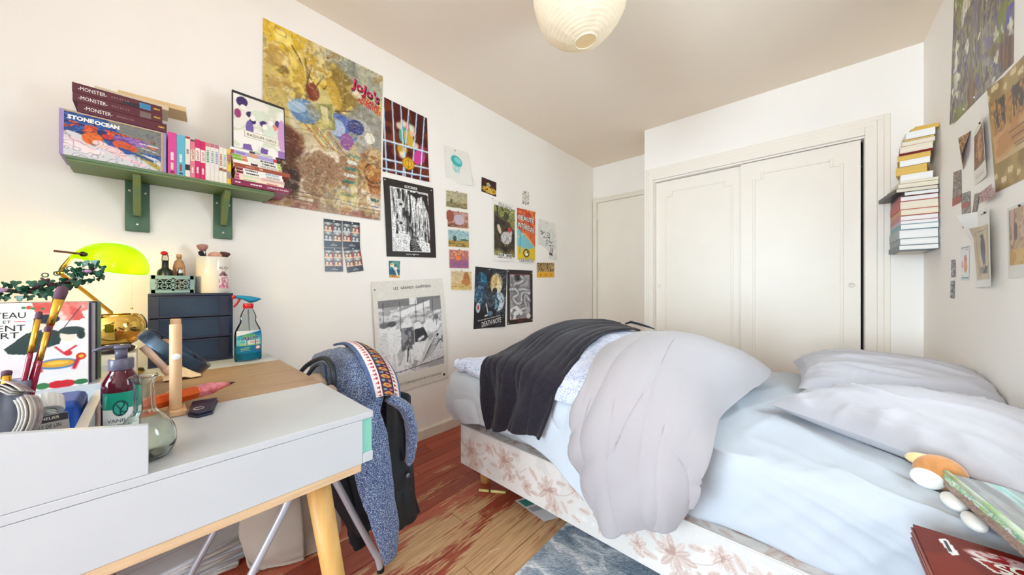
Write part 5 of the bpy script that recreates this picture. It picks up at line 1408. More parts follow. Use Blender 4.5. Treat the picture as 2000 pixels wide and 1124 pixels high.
# ------------------------------------------------------------------ tilting mirror on a dowel
mi = thing('table_mirror', 'round tilting table mirror with a dark rim on a wooden dowel stand', 'mirror', (-1.113, .043, DZ))
MB().lathe([(.0098, 0), (.0108, .001), (.0108, .198), (.0098, .2005)], 28, Matrix.Translation((-1.113, .043, DZ + .014))).build('dowel', mat('beech', (222, 184, 142), rough=.45, col2=(206, 164, 122), scale=6, stretch=(14, 14, 1.5)), mi, smooth=True, bevel=.001)
MB().lathe([(.0098, 0), (.0108, .001), (.0108, .198), (.0098, .2005)], 28, Matrix.Translation((-1.301, .0503, DZ + .014))).build('dowel', MATS['beech'], mi, smooth=True, bevel=.001)
MB().prism([(-.205, -.012), (.022, -.012), (.026, .004), (.026, .018), (-.205, .018)], .0135, Matrix.Translation((-1.113, .043, DZ + .0003))).build('foot', MATS['beech'], mi, bevel=.003)
MB().ball((-1.1015, .0435, .868), .0078, 16, 8, sc=(.35, 1, 1)).build('knob', mat('white_plastic', (232, 232, 230), rough=.4), mi, smooth=True)
nrm = Vector((.02, .69, .72)).normalized()
Mm = Matrix.Translation((-1.207, .047, .867)) @ nrm.to_track_quat('Z', 'Y').to_matrix().to_4x4()
MB().lathe([(.079, -.013), (.081, -.012), (.081, .012), (.079, .013), (.077, .0115), (.077, -.0115)], 56, Mm, cap=False).build('rim', mat('slate_rim', (58, 74, 90), rough=.25, metal=.7), mi, smooth=True, bevel=.0008)
MB().lathe([(.0769, -.011), (.0769, .0105)], 56, Mm).build('mirror_glass', mat('mirror_glass', (226, 228, 230), rough=.03, metal=1.0), mi)

# ------------------------------------------------------------------ pencil shaped case and wallet
pc = thing('pencil_shaped_case', 'orange and pink patterned pencil shaped case lying on the oak panel', 'pencil case', (-1.26, .08, DZ))
a, b_ = Vector((-1.102, -.048, DZ + .0315)), Vector((-1.219, .166, DZ + .0300))
d = (b_ - a)
M_PAT = mat('patterned_orange', (206, 70, 26), rough=.35, col2=(226, 150, 170), scale=60)
M_ORA = mat('plain_orange', (206, 84, 24), rough=.35)
MB().tube([tuple(a), tuple(a + d * .25), tuple(a + d * .72)], .0165, 6).build('barrel', M_PAT, pc)
MB().tube([tuple(a + d * .10 + Vector((.0008, .0004, .0008))), tuple(a + d * .60 + Vector((.0008, .0004, .0008)))], .0162, 6).build('stripe', M_ORA, pc)
MB().tube([tuple(a + d * .72), tuple(a + d * .93)], [.0165, .0055], 12).build('cone', M_PAT, pc, smooth=True)
MB().tube([tuple(a + d * .93), tuple(a + d)], [.0054, .0008], 10).build('tip', mat('dark_tip', (60, 24, 34), rough=.5), pc, smooth=True)
Mw = Matrix.Translation((-1.115, .055, DZ + .0004)) @ Matrix.Rotation(R(-8), 4, 'Z')
wl = thing('wallet', 'dark navy wallet lying beside the mirror stand', 'wallet', M=Mw)
MB().prism([(-.045, .012), (.045, .012), (.072, .030), (.062, .056), (-.045, .062)], .006, Matrix.Identity(4)).build('lower_flap', mat('navy_leather', (36, 40, 62), rough=.45, bump=.2, bscale=200), wl, M=Mw, bevel=.002)
MB().prism([(-.044, .013), (.043, .013), (.069, .031), (.059, .054), (-.044, .060)], .006, Matrix.Translation((0, 0, .0065))).build('upper_flap', MATS['navy_leather'], wl, M=Mw, bevel=.002)
an = np.linspace(0, 2 * math.pi, 25)
MB().tube([(.034 + .010 * math.cos(q), .030 + .009 * math.sin(q), .0127) for q in an], .0005, 6).build('ring_mark', mat('white_plastic', (232, 232, 230)), wl, M=Mw)

# ------------------------------------------------------------------ drawer tower
XT = -1.811
M_TOW = mat('navy_plastic', (38, 46, 72), rough=.38)
M_TOWP = mat('navy_plastic_panel', (30, 44, 70), rough=.18, col2=(36, 62, 92), scale=7)
tw = thing('drawer_tower', 'dark navy plastic drawer tower standing against the wall at the back of the desk', 'drawers', (XT - .06, .12, DZ))
ty0, ty1 = -.002, .240
b = MB()
b.box((XL + .002, ty0, DZ + .0005), (XT - .004, ty0 + .006, 1.0075)); b.box((XL + .002, ty1 - .006, DZ + .0005), (XT - .004, ty1, 1.0075))
b.box((XL + .002, ty0 + .006, 1.000), (XT - .004, ty1 - .006, 1.0075)); b.box((XL + .002, ty0 + .006, DZ + .0005), (XL + .008, ty1 - .006, 1.0))
b.box((XT - .010, ty0, 1.0005), (XT, ty1, 1.0085)); b.box((XT - .010, ty0, DZ + .0005), (XT, ty1, .742))
b.build('casing', M_TOW, tw, bevel=.001)
for k in range(3):
    z1 = .9995 - k * .0865; z0 = z1 - .084
    dwr = MB().box((XT - .08, ty0 + .008, z0 + .004), (XT - .004, ty1 - .008, z0 + .008)).box((XT - .006, ty0 + .002, z0), (XT - .003, ty1 - .002, z1 - .001)).build('drawer', M_TOW, tw)
    b = MB()      # raised frame around two recessed panels
    for (a0, a1, c0, c1) in ((ty0 + .002, ty0 + .028, z0, z1 - .001), (ty1 - .044, ty1 - .012, z0, z1 - .001), (ty1 - .004, ty1 - .001, z0, z1 - .001), (ty0 + .028, ty1 - .044, z0, z0 + .008), (ty0 + .028, ty1 - .044, z1 - .007, z1 - .001), (ty1 - .012, ty1 - .004, z0, z0 + .008), (ty1 - .012, ty1 - .004, z1 - .006, z1 - .001)):
        b.box((XT - .003, a0, c0), (XT + .0015, a1, c1))
    b.build('drawer_front', M_TOW, dwr, bevel=.0006)
    MB().box((XT - .0029, ty0 + .0282, z0 + .0082), (XT - .0015, ty1 - .0442, z1 - .0072)).build('panel', M_TOWP, dwr)
    MB().box((XT - .0029, ty1 - .0118, z0 + .0082), (XT - .0015, ty1 - .0042, z1 - .0062)).build('panel', M_TOWP, dwr)

# ------------------------------------------------------------------ perforated crate with bottles
ZT = 1.0087
M_CRATE = mat('blue_grey_plastic', (112, 146, 160), rough=.5)
ct_ = thing('mini_crate', 'small blue grey perforated plastic crate on the drawer tower', 'crate', (-1.85, .063, ZT))
cx0, cx1, cy0, cy1, ch = -1.906, -1.812, .003, .123, .070
MB().box((cx0, cy0, ZT + .0003), (cx1, cy1, ZT + .003)).build('base', M_CRATE, ct_)
def crate_side(yz, x0_, x1_):
    """a side made of bars with triangular gaps"""
    b = MB()
    return b
for (ax, pa, pb_) in (('x', cx1, (cy0, cy1)), ('x', cx0, (cy0, cy1)), ('y', cy0, (cx0, cx1)), ('y', cy1, (cx0, cx1))):
    b = MB()
    L_ = pb_[1] - pb_[0]
    def bar(s0, z0, s1, z1, w_=.0022):
        d_ = Vector((s1 - s0, z1 - z0)); n_ = Vector((-d_.y, d_.x)).normalized() * w_ / 2
        P4 = [(s0 + n_.x, z0 + n_.y), (s1 + n_.x, z1 + n_.y), (s1 - n_.x, z1 - n_.y), (s0 - n_.x, z0 - n_.y)]
        th_ = .0025 if pa in (cx0, cy0) else -.0025
        vv_ = [((pa, pb_[0] + s, ZT + z) if ax == 'x' else (pb_[0] + s, pa, ZT + z)) for s, z in P4] + [((pa + th_, pb_[0] + s, ZT + z) if ax == 'x' else (pb_[0] + s, pa + th_, ZT + z)) for s, z in P4]
        b.add(vv_, [(0, 1, 2, 3), (7, 6, 5, 4), (0, 4, 5, 1), (1, 5, 6, 2), (2, 6, 7, 3), (3, 7, 4, 0)])
    bar(.003, .008, L_ - .003, .008, .014); bar(.003, ch - .008, L_ - .003, ch - .008, .014); bar(.007, .003, .007, ch, .013); bar(L_ - .007, .003, L_ - .007, ch, .013); bar(L_ / 2, .01, L_ / 2, ch - .01, .006)
    for rz in (.015, .0283, .0416): bar(.013, rz + .0, L_ - .013, rz + .0, .003)
    for i in range(3):
        z0_, n_ = .015 + .0133 * i, 8
        for k in range(n_):
            s0 = .0135 + (L_ - .027) * k / n_; s1 = .0135 + (L_ - .027) * (k + 1) / n_
            bar(s0, z0_ + (.0133 if (k + i) % 2 else 0), s1, z0_ + (0 if (k + i) % 2 else .0133), .0024)
    b.build('side', M_CRATE, ct_)
hz = ZT + .0036
M_DKG = mat('dark_green_bottle', (22, 36, 32), rough=.25)
bt = thing('dropper_bottle', 'dark bottle with a red topped pump standing in the crate', 'bottle', (-1.845, .043, hz))
T = Matrix.Translation((-1.845, .043, hz))
MB().lathe([(.021, 0), (.0225, .002), (.0225, .076), (.020, .086), (.0105, .094), (.0095, .098), (.0095, .124)], 32, T).build('body', M_DKG, bt, smooth=True)
MB().lathe([(.010, .1242), (.0102, .128), (.0085, .146)], 20, T).build('collar', thin_glass('clear_cap', (232, 232, 228), .2), bt, smooth=True)
MB().ball((-1.845, .0405, hz + .152), .0105, 16, 10, sc=(1, 1, .8)).build('top', mat('red_plastic', (200, 26, 30), rough=.3), bt, smooth=True)
f = cyl_map(-1.845, .043, .0227, R(-50), R(50), hz + .05, hz + .085)
lettering(bt, 'ZEN', M_WHITEINK, lambda q: f(q, .0005), .5, .72, .62, .34)
M_AMB = mat('amber_plastic', (206, 160, 120), rough=.15, trans=.5)
bt = thing('amber_bottle', 'translucent amber bottle standing in the crate behind the dark bottle', 'bottle', (-1.885, .076, hz))
T = Matrix.Translation((-1.882, .082, hz))
MB().lathe([(.017, 0), (.019, .002), (.019, .080), (.0175, .105), (.013, .125), (.0065, .132), (.0065, .140)], 32, T).build('body', M_AMB, bt, smooth=True)
MB().lathe([(.0085, .1402), (.0085, .152), (.004, .154)], 16, T).build('cap', mat('tan_cap', (196, 150, 116), rough=.4), bt, smooth=True)
f = cyl_map(-1.882, .082, .0192, R(-50), R(50), hz + .07, hz + .105)
for k in range(3): scribble(bt, mat('brown_ink', (120, 80, 60)), lambda q: f(q, .0004), .5, .2 + .25 * k, .7, .08, seed=k)
bt = thing('silver_vial', 'small clear vial with a silver cap standing in the crate', 'vial', (-1.835, .083, hz))
T = Matrix.Translation((-1.830, .083, hz))
MB().lathe([(.008, 0), (.0085, .001), (.0085, .066)], 20, T).build('vial', MATS['clear_cap'], bt, smooth=True)
MB().lathe([(.0092, .0662), (.0092, .094)], 20, T).build('cap', mat('chrome', (220, 220, 220), rough=.12, metal=1.0), bt, smooth=True)

# ------------------------------------------------------------------ white canister of make-up brushes
cn = thing('brush_canister', 'white ceramic canister with a pink print on the drawer tower', 'canister', (-1.866, .182, ZT))
T = Matrix.Translation((-1.868, .184, ZT + .0003))
MB().lathe([(.053, 0), (.055, .002), (.055, .150), (.0545, .1515), (.052, .150), (.052, .004)], 48, T, cap=False).build('wall', mat('cream_ceramic', (232, 226, 214), rough=.18, coat=.4), cn, smooth=True)
MB().lathe([(.0001, .004), (.054, .004)], 48, T, cap=False).build('bottom', MATS['cream_ceramic'], cn)
f = cyl_map(-1.868, .184, .0553, R(12), R(52), ZT + .02, ZT + .12)
P_ = Print(40, 60, (232, 226, 214), .5); P_.blot([(232, 226, 214), (196, 90, 130), (220, 160, 180)], 9, 341, mask=((P_.V > .52)).astype(float)); P_.blot([(232, 226, 214), (232, 226, 214), (150, 110, 120)], 10, 343, mask=((P_.V < .5) & (P_.V > .1)).astype(float)); P_.ell(.5, .42, .1, .05, (90, 60, 70))
bm, c = print_mesh(P_, f); bm.build('print', MGLOSS, cn, colors=c, smooth=True)
lettering(cn, 'US', mat('grey_ink', (110, 100, 100)), lambda q: f(q, .0004), .5, .14, .5, .12)
PK, BRN = mat('pink_bristle', (196, 140, 128), rough=.9, var=.2, scale=80), mat('brown_bristle', (110, 76, 66), rough=.9, var=.3, scale=80)
GB = 'make-up brushes in the white canister'
def mbrush(label, base, top, r, hair, hl, fan=1.0, hm=None):
    a, b_ = Vector(base), Vector(top); d = b_ - a; L_ = d.length
    t = thing('makeup_brush', label, 'brush', a, group=GB)
    k = 1 - hl / L_
    MB().tube([tuple(a), tuple(a + d * (k - .12))], [r * .3, r * .42], 12).build('handle', hm or M_BLACKINK, t, smooth=True)
    MB().tube([tuple(a + d * (k - .12)), tuple(a + d * k)], [r * .45, r * .6], 14).build('ferrule', MATS['chrome'], t, smooth=True)
    MB().tube([tuple(a + d * (k + (1 - k) * q)) for q in (0, .3, .65, .9, 1)], [r * .6, r * .9, r * fan, r * fan * .8, r * .15], 18).build('bristles', hair, t, smooth=True)
zb = ZT + .006
mbrush('tall fluffy pink make-up brush in the white canister', (-1.87, .170, zb), (-1.86, .148, 1.212), .017, PK, .026, 1.1, mat('cream_handle', (226, 196, 176)))
mbrush('dark brown flared make-up brush in the white canister', (-1.87, .195, zb), (-1.862, .222, 1.186), .015, BRN, .024, 1.25)
mbrush('small black make-up brush in the white canister', (-1.865, .180, zb), (-1.845, .142, 1.182), .009, mat('black_bristle', (40, 40, 48), rough=.9), .020)
tag(MB().ball((-1.845, .187, 1.1655), .017, 20, 12, sc=(.9, 1.35, .95)).build('makeup_sponge', mat('sponge', (222, 178, 150), rough=.9, col2=(206, 140, 130), scale=40), smooth=True), 'round peach make-up sponge on the brim of the white canister', 'sponge')

# ------------------------------------------------------------------ spray bottle
sp = thing('spray_bottle', 'clear window cleaner spray bottle half full of turquoise liquid', 'spray bottle', (-1.724, .277, DZ))
T = Matrix.Translation((-1.724, .277, DZ + .0005))
M_CLR = thin_glass('clear_plastic', (236, 240, 241), .25, .08)
M_LIQ = mat('turquoise_liquid', (10, 150, 180), rough=.15, spec=.3)
prof = crom([(.0405, 0), (.0445, .006), (.0445, .050), (.0445, .105), (.040, .130), (.031, .150), (.0255, .165), (.0270, .178), (.0240, .190), (.019, .204), (.0140, .214), (.0140, .219)], 50)
MB().lathe([tuple(q) for q in prof], 44, T, sx=.62).build('bottle', M_CLR, sp, smooth=True)
MB().lathe([(.039, .003), (.0428, .008), (.0428, .050), (.0428, .058)], 44, T, sx=.60).build('liquid', M_LIQ, sp, smooth=True)
MB().lathe([(.0170, .2152), (.0175, .216), (.0175, .234), (.0165, .2355)], 30, T).build('collar', mat('red_plastic', (200, 26, 30), rough=.3), sp, smooth=True, bevel=.0008)
M_TURQ = mat('turquoise_plastic', (18, 136, 172), rough=.28)
hd = [[(.010, .0), (.010, .0)]]
b = MB()
prof_h = crom([(-.040, .269, .0065), (-.030, .270, .009), (-.012, .268, .013), (.004, .266, .0155), (.022, .262, .014), (.036, .258, .010), (.045, .252, .002)], 24)
prof_l = crom([(-.040, .256), (-.028, .255), (-.014, .248), (-.002, .238), (.012, .240), (.028, .247), (.045, .2515)], 24)
G = []
for (y, zt, w_), (y2, zb_) in zip(prof_h, prof_l):
    ring_ = []
    for k in range(16):
        a_ = 2 * math.pi * k / 16
        ring_.append((w_ * math.cos(a_), y, (zt + zb_) / 2 + (zt - zb_) / 2 * math.sin(a_)))
    G.append(ring_)
b.grid(np.array(G), closed=True); b.f.append(tuple(range(16))); b.f.append(tuple(range(23 * 16, 24 * 16)))
b.build('spray_head', M_TURQ, sp, M=T, smooth=True)
MB().lathe([(.0055, 0), (.0075, .003), (.0075, .012)], 16, T @ Matrix.Translation((0, -.0405, .2625)) @ Matrix.Rotation(R(90), 4, 'X')).build('nozzle', MATS['red_plastic'], sp, smooth=True)
MB().tube([(0, -.028, .256), (0, -.031, .246), (0, -.038, .234), (0, -.046, .222)], [.005, .0045, .004, .003], 10, T).build('trigger', mat('red_clear', (206, 50, 46), rough=.2, trans=.3), sp, smooth=True)
MB().tube([(0, 0, .21), (0, .004, .12), (0, .006, .02)], .0022, 8, T).build('dip_tube', MATS['clear_cap'], sp, smooth=True)
def oval_map(e0=.0):
    def f(q, e=0.0):
        q = np.asarray(q)
        a_ = R(-62) + R(124) * q[:, 0]
        z = DZ + .125 - .092 * q[:, 1]
        return np.stack([-1.724 + (.0452 * .62 + e0 + e) * np.cos(a_), .277 + (.0452 + e0 + e) * np.sin(a_), z], 1)
    return f
f = oval_map()
P_ = Print(60, 60, (40, 150, 190), .95)
P_.blot([(30, 130, 176), (60, 170, 200), (110, 196, 210)], 3, 351, .6, 1); P_.put((P_.V > .66).astype(float), (16, 120, 160)); P_.put((P_.V < .24 - .24 * P_.U).astype(float), (222, 232, 236)); P_.ell(.5, .28, .26, .13, (90, 170, 110)); P_.rect(.14, .54, .98, .66, (150, 196, 140)); P_.rect(.36, .42, .9, .60, (206, 226, 216)); P_.rect(.4, .42, .42, .64, (60, 110, 120)); P_.rect(.7, .42, .72, .64, (60, 110, 120)); P_.ell(.82, .78, .13, .09, (206, 50, 46)); P_.ell(.82, .77, .09, .065, (236, 236, 240))
for k in range(3): P_.line([(.2, .76 + .06 * k), (.5, .75 + .06 * k)], .008, (196, 206, 120))
bm, c = print_mesh(P_, f); lb_ = bm.build('label', MGLOSS, sp, colors=c, smooth=True)
M_BLUI = mat('blue_ink', (24, 50, 130), rough=.4)
lettering(lb_, 'Apta', M_WHITEINK, lambda q: f(q, .0004), .50, .335, .66, .24, bold=.04, shear=.25, ang=-6)
lettering(lb_, 'Apta', M_BLUI, lambda q: f(q, .0009), .50, .335, .62, .22, bold=.015, shear=.25, ang=-6)
lettering(lb_, 'vitres', M_PINKINK, lambda q: f(q, .0006), .70, .50, .36, .10, shear=.25)

# ------------------------------------------------------------------ box, gold globe, tube, pouch
tag(MB().box((-1.66, -.30, DZ + .0005), (-1.475, -.024, .838)).build('storage_box', mat('ivory_card', (232, 224, 204), rough=.6, var=.04), bevel=.002), 'low ivory box under the gold globe at the back of the desk', 'box')
gl = thing('gold_globe', 'mirror finish gold glass globe on a dark foot standing on the ivory box', 'ornament', (-1.53, -.068, .838))
T = Matrix.Translation((-1.53, -.066, .8385))
MB().lathe([(.030, 0), (.036, .003), (.040, .012), (.030, .020)], 36, T).build('foot', mat('dark_resin', (46, 30, 34), rough=.3), gl, smooth=True)
MB().lathe([(.0295, .0185)] + [(.064 * math.sin(a_), .075 - .060 * math.cos(a_)) for a_ in np.linspace(.55, math.pi - .95, 22)] + [(.050, .1115), (.046, .1115)], 48, T, cap=False).build('globe', mat('gold_mirror', (226, 186, 96), rough=.06, metal=1.0), gl, smooth=True)
for k in range(9):
    a_ = 2 * math.pi * k / 9
    MB().tube([(.045 * math.cos(a_ + q * .12), .045 * math.sin(a_ + q * .12), .112 + .000 * q) for q in (0, 3, 6)], .0012, 6, T).build('rim_wire', M_BRASS, gl, smooth=True)
tb_ = thing('cosmetic_tube', 'pale pink cosmetic tube leaning beside the gold globe', 'tube', (-1.53, .03, DZ))
a, b_ = Vector((-1.555, .048, .748)), Vector((-1.555, -.012, .845)); d = b_ - a
MB().tube([tuple(a), tuple(a + d * .22)], .0125, 18).build('cap', mat('rose_cap', (226, 186, 166), rough=.3), tb_, smooth=True)
MB().tube([tuple(a + d * .22), tuple(a + d * .6), tuple(a + d)], [.0135, .0135, .015], 18, flat=.7).build('body', mat('pale_pink_plastic', (232, 204, 188), rough=.3), tb_, smooth=True)
pts = [[(-1.60 + .03 * i, .03 + .022 * j, DZ + .004 + .030 * math.exp(-((i - 1.5) / 1.2) ** 2 - ((j - 1.8) / 1.5) ** 2)) for j in range(5)] for i in range(4)]
tag(MB().grid(loft(pts, 20, 24, lambda U, V: .005 * ridge(U * 3, V * 4, 7, 2))).build('beige_pouch', mat('beige_satin', (230, 206, 172), rough=.45, sheen=.3), smooth=True, solid=.002), 'small crumpled beige satin pouch on the desk behind the mirror', 'pouch')

# ------------------------------------------------------------------ banker lamp with a green glass shade
SC = Vector((-1.62, -.078, 1.098))
lp = thing('desk_lamp', 'lit brass desk lamp with a bright green glass shade behind the comics', 'lamp', (-1.72, -.12, DZ))
ax = Vector((.80, -.60, 0)).normalized(); bx_ = Vector((.60, .80, 0)).normalized()
G = []
NS, NT = 30, 28
for i in range(NS + 1):
    t = -1 + 2 * i / NS
    s = max(0.02, (1 - abs(t) ** 3.0)) ** .5
    ring_ = []
    for k in range(NT + 1):
        th_ = math.pi * (k / NT)
        o_ = bx_ * (-math.cos(th_) * .062 * (.55 + .45 * s)) + Vector((0, 0, 1)) * (math.sin(th_) * .072 * s)
        ro = R(24)
        h_ = o_.dot(bx_); v_ = o_.z
        h2, v2 = h_ * math.cos(ro) + v_ * math.sin(ro), -h_ * math.sin(ro) + v_ * math.cos(ro)
        ring_.append(tuple(SC + ax * (t * .074) + bx_ * h2 + Vector((0, 0, v2))))
    G.append(ring_)
gs = bpy.data.materials.new('green_shade_glass'); gs.use_nodes = True
nt = gs.node_tree; pbs = nt.nodes['Principled BSDF']; pbs.inputs['Base Color'].default_value = (*lin((140, 200, 20)), 1); pbs.inputs['Roughness'].default_value = .15; pbs.inputs['Coat Weight'].default_value = .3
t2 = nt.nodes.new('ShaderNodeBsdfTranslucent'); t2.inputs[0].default_value = (*lin((182, 232, 6)), 1)
mx = nt.nodes.new('ShaderNodeMixShader'); mx.inputs[0].default_value = .55
nt.links.new(pbs.outputs[0], mx.inputs[1]); nt.links.new(t2.outputs[0], mx.inputs[2]); nt.links.new(mx.outputs[0], nt.nodes['Material Output'].inputs[0])
b = MB(); b.grid(np.array(G)); shd = b.build('shade', gs, lp, smooth=True, solid=.002)
e0 = SC + ax * .076 + Vector((0, 0, .030))
MB().tube([tuple(e0 + Vector((-.004, 0, 0))), tuple(e0 + ax * .006)], [.006, .0075], 14).build('shade_knob', mat('dark_metal', (70, 66, 60), rough=.3, metal=.8), shd, smooth=True)
MB().tube([tuple(e0 + ax * .003), tuple(e0 + ax * .006 + Vector((-.01, -.05, .006)))], .0032, 10).build('pivot_rod', mat('brown_rod', (96, 50, 34), rough=.4), shd, smooth=True)
arm = [(-1.76, -.06, .752), (-1.72, -.085, .95), (-1.69, -.135, 1.02), (-1.66, -.178, 1.075), (-1.655, -.172, 1.092), (-1.64, -.152, 1.128)]
MB().tube(arm, .0052, 12).build('arm', M_BRASS, lp, smooth=True)
MB().ball(arm[3], .0075).build('elbow', M_BRASS, lp, smooth=True)
MB().tube([arm[5], tuple(SC + Vector((0, 0, .050)))], .004, 10).build('shade_holder', M_BRASS, lp, smooth=True)
MB().lathe([(.05, 0), (.052, .004), (.048, .014), (.012, .020), (.006, .024)], 32, Matrix.Translation((-1.76, -.06, DZ + .0005))).build('base', M_BRASS, lp, smooth=True)
M_BULB = mat('lit_bulb', (255, 236, 190), emit=(255, 214, 130), estr=8.0)
MB().ball(tuple(SC + Vector((0, 0, .020))), .016).build('bulb', M_BULB, lp, smooth=True)
ch = MB()
for k in range(20): ch.ball((-1.60, -.036, 1.075 - .0052 * k), .0014, 6, 4)
ch.ball((-1.60, -.036, .966), .0032, 8, 6)
ch.build('pull_chain', M_BRASS, lp, smooth=True)
pl = bpy.data.lights.new('desk_lamp_light', 'POINT'); pl.energy = 1.5; pl.color = (1.0, .66, .20); pl.shadow_soft_size = .018
plo = bpy.data.objects.new('desk_lamp_light', pl); COL.objects.link(plo); plo.location = SC + Vector((0, 0, -.002))

# ================================================================== bed
BX0, BX1, BY0, BY1 = -1.316, .508, 1.07, 2.47
bd = thing('bed', 'double bed with a floral upholstered base and short wooden legs', 'bed', ((BX0 + BX1) / 2, (BY0 + BY1) / 2, 0))
# floral ticking printed on the front, the top border and the foot of the base
def floral(w, h, wm, hm, seed=3):
    """w,h cells; wm,hm metres"""
    p = Print(w, h, (214, 210, 206), wm / hm)
    p.blot([(216, 212, 208), (206, 203, 199)], 3 * hm / .2, seed, 1, 1)
    rg_ = random.Random(seed)
    ph = lambda x, y: (x / wm, y / hm)
    PA, PB, PC = (188, 164, 154), (200, 182, 173), (172, 144, 133)
    def flower(cx, cy_, r):
        for k in range(11):
            a = 2 * math.pi * k / 11 + rg_.uniform(-.15, .15); rr = r * rg_.uniform(.8, 1.1)
            x, y = ph(cx + rr * .55 * math.cos(a), cy_ + rr * .55 * math.sin(a))
            p.ell(x, y, rr * .50 / wm, rr * .17 / hm, PB if k % 2 else PA, math.degrees(a), al=.85)
            p.line([ph(cx, cy_), ph(cx + rr * math.cos(a), cy_ + rr * math.sin(a))], .0011 / hm, (222, 210, 202), .8)
        for k in range(5):
            a = rg_.uniform(0, 6.3); p.ell(*ph(cx + r * .2 * math.cos(a), cy_ + r * .2 * math.sin(a)), r * .24 / wm, r * .10 / hm, PC, math.degrees(a), al=.8)
    def leaf(cx, cy_, r, a):
        p.ell(*ph(cx, cy_), r / wm, r * .42 / hm, PB, math.degrees(a), al=.85); p.line([ph(cx - r * math.cos(a), cy_ - r * math.sin(a)), ph(cx + r * math.cos(a), cy_ + r * math.sin(a))], .001 / hm, PC, .9)
    x = .075
    k = 0
    while x < wm + .1:
        cy_ = hm * (.42 if k % 2 else .58)
        flower(x, cy_, .056); flower(x + .035, cy_ + .055, .03)
        for a, dd in ((.4, .085), (2.6, .08), (3.6, .075), (5.6, .08), (1.6, .07)):
            leaf(x + dd * math.cos(a), cy_ + dd * math.sin(a), .022, a + .5)
        flower(x + .125, hm * (.30 if k % 2 == 0 else .72), .03); leaf(x + .15, hm * .36, .018, 1.0); leaf(x + .105, hm * .58, .016, -.6); leaf(x + .13, hm * .85, .018, .3)
        p.line([ph(x + .05, cy_), ph(x + .09, hm * .5), ph(x + .125, hm * .35)], .0012 / hm, PC, .7)
        x += .235; k += 1
    return p.grain(.03, 60)
M_TICK = mat('floral_ticking', 'ffffff', rough=.8, attr='print', bump=.15, bscale=400)
z0, z1 = .135, .335
b = MB(); b.box((BX0 + .0015, BY0 + .0015, z0), (BX1, BY1, z1 - .0015))
b.build('base_core', mat('plain_ticking', (208, 203, 198), rough=.85), bd)
P_ = floral(560, 62, BX1 - BX0, .2, 3)
f = quad_map((BX0, BY0, z1), (BX1, BY0, z1), (BX1, BY0, z0), (BX0, BY0, z0))
bm, c = print_mesh(P_, f); bm.build('front_cover', M_TICK, bd, colors=c)
P_ = floral(560, 50, BX1 - BX0, .16, 8)
f = quad_map((BX0, BY0 + .16, z1), (BX1, BY0 + .16, z1), (BX1, BY0, z1), (BX0, BY0, z1))
bm, c = print_mesh(P_, f); bm.build('top_border', M_TICK, bd, colors=c)
P_ = floral(300, 44, BY1 - BY0, .2, 5)
f = quad_map((BX0, BY1, z1), (BX0, BY0, z1), (BX0, BY0, z0), (BX0, BY1, z0))
bm, c = print_mesh(P_, f); bm.build('foot_cover', M_TICK, bd, colors=c)
MB().tube([(BX0, BY0, z1), (BX1, BY0, z1)], .0030, 8).build('piping', MATS['plain_ticking'], bd, smooth=True)
MB().tube([(BX0, BY1, z1), (BX0, BY0, z1)], .0030, 8).build('piping', MATS['plain_ticking'], bd, smooth=True)
for (x, y) in ((-1.272, 1.20), (.44, 1.20), (-1.272, 2.38), (.44, 2.38)):
    MB().tube([(x, y, z0), (x, y, 0)], [.030, .026], 24).build('leg', M_PINE, bd, smooth=True)

# mattress under a fitted sheet
M_SHEET = mat('white_sheet', (186, 193, 202), rough=.85, var=.02, scale=4, sheen=.15)
M_GREY = mat('grey_cotton', (168, 163, 166), rough=.85, var=.03, scale=5, sheen=.2)
M_PILL = mat('pillow_cotton', (178, 175, 180), rough=.85, var=.03, scale=5, sheen=.2)
M_WHITE = mat('white_cotton', (200, 210, 220), rough=.85, var=.02, scale=5, sheen=.2)
mt = thing('mattress', 'mattress with a wrinkled white fitted sheet on the floral bed base', 'mattress', (-.4, 1.78, z1))
my0, my1, mx0, mx1, mz = 1.118, 2.452, -1.27, .506, .545
prof = [(my0 + .012, z1 + .002), (my0 - .004, z1 + .012), (my0 - .006, .40), (my0 - .006, .46), (my0, .505), (my0 + .018, .533), (my0 + .05, mz), (my0 + .12, mz + .002)] + \
       [(y, mz + .003) for y in np.linspace(my0 + .25, my1 - .2, 6)] + [(my1 - .06, mz), (my1 - .01, .52), (my1, .46), (my1, z1 + .004)]
ctrl = [[(x, y, z) for x in np.linspace(mx0, mx1, 9)] for y, z in prof]
def wr(U, V):
    d = .010 * ridge(V * 9 + U * 4, U * 5 - V * 3, 31, 4) + .006 * ridge(V * 20 - U * 9, U * 6, 33, 3)
    d = d + .012 * np.exp(-((V - .82) / .13) ** 2) * ridge(V * 16 + U * 22, U * 9 + V * 7, 35, 3) * (U < .62)
    return d * np.clip(U * 30, 0, 1)
G = loft(ctrl, 130, 170, wr)
MB().grid(G[:, ::-1]).build('fitted_sheet', M_SHEET, mt, smooth=True)
b = MB(); b.box((mx0 + .004, my0 + .012, z1 + .0005), (mx1 - .004, my1 - .006, .528)); b.build('core', mat('mattress_core', (226, 226, 226), rough=.9), mt, bevel=.01)

def cover(name, label, cat, ctrl, nu, nv, m, disp, thick=.012, colors=None, group=None):
    G = loft(ctrl, nu, nv, disp)
    o = MB().grid(G).build(name, m, smooth=True, solid=thick, soff=-1.0)
    return tag(o, label, cat, group)

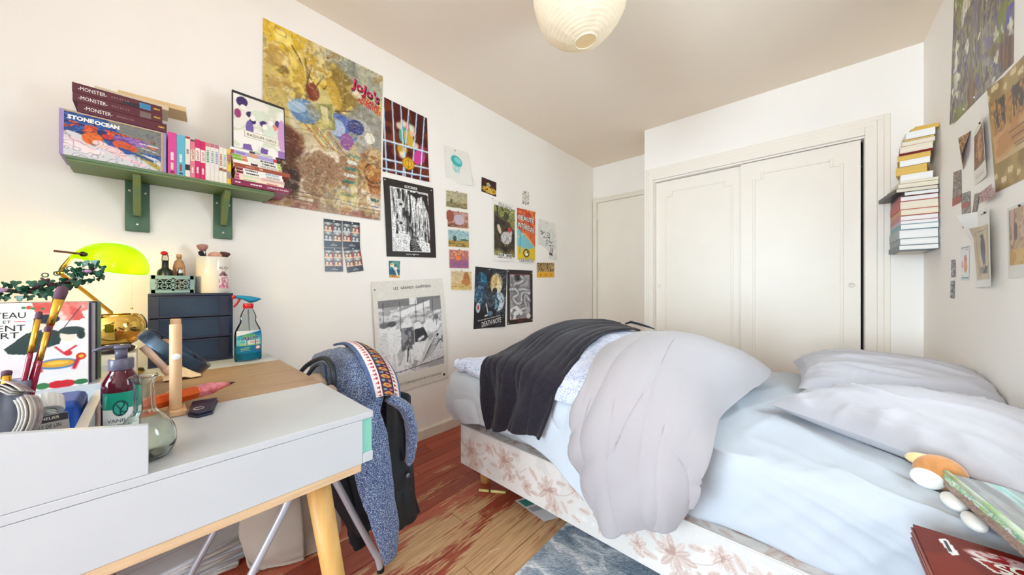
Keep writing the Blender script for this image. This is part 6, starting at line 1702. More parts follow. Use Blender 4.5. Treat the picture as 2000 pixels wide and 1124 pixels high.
# lower white duvet bunched at the foot and hanging over the front
W = [  # rows from the back to the front edge; columns from the foot to the middle
    [(-1.36, 2.30, .555), (-1.24, 2.32, .60), (-1.0, 2.34, .62), (-.8, 2.34, .62), (-.6, 2.34, .60), (-.42, 2.32, .57)],
    [(-1.43, 2.0, .52), (-1.28, 2.0, .60), (-1.0, 2.0, .68), (-.8, 2.0, .68), (-.6, 2.0, .65), (-.42, 2.0, .60)],
    [(-1.45, 1.6, .50), (-1.32, 1.6, .585), (-1.05, 1.6, .66), (-.8, 1.6, .68), (-.6, 1.6, .66), (-.42, 1.6, .62)],
    [(-1.46, 1.28, .48), (-1.36, 1.26, .585), (-1.08, 1.28, .62), (-.8, 1.28, .65), (-.6, 1.28, .64), (-.42, 1.28, .62)],
    [(-1.445, 1.12, .46), (-1.36, 1.08, .585), (-1.10, 1.09, .60), (-.8, 1.09, .62), (-.6, 1.08, .62), (-.42, 1.08, .60)],
    [(-1.42, 1.075, .42), (-1.34, 1.035, .50), (-1.10, 1.048, .53), (-.8, 1.046, .55), (-.6, 1.035, .54), (-.42, 1.02, .52)],
    [(-1.395, 1.065, .38), (-1.31, 1.03, .425), (-1.09, 1.045, .46), (-.80, 1.046, .48), (-.62, 1.03, .42), (-.44, 1.01, .40)],
    [(-1.375, 1.085, .345), (-1.28, 1.055, .36), (-1.08, 1.052, .395), (-.80, 1.05, .385), (-.625, 1.025, .31), (-.46, 1.01, .235)]]
def wd(U, V):
    foot = np.exp(-(V / .22) ** 2)
    d = .016 * ridge(V * 13, U * 3.2, 41, 2) * np.clip((U - .5) * 4, 0, 1) * (1 - foot) + .018 * foot * ridge(U * 9 + V * 6, V * 9, 43, 2)
    d += .010 * (fbm(V * 7, U * 7, 45, 3) - .5)
    return d
cover('white_duvet', 'white duvet bunched over the foot of the bed and hanging down the front', 'duvet', W, 110, 120, M_WHITE, wd, .014)

# pale blue patterned blanket in the middle of the heap
def bl_mat():
    m = mat('blue_sprig_cotton', (206, 214, 236), rough=.85, sheen=.2)
    nt = m.node_tree; b_ = nt.nodes['Principled BSDF']
    tc = nt.nodes.new('ShaderNodeTexCoord')
    vo = nt.nodes.new('ShaderNodeTexVoronoi'); vo.feature = 'DISTANCE_TO_EDGE'; vo.inputs['Scale'].default_value = 75
    n = nt.nodes.new('ShaderNodeTexNoise'); n.inputs['Scale'].default_value = 30
    mx_ = nt.nodes.new('ShaderNodeMix'); mx_.data_type = 'RGBA'
    r = nt.nodes.new('ShaderNodeValToRGB'); r.color_ramp.elements[0].position = .04; r.color_ramp.elements[1].position = .10
    r.color_ramp.elements[0].color = (*lin((160, 172, 206)), 1); r.color_ramp.elements[1].color = (*lin((212, 220, 240)), 1)
    r2 = nt.nodes.new('ShaderNodeValToRGB'); r2.color_ramp.elements[0].position = .42; r2.color_ramp.elements[1].position = .56
    nt.links.new(tc.outputs['Object'], vo.inputs['Vector']); nt.links.new(tc.outputs['Object'], n.inputs['Vector'])
    nt.links.new(vo.outputs['Distance'], r.inputs[0]); nt.links.new(n.outputs['Fac'], r2.inputs[0])
    nt.links.new(r2.outputs[0], mx_.inputs[0]); nt.links.new(r.outputs[0], mx_.inputs[7]); mx_.inputs[6].default_value = (*lin((214, 221, 240)), 1)
    nt.links.new(mx_.outputs[2], b_.inputs['Base Color'])
    return m
B_ = [
    [(-1.30, 2.30, .60), (-1.05, 2.30, .63), (-.80, 2.30, .65), (-.55, 2.30, .62), (-.38, 2.28, .58)],
    [(-1.33, 2.05, .60), (-1.08, 2.08, .735), (-.80, 2.10, .742), (-.56, 2.12, .685), (-.38, 2.05, .62)],
    [(-1.34, 1.80, .60), (-1.10, 1.80, .765), (-.85, 1.80, .785), (-.60, 1.80, .73), (-.40, 1.80, .66)],
    [(-1.35, 1.50, .62), (-1.12, 1.50, .745), (-.88, 1.50, .800), (-.64, 1.50, .765), (-.42, 1.50, .70)],
    [(-1.35, 1.22, .645), (-1.12, 1.22, .700), (-.90, 1.22, .755), (-.66, 1.22, .745), (-.44, 1.22, .70)],
    [(-1.345, 1.08, .665), (-1.12, 1.075, .675), (-.90, 1.08, .690), (-.66, 1.06, .690), (-.46, 1.06, .68)],
    [(-1.33, 1.03, .640), (-1.11, 1.035, .640), (-.90, 1.032, .640), (-.67, 1.018, .655), (-.48, 1.02, .65)],
    [(-1.30, 1.045, .610), (-1.10, 1.045, .605), (-.90, 1.04, .600), (-.68, 1.022, .612), (-.50, 1.03, .62)]]
cover('patterned_blanket', 'pale blue sprigged blanket heaped between the dark throw and grey duvet', 'blanket', B_, 100, 100, bl_mat(),
      lambda U, V: .010 * ridge(V * 9 + U * 3, U * 3, 51, 2) + .012 * (fbm(V * 6, U * 6, 53, 3) - .5) + .02 * np.exp(-((V) / .12) ** 2) * ridge(U * 9, V * 14, 55, 2), .010)

# charcoal plush throw
T_ = [
    [(-1.06, 2.10, .775), (-.97, 2.12, .795), (-.86, 2.06, .790), (-.74, 1.98, .778)],
    [(-1.115, 1.90, .808), (-.99, 1.90, .832), (-.88, 1.88, .824), (-.745, 1.86, .798)],
    [(-1.145, 1.62, .795), (-1.02, 1.60, .842), (-.88, 1.58, .848), (-.735, 1.56, .812)],
    [(-1.165, 1.34, .735), (-1.04, 1.34, .800), (-.90, 1.33, .820), (-.715, 1.32, .792)],
    [(-1.135, 1.14, .705), (-1.02, 1.15, .740), (-.88, 1.15, .758), (-.690, 1.14, .735)],
    [(-1.105, 1.045, .700), (-1.0, 1.045, .706), (-.86, 1.04, .706), (-.675, 1.035, .685)],
    [(-1.095, 1.015, .650), (-.99, 1.015, .655), (-.86, 1.010, .655), (-.690, 1.005, .648)],
    [(-1.088, 1.015, .530), (-.98, 1.010, .540), (-.87, 1.008, .548), (-.715, 1.000, .560)],
    [(-1.072, 1.020, .395), (-.99, 1.012, .415), (-.90, 1.012, .438), (-.755, 1.004, .450)]]
M_THROW = mat('charcoal_plush', (38, 33, 46), rough=.95, col2=(18, 16, 23), scale=120, sheen=.12, bump=.35, bscale=420)
def td(U, V):
    top = np.clip((.62 - U) * 6, 0, 1)
    d = (.016 * ridge(V * 9 + 2.2 * U, U * 1.3 + V * .5, 61, 2) + .010 * ridge(V * 19 + 3 * U, U * 2.2, 65, 2)) * top
    d += .008 * (1 - top) * ridge(V * 13, U * 3, 67, 2)
    d += .016 * (1 - top) * np.sin(V * 17 + 2 * np.sin(U * 6)) * np.clip((U - .62) * 4, 0, 1)
    d += .004 * (fbm(V * 14, U * 14, 63, 3) - .5)
    return d
cover('charcoal_throw', 'charcoal plush throw draped over the heap and hanging down the front', 'throw', T_, 150, 90, M_THROW, td, .010)

# grey duvet rolling over the front edge
D_ = [
    [(-.64, 2.20, .655), (-.53, 2.20, .680), (-.41, 2.18, .680), (-.25, 2.12, .665), (-.145, 2.06, .605)],
    [(-.645, 1.98, .705), (-.52, 1.95, .735), (-.40, 1.92, .735), (-.25, 1.90, .715), (-.140, 1.90, .615)],
    [(-.62, 1.66, .770), (-.50, 1.65, .805), (-.38, 1.68, .795), (-.25, 1.68, .730), (-.165, 1.70, .605)],
    [(-.595, 1.34, .800), (-.47, 1.32, .835), (-.37, 1.34, .820), (-.275, 1.34, .735), (-.222, 1.34, .590)],
    [(-.565, 1.10, .775), (-.455, 1.07, .790), (-.36, 1.08, .765), (-.275, 1.08, .690), (-.212, 1.10, .590)],
    [(-.555, .985, .690), (-.455, .960, .680), (-.36, .965, .650), (-.28, .980, .600), (-.218, 1.02, .545)],
    [(-.585, .960, .560), (-.48, .925, .540), (-.37, .935, .520), (-.285, .955, .500), (-.222, .985, .480)],
    [(-.590, .965, .430), (-.49, .930, .400), (-.38, .935, .410), (-.295, .955, .420), (-.235, .980, .430)],
    [(-.545, .985, .330), (-.465, .950, .262), (-.39, .965, .315), (-.31, .970, .350), (-.262, .985, .385)]]
def dd(U, V):
    d = .010 * ridge(V * 3.5 + U * 1.5, U * 2.2 - V * 1.2, 71, 2) + .014 * (fbm(V * 3, U * 3, 73, 2) - .5)
    d += .010 * np.exp(-((V - .06) / .14) ** 2) * ridge(V * 8 + U * 2, U * 2.5, 75, 2)
    d += .012 * np.exp(-((V - .97) / .10) ** 2) * ridge(U * 5 + V * 2, V * 2, 77, 2)
    d += .014 * np.clip((U - .68) * 3, 0, 1) * ridge(V * 6 + U, U * 1.5, 79, 2)
    d += .007 * ridge(V * 6 + U * 3, U * 2 - V, 78, 2) + .007 * ridge(V * 9 - U * 2, U * 2.5, 80, 2) * np.clip((U - .45) * 4, 0, 1)
    d += .012 * np.exp(-((U - .86) / .12) ** 2 - ((V - .08) / .16) ** 2) * np.cos((U * 40 + V * 30))
    return d
cover('grey_duvet', 'thick pale grey duvet rolling over the front edge of the bed', 'duvet', D_, 130, 100, M_GREY, dd, .03)
# pillows
def pillow(name, label, c, w, l, h, rz, tilt=(0, 0), seed=1, m=None, flat=.35):
    n = 60
    a = np.linspace(-1, 1, n)
    A_, B2 = np.meshgrid(a, a)
    prof_ = (np.clip(1 - np.abs(A_) ** 2.6, 0, 1) * np.clip(1 - np.abs(B2) ** 2.6, 0, 1)) ** .55
    pin = 1 - .07 * (1 - np.abs(A_) ** 2) * (np.abs(B2) ** 3)
    pin2 = 1 - .07 * (1 - np.abs(B2) ** 2) * (np.abs(A_) ** 3)
    X_, Y_ = A_ * w / 2 * pin2, B2 * l / 2 * pin
    edge = np.maximum(np.abs(A_), np.abs(B2)) ** 4
    wrk = .020 * edge * (ridge(A_ * 6 + 9, B2 * 6 + 4, seed, 2) - .4) + .006 * (fbm(A_ * 2 + 5, B2 * 2 + 5, seed + 4, 2) - .5) + .012 * ridge(A_ * 1.5 + B2 * 4 + 7, B2 * 1.5 - A_ + 8, seed + 6, 4) + .007 * ridge(A_ * 3 + B2 * 7 + 7, B2 * 3 + 8, seed + 8, 4)
    top = np.stack([X_, Y_, h * (1 - flat) * prof_ + wrk * np.clip(prof_ * 3, 0, 1)], 2)
    bot = np.stack([X_, Y_, -h * flat * prof_], 2)
    b = MB(); b.grid(top); b.grid(bot[::-1])
    M = frame(c, tilt[0], tilt[1], rz)
    vv_ = np.array([tuple(M @ Vector(q)) for q in b.v])
    vv_[:, 0] = np.minimum(vv_[:, 0], XR - .006 - .004 * np.cos(vv_[:, 1] * 40))
    vv_[:, 2] = np.maximum(vv_[:, 2], mz + .010)
    b.v = vv_.tolist()
    return tag(b.build(name, m or M_PILL, smooth=True), label, 'pillow', 'grey pillows at the head of the bed')
pillow('pillow', 'plump pale grey pillow lying on the wardrobe side of the bed', (.265, 2.20, .600), .62, .48, .19, 4, (4, 0), 81)
pillow('pillow', 'large pale grey pillow lying askew in front of the other pillow', (.285, 1.615, .590), .58, .55, .155, -38, (0, 0), 137)

# dark hair brush / strap behind the throw
hb = thing('dark_headband', 'dark curved headband lying on the heap behind the throw', 'headband', (-.80, 2.10, .77))
MB().tube([(-.90, 2.14, .792), (-.86, 2.13, .806), (-.80, 2.12, .796), (-.74, 2.11, .784), (-.70, 2.10, .775)], [.010, .014, .013, .010, .004], 14, flat=.6).build('band', mat('dark_satin', (34, 44, 58), rough=.3), hb, smooth=True)

# ------------------------------------------------------------------ rug, floor bits
def rug():
    p = Print(200, 330, (150, 160, 172), .6)
    p.blot([(140, 156, 172), (170, 182, 194), (214, 220, 226), (156, 170, 184), (124, 142, 160), (226, 230, 234)], 7, 401, 1, 1.6)
    n = np.random.RandomState(1).rand(*p.U.shape)
    p.a = np.clip(p.a + (n - .5)[..., None] * .16, 0, 1)
    f = quad_map((-.775, 1.55, .010), (.30, 1.55, .010), (.30, -.30, .010), (-.765, -.30, .010), bulge=lambda u, v: .0012 * np.random.RandomState(5).rand(*u.shape))
    bm, c = print_mesh(p, f)
    r = thing('rug', 'blue grey mottled pile rug partly under the bed', 'rug', (-.24, .6, 0))
    bm.build('pile', mat('rug_pile', 'ffffff', rough=1.0, attr='print', bump=.5, bscale=500), r, colors=c)
    MB().box((-.765, -.295, .0005), (.295, 1.545, .0095)).build('backing', mat('rug_backing', (120, 122, 126), rough=.95), r)
rug()
pn = thing('felt_pen', 'pale yellow capped pen lying on the floorboards by the bed leg', 'pen', (-1.17, 1.17, 0))
a, b_ = Vector((-1.232, 1.118, .0068)), Vector((-1.118, 1.196, .0068)); d = b_ - a
M_PEN = mat('pale_yellow_plastic', (232, 214, 140), rough=.35)
MB().tube([tuple(a), tuple(a + d * .38)], .0066, 14).build('cap', M_PEN, pn, smooth=True)
MB().tube([tuple(a + d * .38), tuple(a + d * .44)], .0060, 14).build('band', mat('dark_band', (50, 50, 60)), pn, smooth=True)
MB().tube([tuple(a + d * .44), tuple(a + d)], .0062, 14).build('barrel', M_PEN, pn, smooth=True)
P_ = Print(60, 40, (226, 230, 232), 1.5); P_.rect(.04, .06, .36, .34, (70, 150, 140)); P_.rect(.04, .42, .9, .60, (150, 160, 166), .7); P_.poly([(.5, .1), (.9, .16), (.7, .4), (.45, .36)], (110, 116, 124))
f = quad_map((-1.05, 1.185, .0012), (-.95, 1.40, .0012), (-.75, 1.35, .0012), (-.86, 1.165, .0012), bulge=lambda u, v: .002 * np.sin(3 * u) ** 2)
bm, c = print_mesh(P_, f); tag(bm.build('flyer', MPRINT, colors=c, smooth=True), 'white printed flyer lying on the floor half under the bed', 'paper')
for k, (x, y, a_, l) in enumerate(((-.92, .885, 1.2, .045), (-.965, 1.10, .3, .012), (-1.0, 1.06, .9, .010))):
    tag(MB().tube([(x, y, .0013), (x + l * math.cos(a_), y + l * math.sin(a_), .0013)], .0012, 6).build('wood_splinter', mat('pale_splinter', (226, 206, 170), rough=.7)),
        ['pale wood splinter on the worn floorboards beside the rug', 'tiny pale crumb on the floor beside the flyer corner', 'tiny pale crumb on the bare boards between pen and splinter'][k], 'splinter', 'splinters on the floor')

# ================================================================== chair at the end of the desk and what hangs on it
ch = thing('tube_chair', 'light grey tubular chair under the desk, hung with clothes', 'chair', (-1.35, .36, 0))
M_TUBE = mat('grey_tube', (196, 202, 210), rough=.3, metal=.25)
M_BLKP = mat('black_rubber', (26, 26, 28), rough=.6)
for x in (-1.15, -1.56):
    MB().tube(crom([(x, .375, .455), (x, .402, .416), (x, .475, .24), (x, .540, .085), (x, .553, .055), (x, .562, .012)], 24).tolist(), .0105, 14).build('leg', M_TUBE, ch, smooth=True)
    MB().lathe([(.0125, 0), (.0125, .012), (.011, .014)], 16, Matrix.Translation((x, .564, 0))).build('foot_cap', M_BLKP, ch, smooth=True)
    MB().tube(crom([(x, .330, .455), (x, .285, .405), (x, .262, .36), (x, .191, .23), (x, .11, .08), (x, .075, .012)], 24).tolist(), .0105, 14).build('leg', M_TUBE, ch, smooth=True)
    MB().lathe([(.0125, 0), (.0125, .012), (.011, .014)], 16, Matrix.Translation((x, .072, 0))).build('foot_cap', M_BLKP, ch, smooth=True)
    MB().tube(crom([(x, .09, .462), (x, .28, .460), (x, .40, .462), (x, .455, .50), (x, .490, .62), (x, .505, .742)], 24).tolist(), .0105, 14).build('side_tube', M_TUBE, ch, smooth=True)
MB().tube([(-1.15, .09, .462), (-1.56, .09, .462)], .0105, 14).build('front_tube', M_TUBE, ch, smooth=True)
MB().box((-1.57, .085, .474), (-1.14, .44, .498)).build('seat', mat('dark_seat', (44, 46, 52), rough=.7), ch, bevel=.01)
MB().box((-1.56, .492, .60), (-1.15, .512, .745)).build('backrest', MATS['dark_seat'], ch, bevel=.008)

# ---- blue marled sweater with a patterned yoke, draped over the chair back
def knit_mat():
    m = mat('blue_marl_knit', (74, 96, 138), rough=.95, sheen=.3)
    nt = m.node_tree; b_ = nt.nodes['Principled BSDF']
    tc = nt.nodes.new('ShaderNodeTexCoord'); n = nt.nodes.new('ShaderNodeTexNoise'); n.inputs['Scale'].default_value = 330; n.inputs['Detail'].default_value = 2
    r = nt.nodes.new('ShaderNodeValToRGB'); e = r.color_ramp.elements
    e[0].position, e[1].position = .36, .64; e[0].color = (*lin((36, 54, 96)), 1); e[1].color = (*lin((176, 190, 210)), 1)
    q = e.new(.5); q.color = (*lin((74, 98, 142)), 1)
    nt.links.new(tc.outputs['Object'], n.inputs['Vector']); nt.links.new(n.outputs['Fac'], r.inputs[0]); nt.links.new(r.outputs[0], b_.inputs['Base Color'])
    bp = nt.nodes.new('ShaderNodeBump'); bp.inputs['Strength'].default_value = .5; bp.inputs['Distance'].default_value = .003
    nt.links.new(n.outputs['Fac'], bp.inputs['Height']); nt.links.new(bp.outputs[0], b_.inputs['Normal'])
    return m
M_KNIT = knit_mat()
sw = thing('knit_sweater', 'blue marled knit sweater with a red and white patterned yoke over the chair back', 'sweater', (-1.25, .52, .1))
S_ = [  # rows from the desk side over the back to the far side; columns from the wall end to the room end
    [(-1.62, .470, .56), (-1.46, .440, .52), (-1.32, .425, .50), (-1.20, .430, .48), (-1.115, .455, .46), (-1.075, .500, .44)],
    [(-1.62, .475, .66), (-1.46, .450, .665), (-1.32, .432, .66), (-1.20, .436, .64), (-1.11, .465, .60), (-1.065, .512, .56)],
    [(-1.60, .488, .725), (-1.45, .478, .762), (-1.32, .468, .775), (-1.21, .470, .765), (-1.12, .494, .715), (-1.07, .535, .655)],
    [(-1.59, .512, .735), (-1.44, .512, .772), (-1.32, .512, .792), (-1.215, .518, .782), (-1.13, .540, .738), (-1.08, .572, .685)],
    [(-1.59, .535, .715), (-1.45, .545, .745), (-1.33, .552, .762), (-1.23, .560, .752), (-1.15, .582, .705), (-1.105, .610, .650)],
    [(-1.60, .550, .60), (-1.46, .565, .62), (-1.34, .575, .63), (-1.24, .590, .61), (-1.165, .612, .56), (-1.125, .632, .52)],
    [(-1.60, .555, .46), (-1.46, .575, .45), (-1.34, .590, .44), (-1.25, .604, .42), (-1.18, .622, .40), (-1.14, .640, .38)]]
G = loft(S_, 90, 90, lambda U, V: .010 * ridge(V * 7, U * 3, 501, 2) + .008 * (fbm(V * 6, U * 6, 503, 3) - .5))
bodyo = MB().grid(G).build('body', M_KNIT, sw, smooth=True, solid=.010)
# the yoke band: knitted bands lying on the shoulder line
def band(v0, v1, u0, u1, m, name, lift=.004):
    a0, a1, b0, b1 = int(u0 * 89), int(u1 * 89), int(v0 * 89), int(v1 * 89)
    return None
yk = Print(150, 46, (226, 216, 212), 3.4)
yk.rect(0, 0, 1, .12, (84, 104, 146)); yk.rect(0, .12, 1, .34, (232, 222, 218)); yk.rect(0, .34, 1, .72, (74, 40, 74)); yk.rect(0, .72, 1, .92, (232, 222, 218)); yk.rect(0, .92, 1, 1, (84, 104, 146))
for k in range(26):
    x = (k + .5) / 26
    yk.poly([(x - .014, .30), (x, .17), (x + .014, .30)], (176, 30, 48)); yk.poly([(x - .012, .76), (x, .89), (x + .012, .76)], (176, 30, 48))
for k in range(13):
    x = (k + .5) / 13
    yk.ell(x, .53, .016, .13, (206, 160, 70)); yk.ell(x, .53, .007, .06, (180, 50, 60)); yk.ell(x + .038, .44, .008, .05, (120, 170, 160)); yk.ell(x + .038, .62, .008, .05, (206, 120, 120))
yk.grain(.25, 90, 4)
# path of the yoke over the shoulder, from behind the ridge to the room end
YC = crom([(-1.46, .515, .783), (-1.34, .508, .803), (-1.24, .498, .798), (-1.165, .494, .768), (-1.115, .500, .715), (-1.085, .508, .650)], 40)
YD = crom([(-1.44, .575, .752), (-1.33, .590, .768), (-1.23, .596, .760), (-1.155, .602, .728), (-1.10, .600, .680), (-1.060, .588, .622)], 40)
def ymap(q):
    q = np.asarray(q); i = np.clip(q[:, 0] * 39, 0, 38.999); k = i.astype(int); f_ = (i - k)[:, None]
    a_ = YC[k] * (1 - f_) + YC[k + 1] * f_; b2 = YD[k] * (1 - f_) + YD[k + 1] * f_
    v = q[:, 1:2]
    return a_ * (1 - v) + b2 * v + np.array([.010, -.002, .020]) * np.sin(np.pi * v) + np.array([.004, -.002, .006])
bm, c = print_mesh(yk, ymap)
bm.build('patterned_yoke', mat('yoke_knit', 'ffffff', rough=.95, attr='print', bump=.5, bscale=330), sw, colors=c, smooth=True, solid=.008)
def sleeve(path, rad, name, flat=.45, seed=1, parent=sw, m=None):
    P_ = crom(path, 40)
    r = np.interp(np.linspace(0, 1, 40), np.linspace(0, 1, len(rad)), rad)
    b = MB(); b.tube(P_.tolist(), r.tolist(), 28, flat=flat)
    vv_ = np.array(b.v); ax_ = np.repeat(P_, 28, axis=0)
    d = vv_ - ax_; nrm_ = d / (np.linalg.norm(d, axis=1, keepdims=True) + 1e-9)
    k = .006 * (fbm(np.arange(len(vv_)) % 28 / 28 * 6, np.arange(len(vv_)) // 28 / 5, seed, 3) - .5) * 2
    b.v = (vv_ + nrm_ * k[:, None]).tolist()
    return b.build(name, m or M_KNIT, parent, smooth=True)
sleeve([(-1.075, .555, .655), (-1.058, .610, .600), (-1.050, .628, .53), (-1.052, .628, .46), (-1.062, .622, .405)], [.040, .046, .044, .040, .024], 'sleeve', .45, 511)
sleeve([(-1.075, .470, .64), (-1.060, .478, .56), (-1.052, .490, .44), (-1.050, .515, .32), (-1.052, .540, .20), (-1.060, .556, .095)], [.045, .058, .060, .050, .042, .020], 'sleeve', .32, 513)
box_obj('care_label', (-1.018, .6235, .470), (-1.017, .6305, .490), M_WHITEINK, sw)

# ---- black leather jacket below the sweater
jk = thing('leather_jacket', 'black leather jacket with snap buttons hanging under the sweater on the chair', 'jacket', (-1.12, .54, .1))
M_LEA = mat('black_leather', (30, 34, 38), rough=.38, bump=.3, bscale=60)
J1 = [[(-1.10, .560, .66), (-1.085, .590, .66), (-1.080, .625, .65), (-1.095, .650, .63)],
      [(-1.095, .556, .52), (-1.078, .595, .52), (-1.078, .635, .51), (-1.095, .662, .50)],
      [(-1.092, .552, .36), (-1.075, .592, .36), (-1.076, .634, .36), (-1.094, .660, .36)],
      [(-1.092, .552, .26), (-1.076, .590, .25), (-1.075, .640, .25), (-1.092, .672, .255)],
      [(-1.094, .560, .175), (-1.078, .595, .168), (-1.074, .650, .172), (-1.090, .690, .180)]]
MB().grid(loft(J1, 60, 40, lambda U, V: .008 * ridge(V * 3, U * 4, 521, 2))).build('front_panel', M_LEA, jk, smooth=True, solid=.004)
J2 = [[(-1.235, .36, .465), (-1.215, .405, .465), (-1.195, .445, .465), (-1.165, .52, .465)],
      [(-1.225, .385, .40), (-1.205, .425, .40), (-1.188, .465, .40), (-1.165, .550, .40)],
      [(-1.212, .415, .31), (-1.195, .450, .30), (-1.180, .490, .30), (-1.162, .580, .30)],
      [(-1.202, .455, .21), (-1.187, .482, .19), (-1.176, .510, .20), (-1.160, .595, .21)],
      [(-1.197, .480, .150), (-1.184, .500, .145), (-1.174, .522, .155), (-1.158, .595, .175)]]
MB().grid(loft(J2, 60, 40, lambda U, V: .006 * ridge(V * 4, U * 3, 523, 2))).build('side_panel', M_LEA, jk, smooth=True, solid=.004)
sleeve([(-1.225, .46, .40), (-1.220, .490, .26), (-1.215, .510, .15), (-1.213, .522, .085)], [.035, .036, .034, .028], 'cuff_sleeve', .5, 527, jk, mat('black_rib', (20, 20, 23), rough=.9))
for (x, y, z) in ((-1.207, .418, .395), (-1.190, .455, .385), (-1.196, .450, .315), (-1.186, .482, .255), (-1.071, .628, .355)):
    MB().ball((x + .006, y - .004, z), .0085, 14, 8, sc=(.4, 1, 1)).build('snap_button', mat('gunmetal', (130, 134, 140), rough=.3, metal=.9), jk, smooth=True)

# ---- black bag with round handles, beige knit scarf
bg_ = thing('handbag', 'black bag with rounded handles hanging on the chair back', 'bag', (-1.42, .41, .50))
M_BAG = mat('black_bag', (34, 40, 50), rough=.4)
MB().tube(crom([(-1.56, .400, .60), (-1.53, .402, .665), (-1.45, .405, .720), (-1.34, .41, .765), (-1.24, .412, .785), (-1.175, .412, .755), (-1.165, .41, .68), (-1.17, .41, .60)], 40).tolist(), .0085, 12).build('handle', M_BAG, bg_, smooth=True)
MB().tube(crom([(-1.45, .39, .58), (-1.42, .392, .66), (-1.34, .396, .730), (-1.26, .398, .765), (-1.21, .398, .745), (-1.205, .398, .60)], 40).tolist(), .0075, 12).build('handle', mat('slate_strap', (60, 74, 92), rough=.5), bg_, smooth=True)
MB().box((-1.58, .395, .51), (-1.15, .418, .60)).build('body', M_BAG, bg_, bevel=.015)
sc_ = thing('beige_scarf', 'beige ribbed knit scarf looped beside the bag handles', 'scarf', (-1.36, .385, .6))
MB().tube(crom([(-1.345, .381, .62), (-1.325, .381, .68), (-1.27, .383, .722), (-1.215, .383, .725), (-1.18, .383, .69), (-1.175, .385, .60)], 40).tolist(), .017, 16, flat=.6).build('loop', mat('beige_rib', (176, 156, 138), rough=.95, var=.3, scale=250, bump=.4, bscale=250), sc_, smooth=True)
MB().ball((-1.12, .386, .700), .028, 16, 10, sc=(1, .6, .8)).build('bunched_end', MATS['beige_rib'], sc_, smooth=True)

# ---- beige canvas bag standing under the chair
M_COAT = mat('beige_twill', (186, 178, 164), rough=.9, var=.06, scale=12)
rows = []
for zz, k in ((.004, .86), (.05, 1.0), (.14, 1.04), (.26, .98), (.36, .90), (.43, .80), (.455, .66)):
    rows.append([(-1.475 + .062 * k * math.cos(a_) + .01 * math.sin(3 * a_ + zz * 9), .385 + .165 * k * math.sin(a_) - .06 * (zz - .2), zz) for a_ in np.linspace(0, 2 * math.pi, 13)])
cover('canvas_bag', 'beige canvas bag slumped on the floor under the chair', 'bag', rows, 60, 90, M_COAT, lambda U, V: -(.030 * ridge(V * 6 + .8 * U, U * 2.6 + V, 531, 2) + .03 * fbm(V * 5, U * 4, 533, 3) - .03), .005)

# ---- under the desk: newspapers, shoe, dark bag
for k in range(6):
    z0_, rz = .002 + .016 * k, (8, -4, 12, 3, -7, 6)[k]
    M = frame((-1.730 + .006 * (k % 3), .085 + .008 * (k % 2), z0_), rz=(-12, -5, 4, -9, 2, 9)[k])
    n = thing('folded_newspaper', ['grey newspaper, lowest of the pile under the desk', 'newspaper second from the floor in the pile under the desk', 'newspaper third from the floor in the pile under the desk', 'newspaper fourth from the floor in the pile under the desk',
              'newspaper just below the top of the pile under the desk', 'folded newspaper on top of the pile under the desk'][k], 'newspaper', M=M, group='newspapers piled under the desk')
    MB().box((-.14, -.17, 0), (.14, .17, .0145)).build('sheets', mat('newsprint%d' % (k % 2), ((236, 236, 232), (214, 220, 226))[k % 2], rough=.9, var=.06, scale=12), n, M=M, bevel=.003)
    MB().tube([(.141, -.165, .0072), (.141, .165, .0072)], .0066, 10).build('fold', MATS['newsprint%d' % (k % 2)], n, M=M, smooth=True)
    for j in range(3):
        MB().box((-.12 + .085 * j, -.155, .0146), (-.119 + .085 * j, .155, .0149)).build('column_rule', mat('news_ink', (150, 150, 152), rough=.9), n, M=M)
bo = thing('brown_shoe', 'worn brown suede shoe lying under the desk', 'shoe', (-1.62, -.13, 0))
sh_ = [[(-1.52, -.20 + .0 * k, .0) for k in range(2)]]
prof_ = crom([(.00, .034, .055), (.04, .046, .085), (.10, .048, .105), (.16, .050, .085), (.22, .052, .062), (.27, .042, .045), (.295, .012, .02)], 30)
G = []
for (s, w_, h_) in prof_:
    G.append([(s, w_ * math.cos(a_), max(.012, .012 + h_ * max(0, math.sin(a_)) )) for a_ in np.linspace(0, 2 * math.pi, 25)[:-1]])
Mb = frame((-1.80, -.20, .05), rz=14)
b = MB(); b.grid(np.array(G), closed=True); b.f.append(tuple(range(24))); b.f.append(tuple(range(29 * 24, 30 * 24)))
b.build('upper', mat('brown_suede', (140, 110, 84), rough=.95, var=.2, scale=20), bo, M=Mb, smooth=True)
MB().prism([(x_, y_) for x_, y_ in [(s, -w_ - .003) for s, w_, h_ in prof_[::3]] + [(s, w_ + .003) for s, w_, h_ in prof_[::-3]]], .012, Matrix.Identity(4)).build('sole', mat('tan_sole', (150, 116, 82), rough=.8), bo, M=Mb)
MB().lathe([(.020, .0), (.024, .004), (.020, .008)], 20, Mb @ Matrix.Translation((.06, 0, .115)), sy=1.3).build('opening', mat('dark_lining', (50, 40, 36), rough=.9), bo, smooth=True)
tag(MB().box((-1.84, -.27, .0005), (-1.50, -.105, .049)).build('shoe_box_lid', mat('dark_card', (52, 50, 62), rough=.7), bevel=.003), 'flat dark box under the brown shoe', 'box')
tag(MB().grid(loft([[(-1.935 + .016 * i, -.05 + .05 * j, .004 + .10 * math.exp(-((i - 1.5) ** 2 + (j - 1.2) ** 2) / 2.2)) for j in range(4)] for i in range(4)], 24, 24, lambda U, V: .008 * ridge(U * 4, V * 4, 541, 2))).build('plastic_bag', mat('dark_plastic', (40, 44, 62), rough=.25), smooth=True, solid=.002), 'crumpled dark plastic bag under the desk behind the newspapers', 'bag')

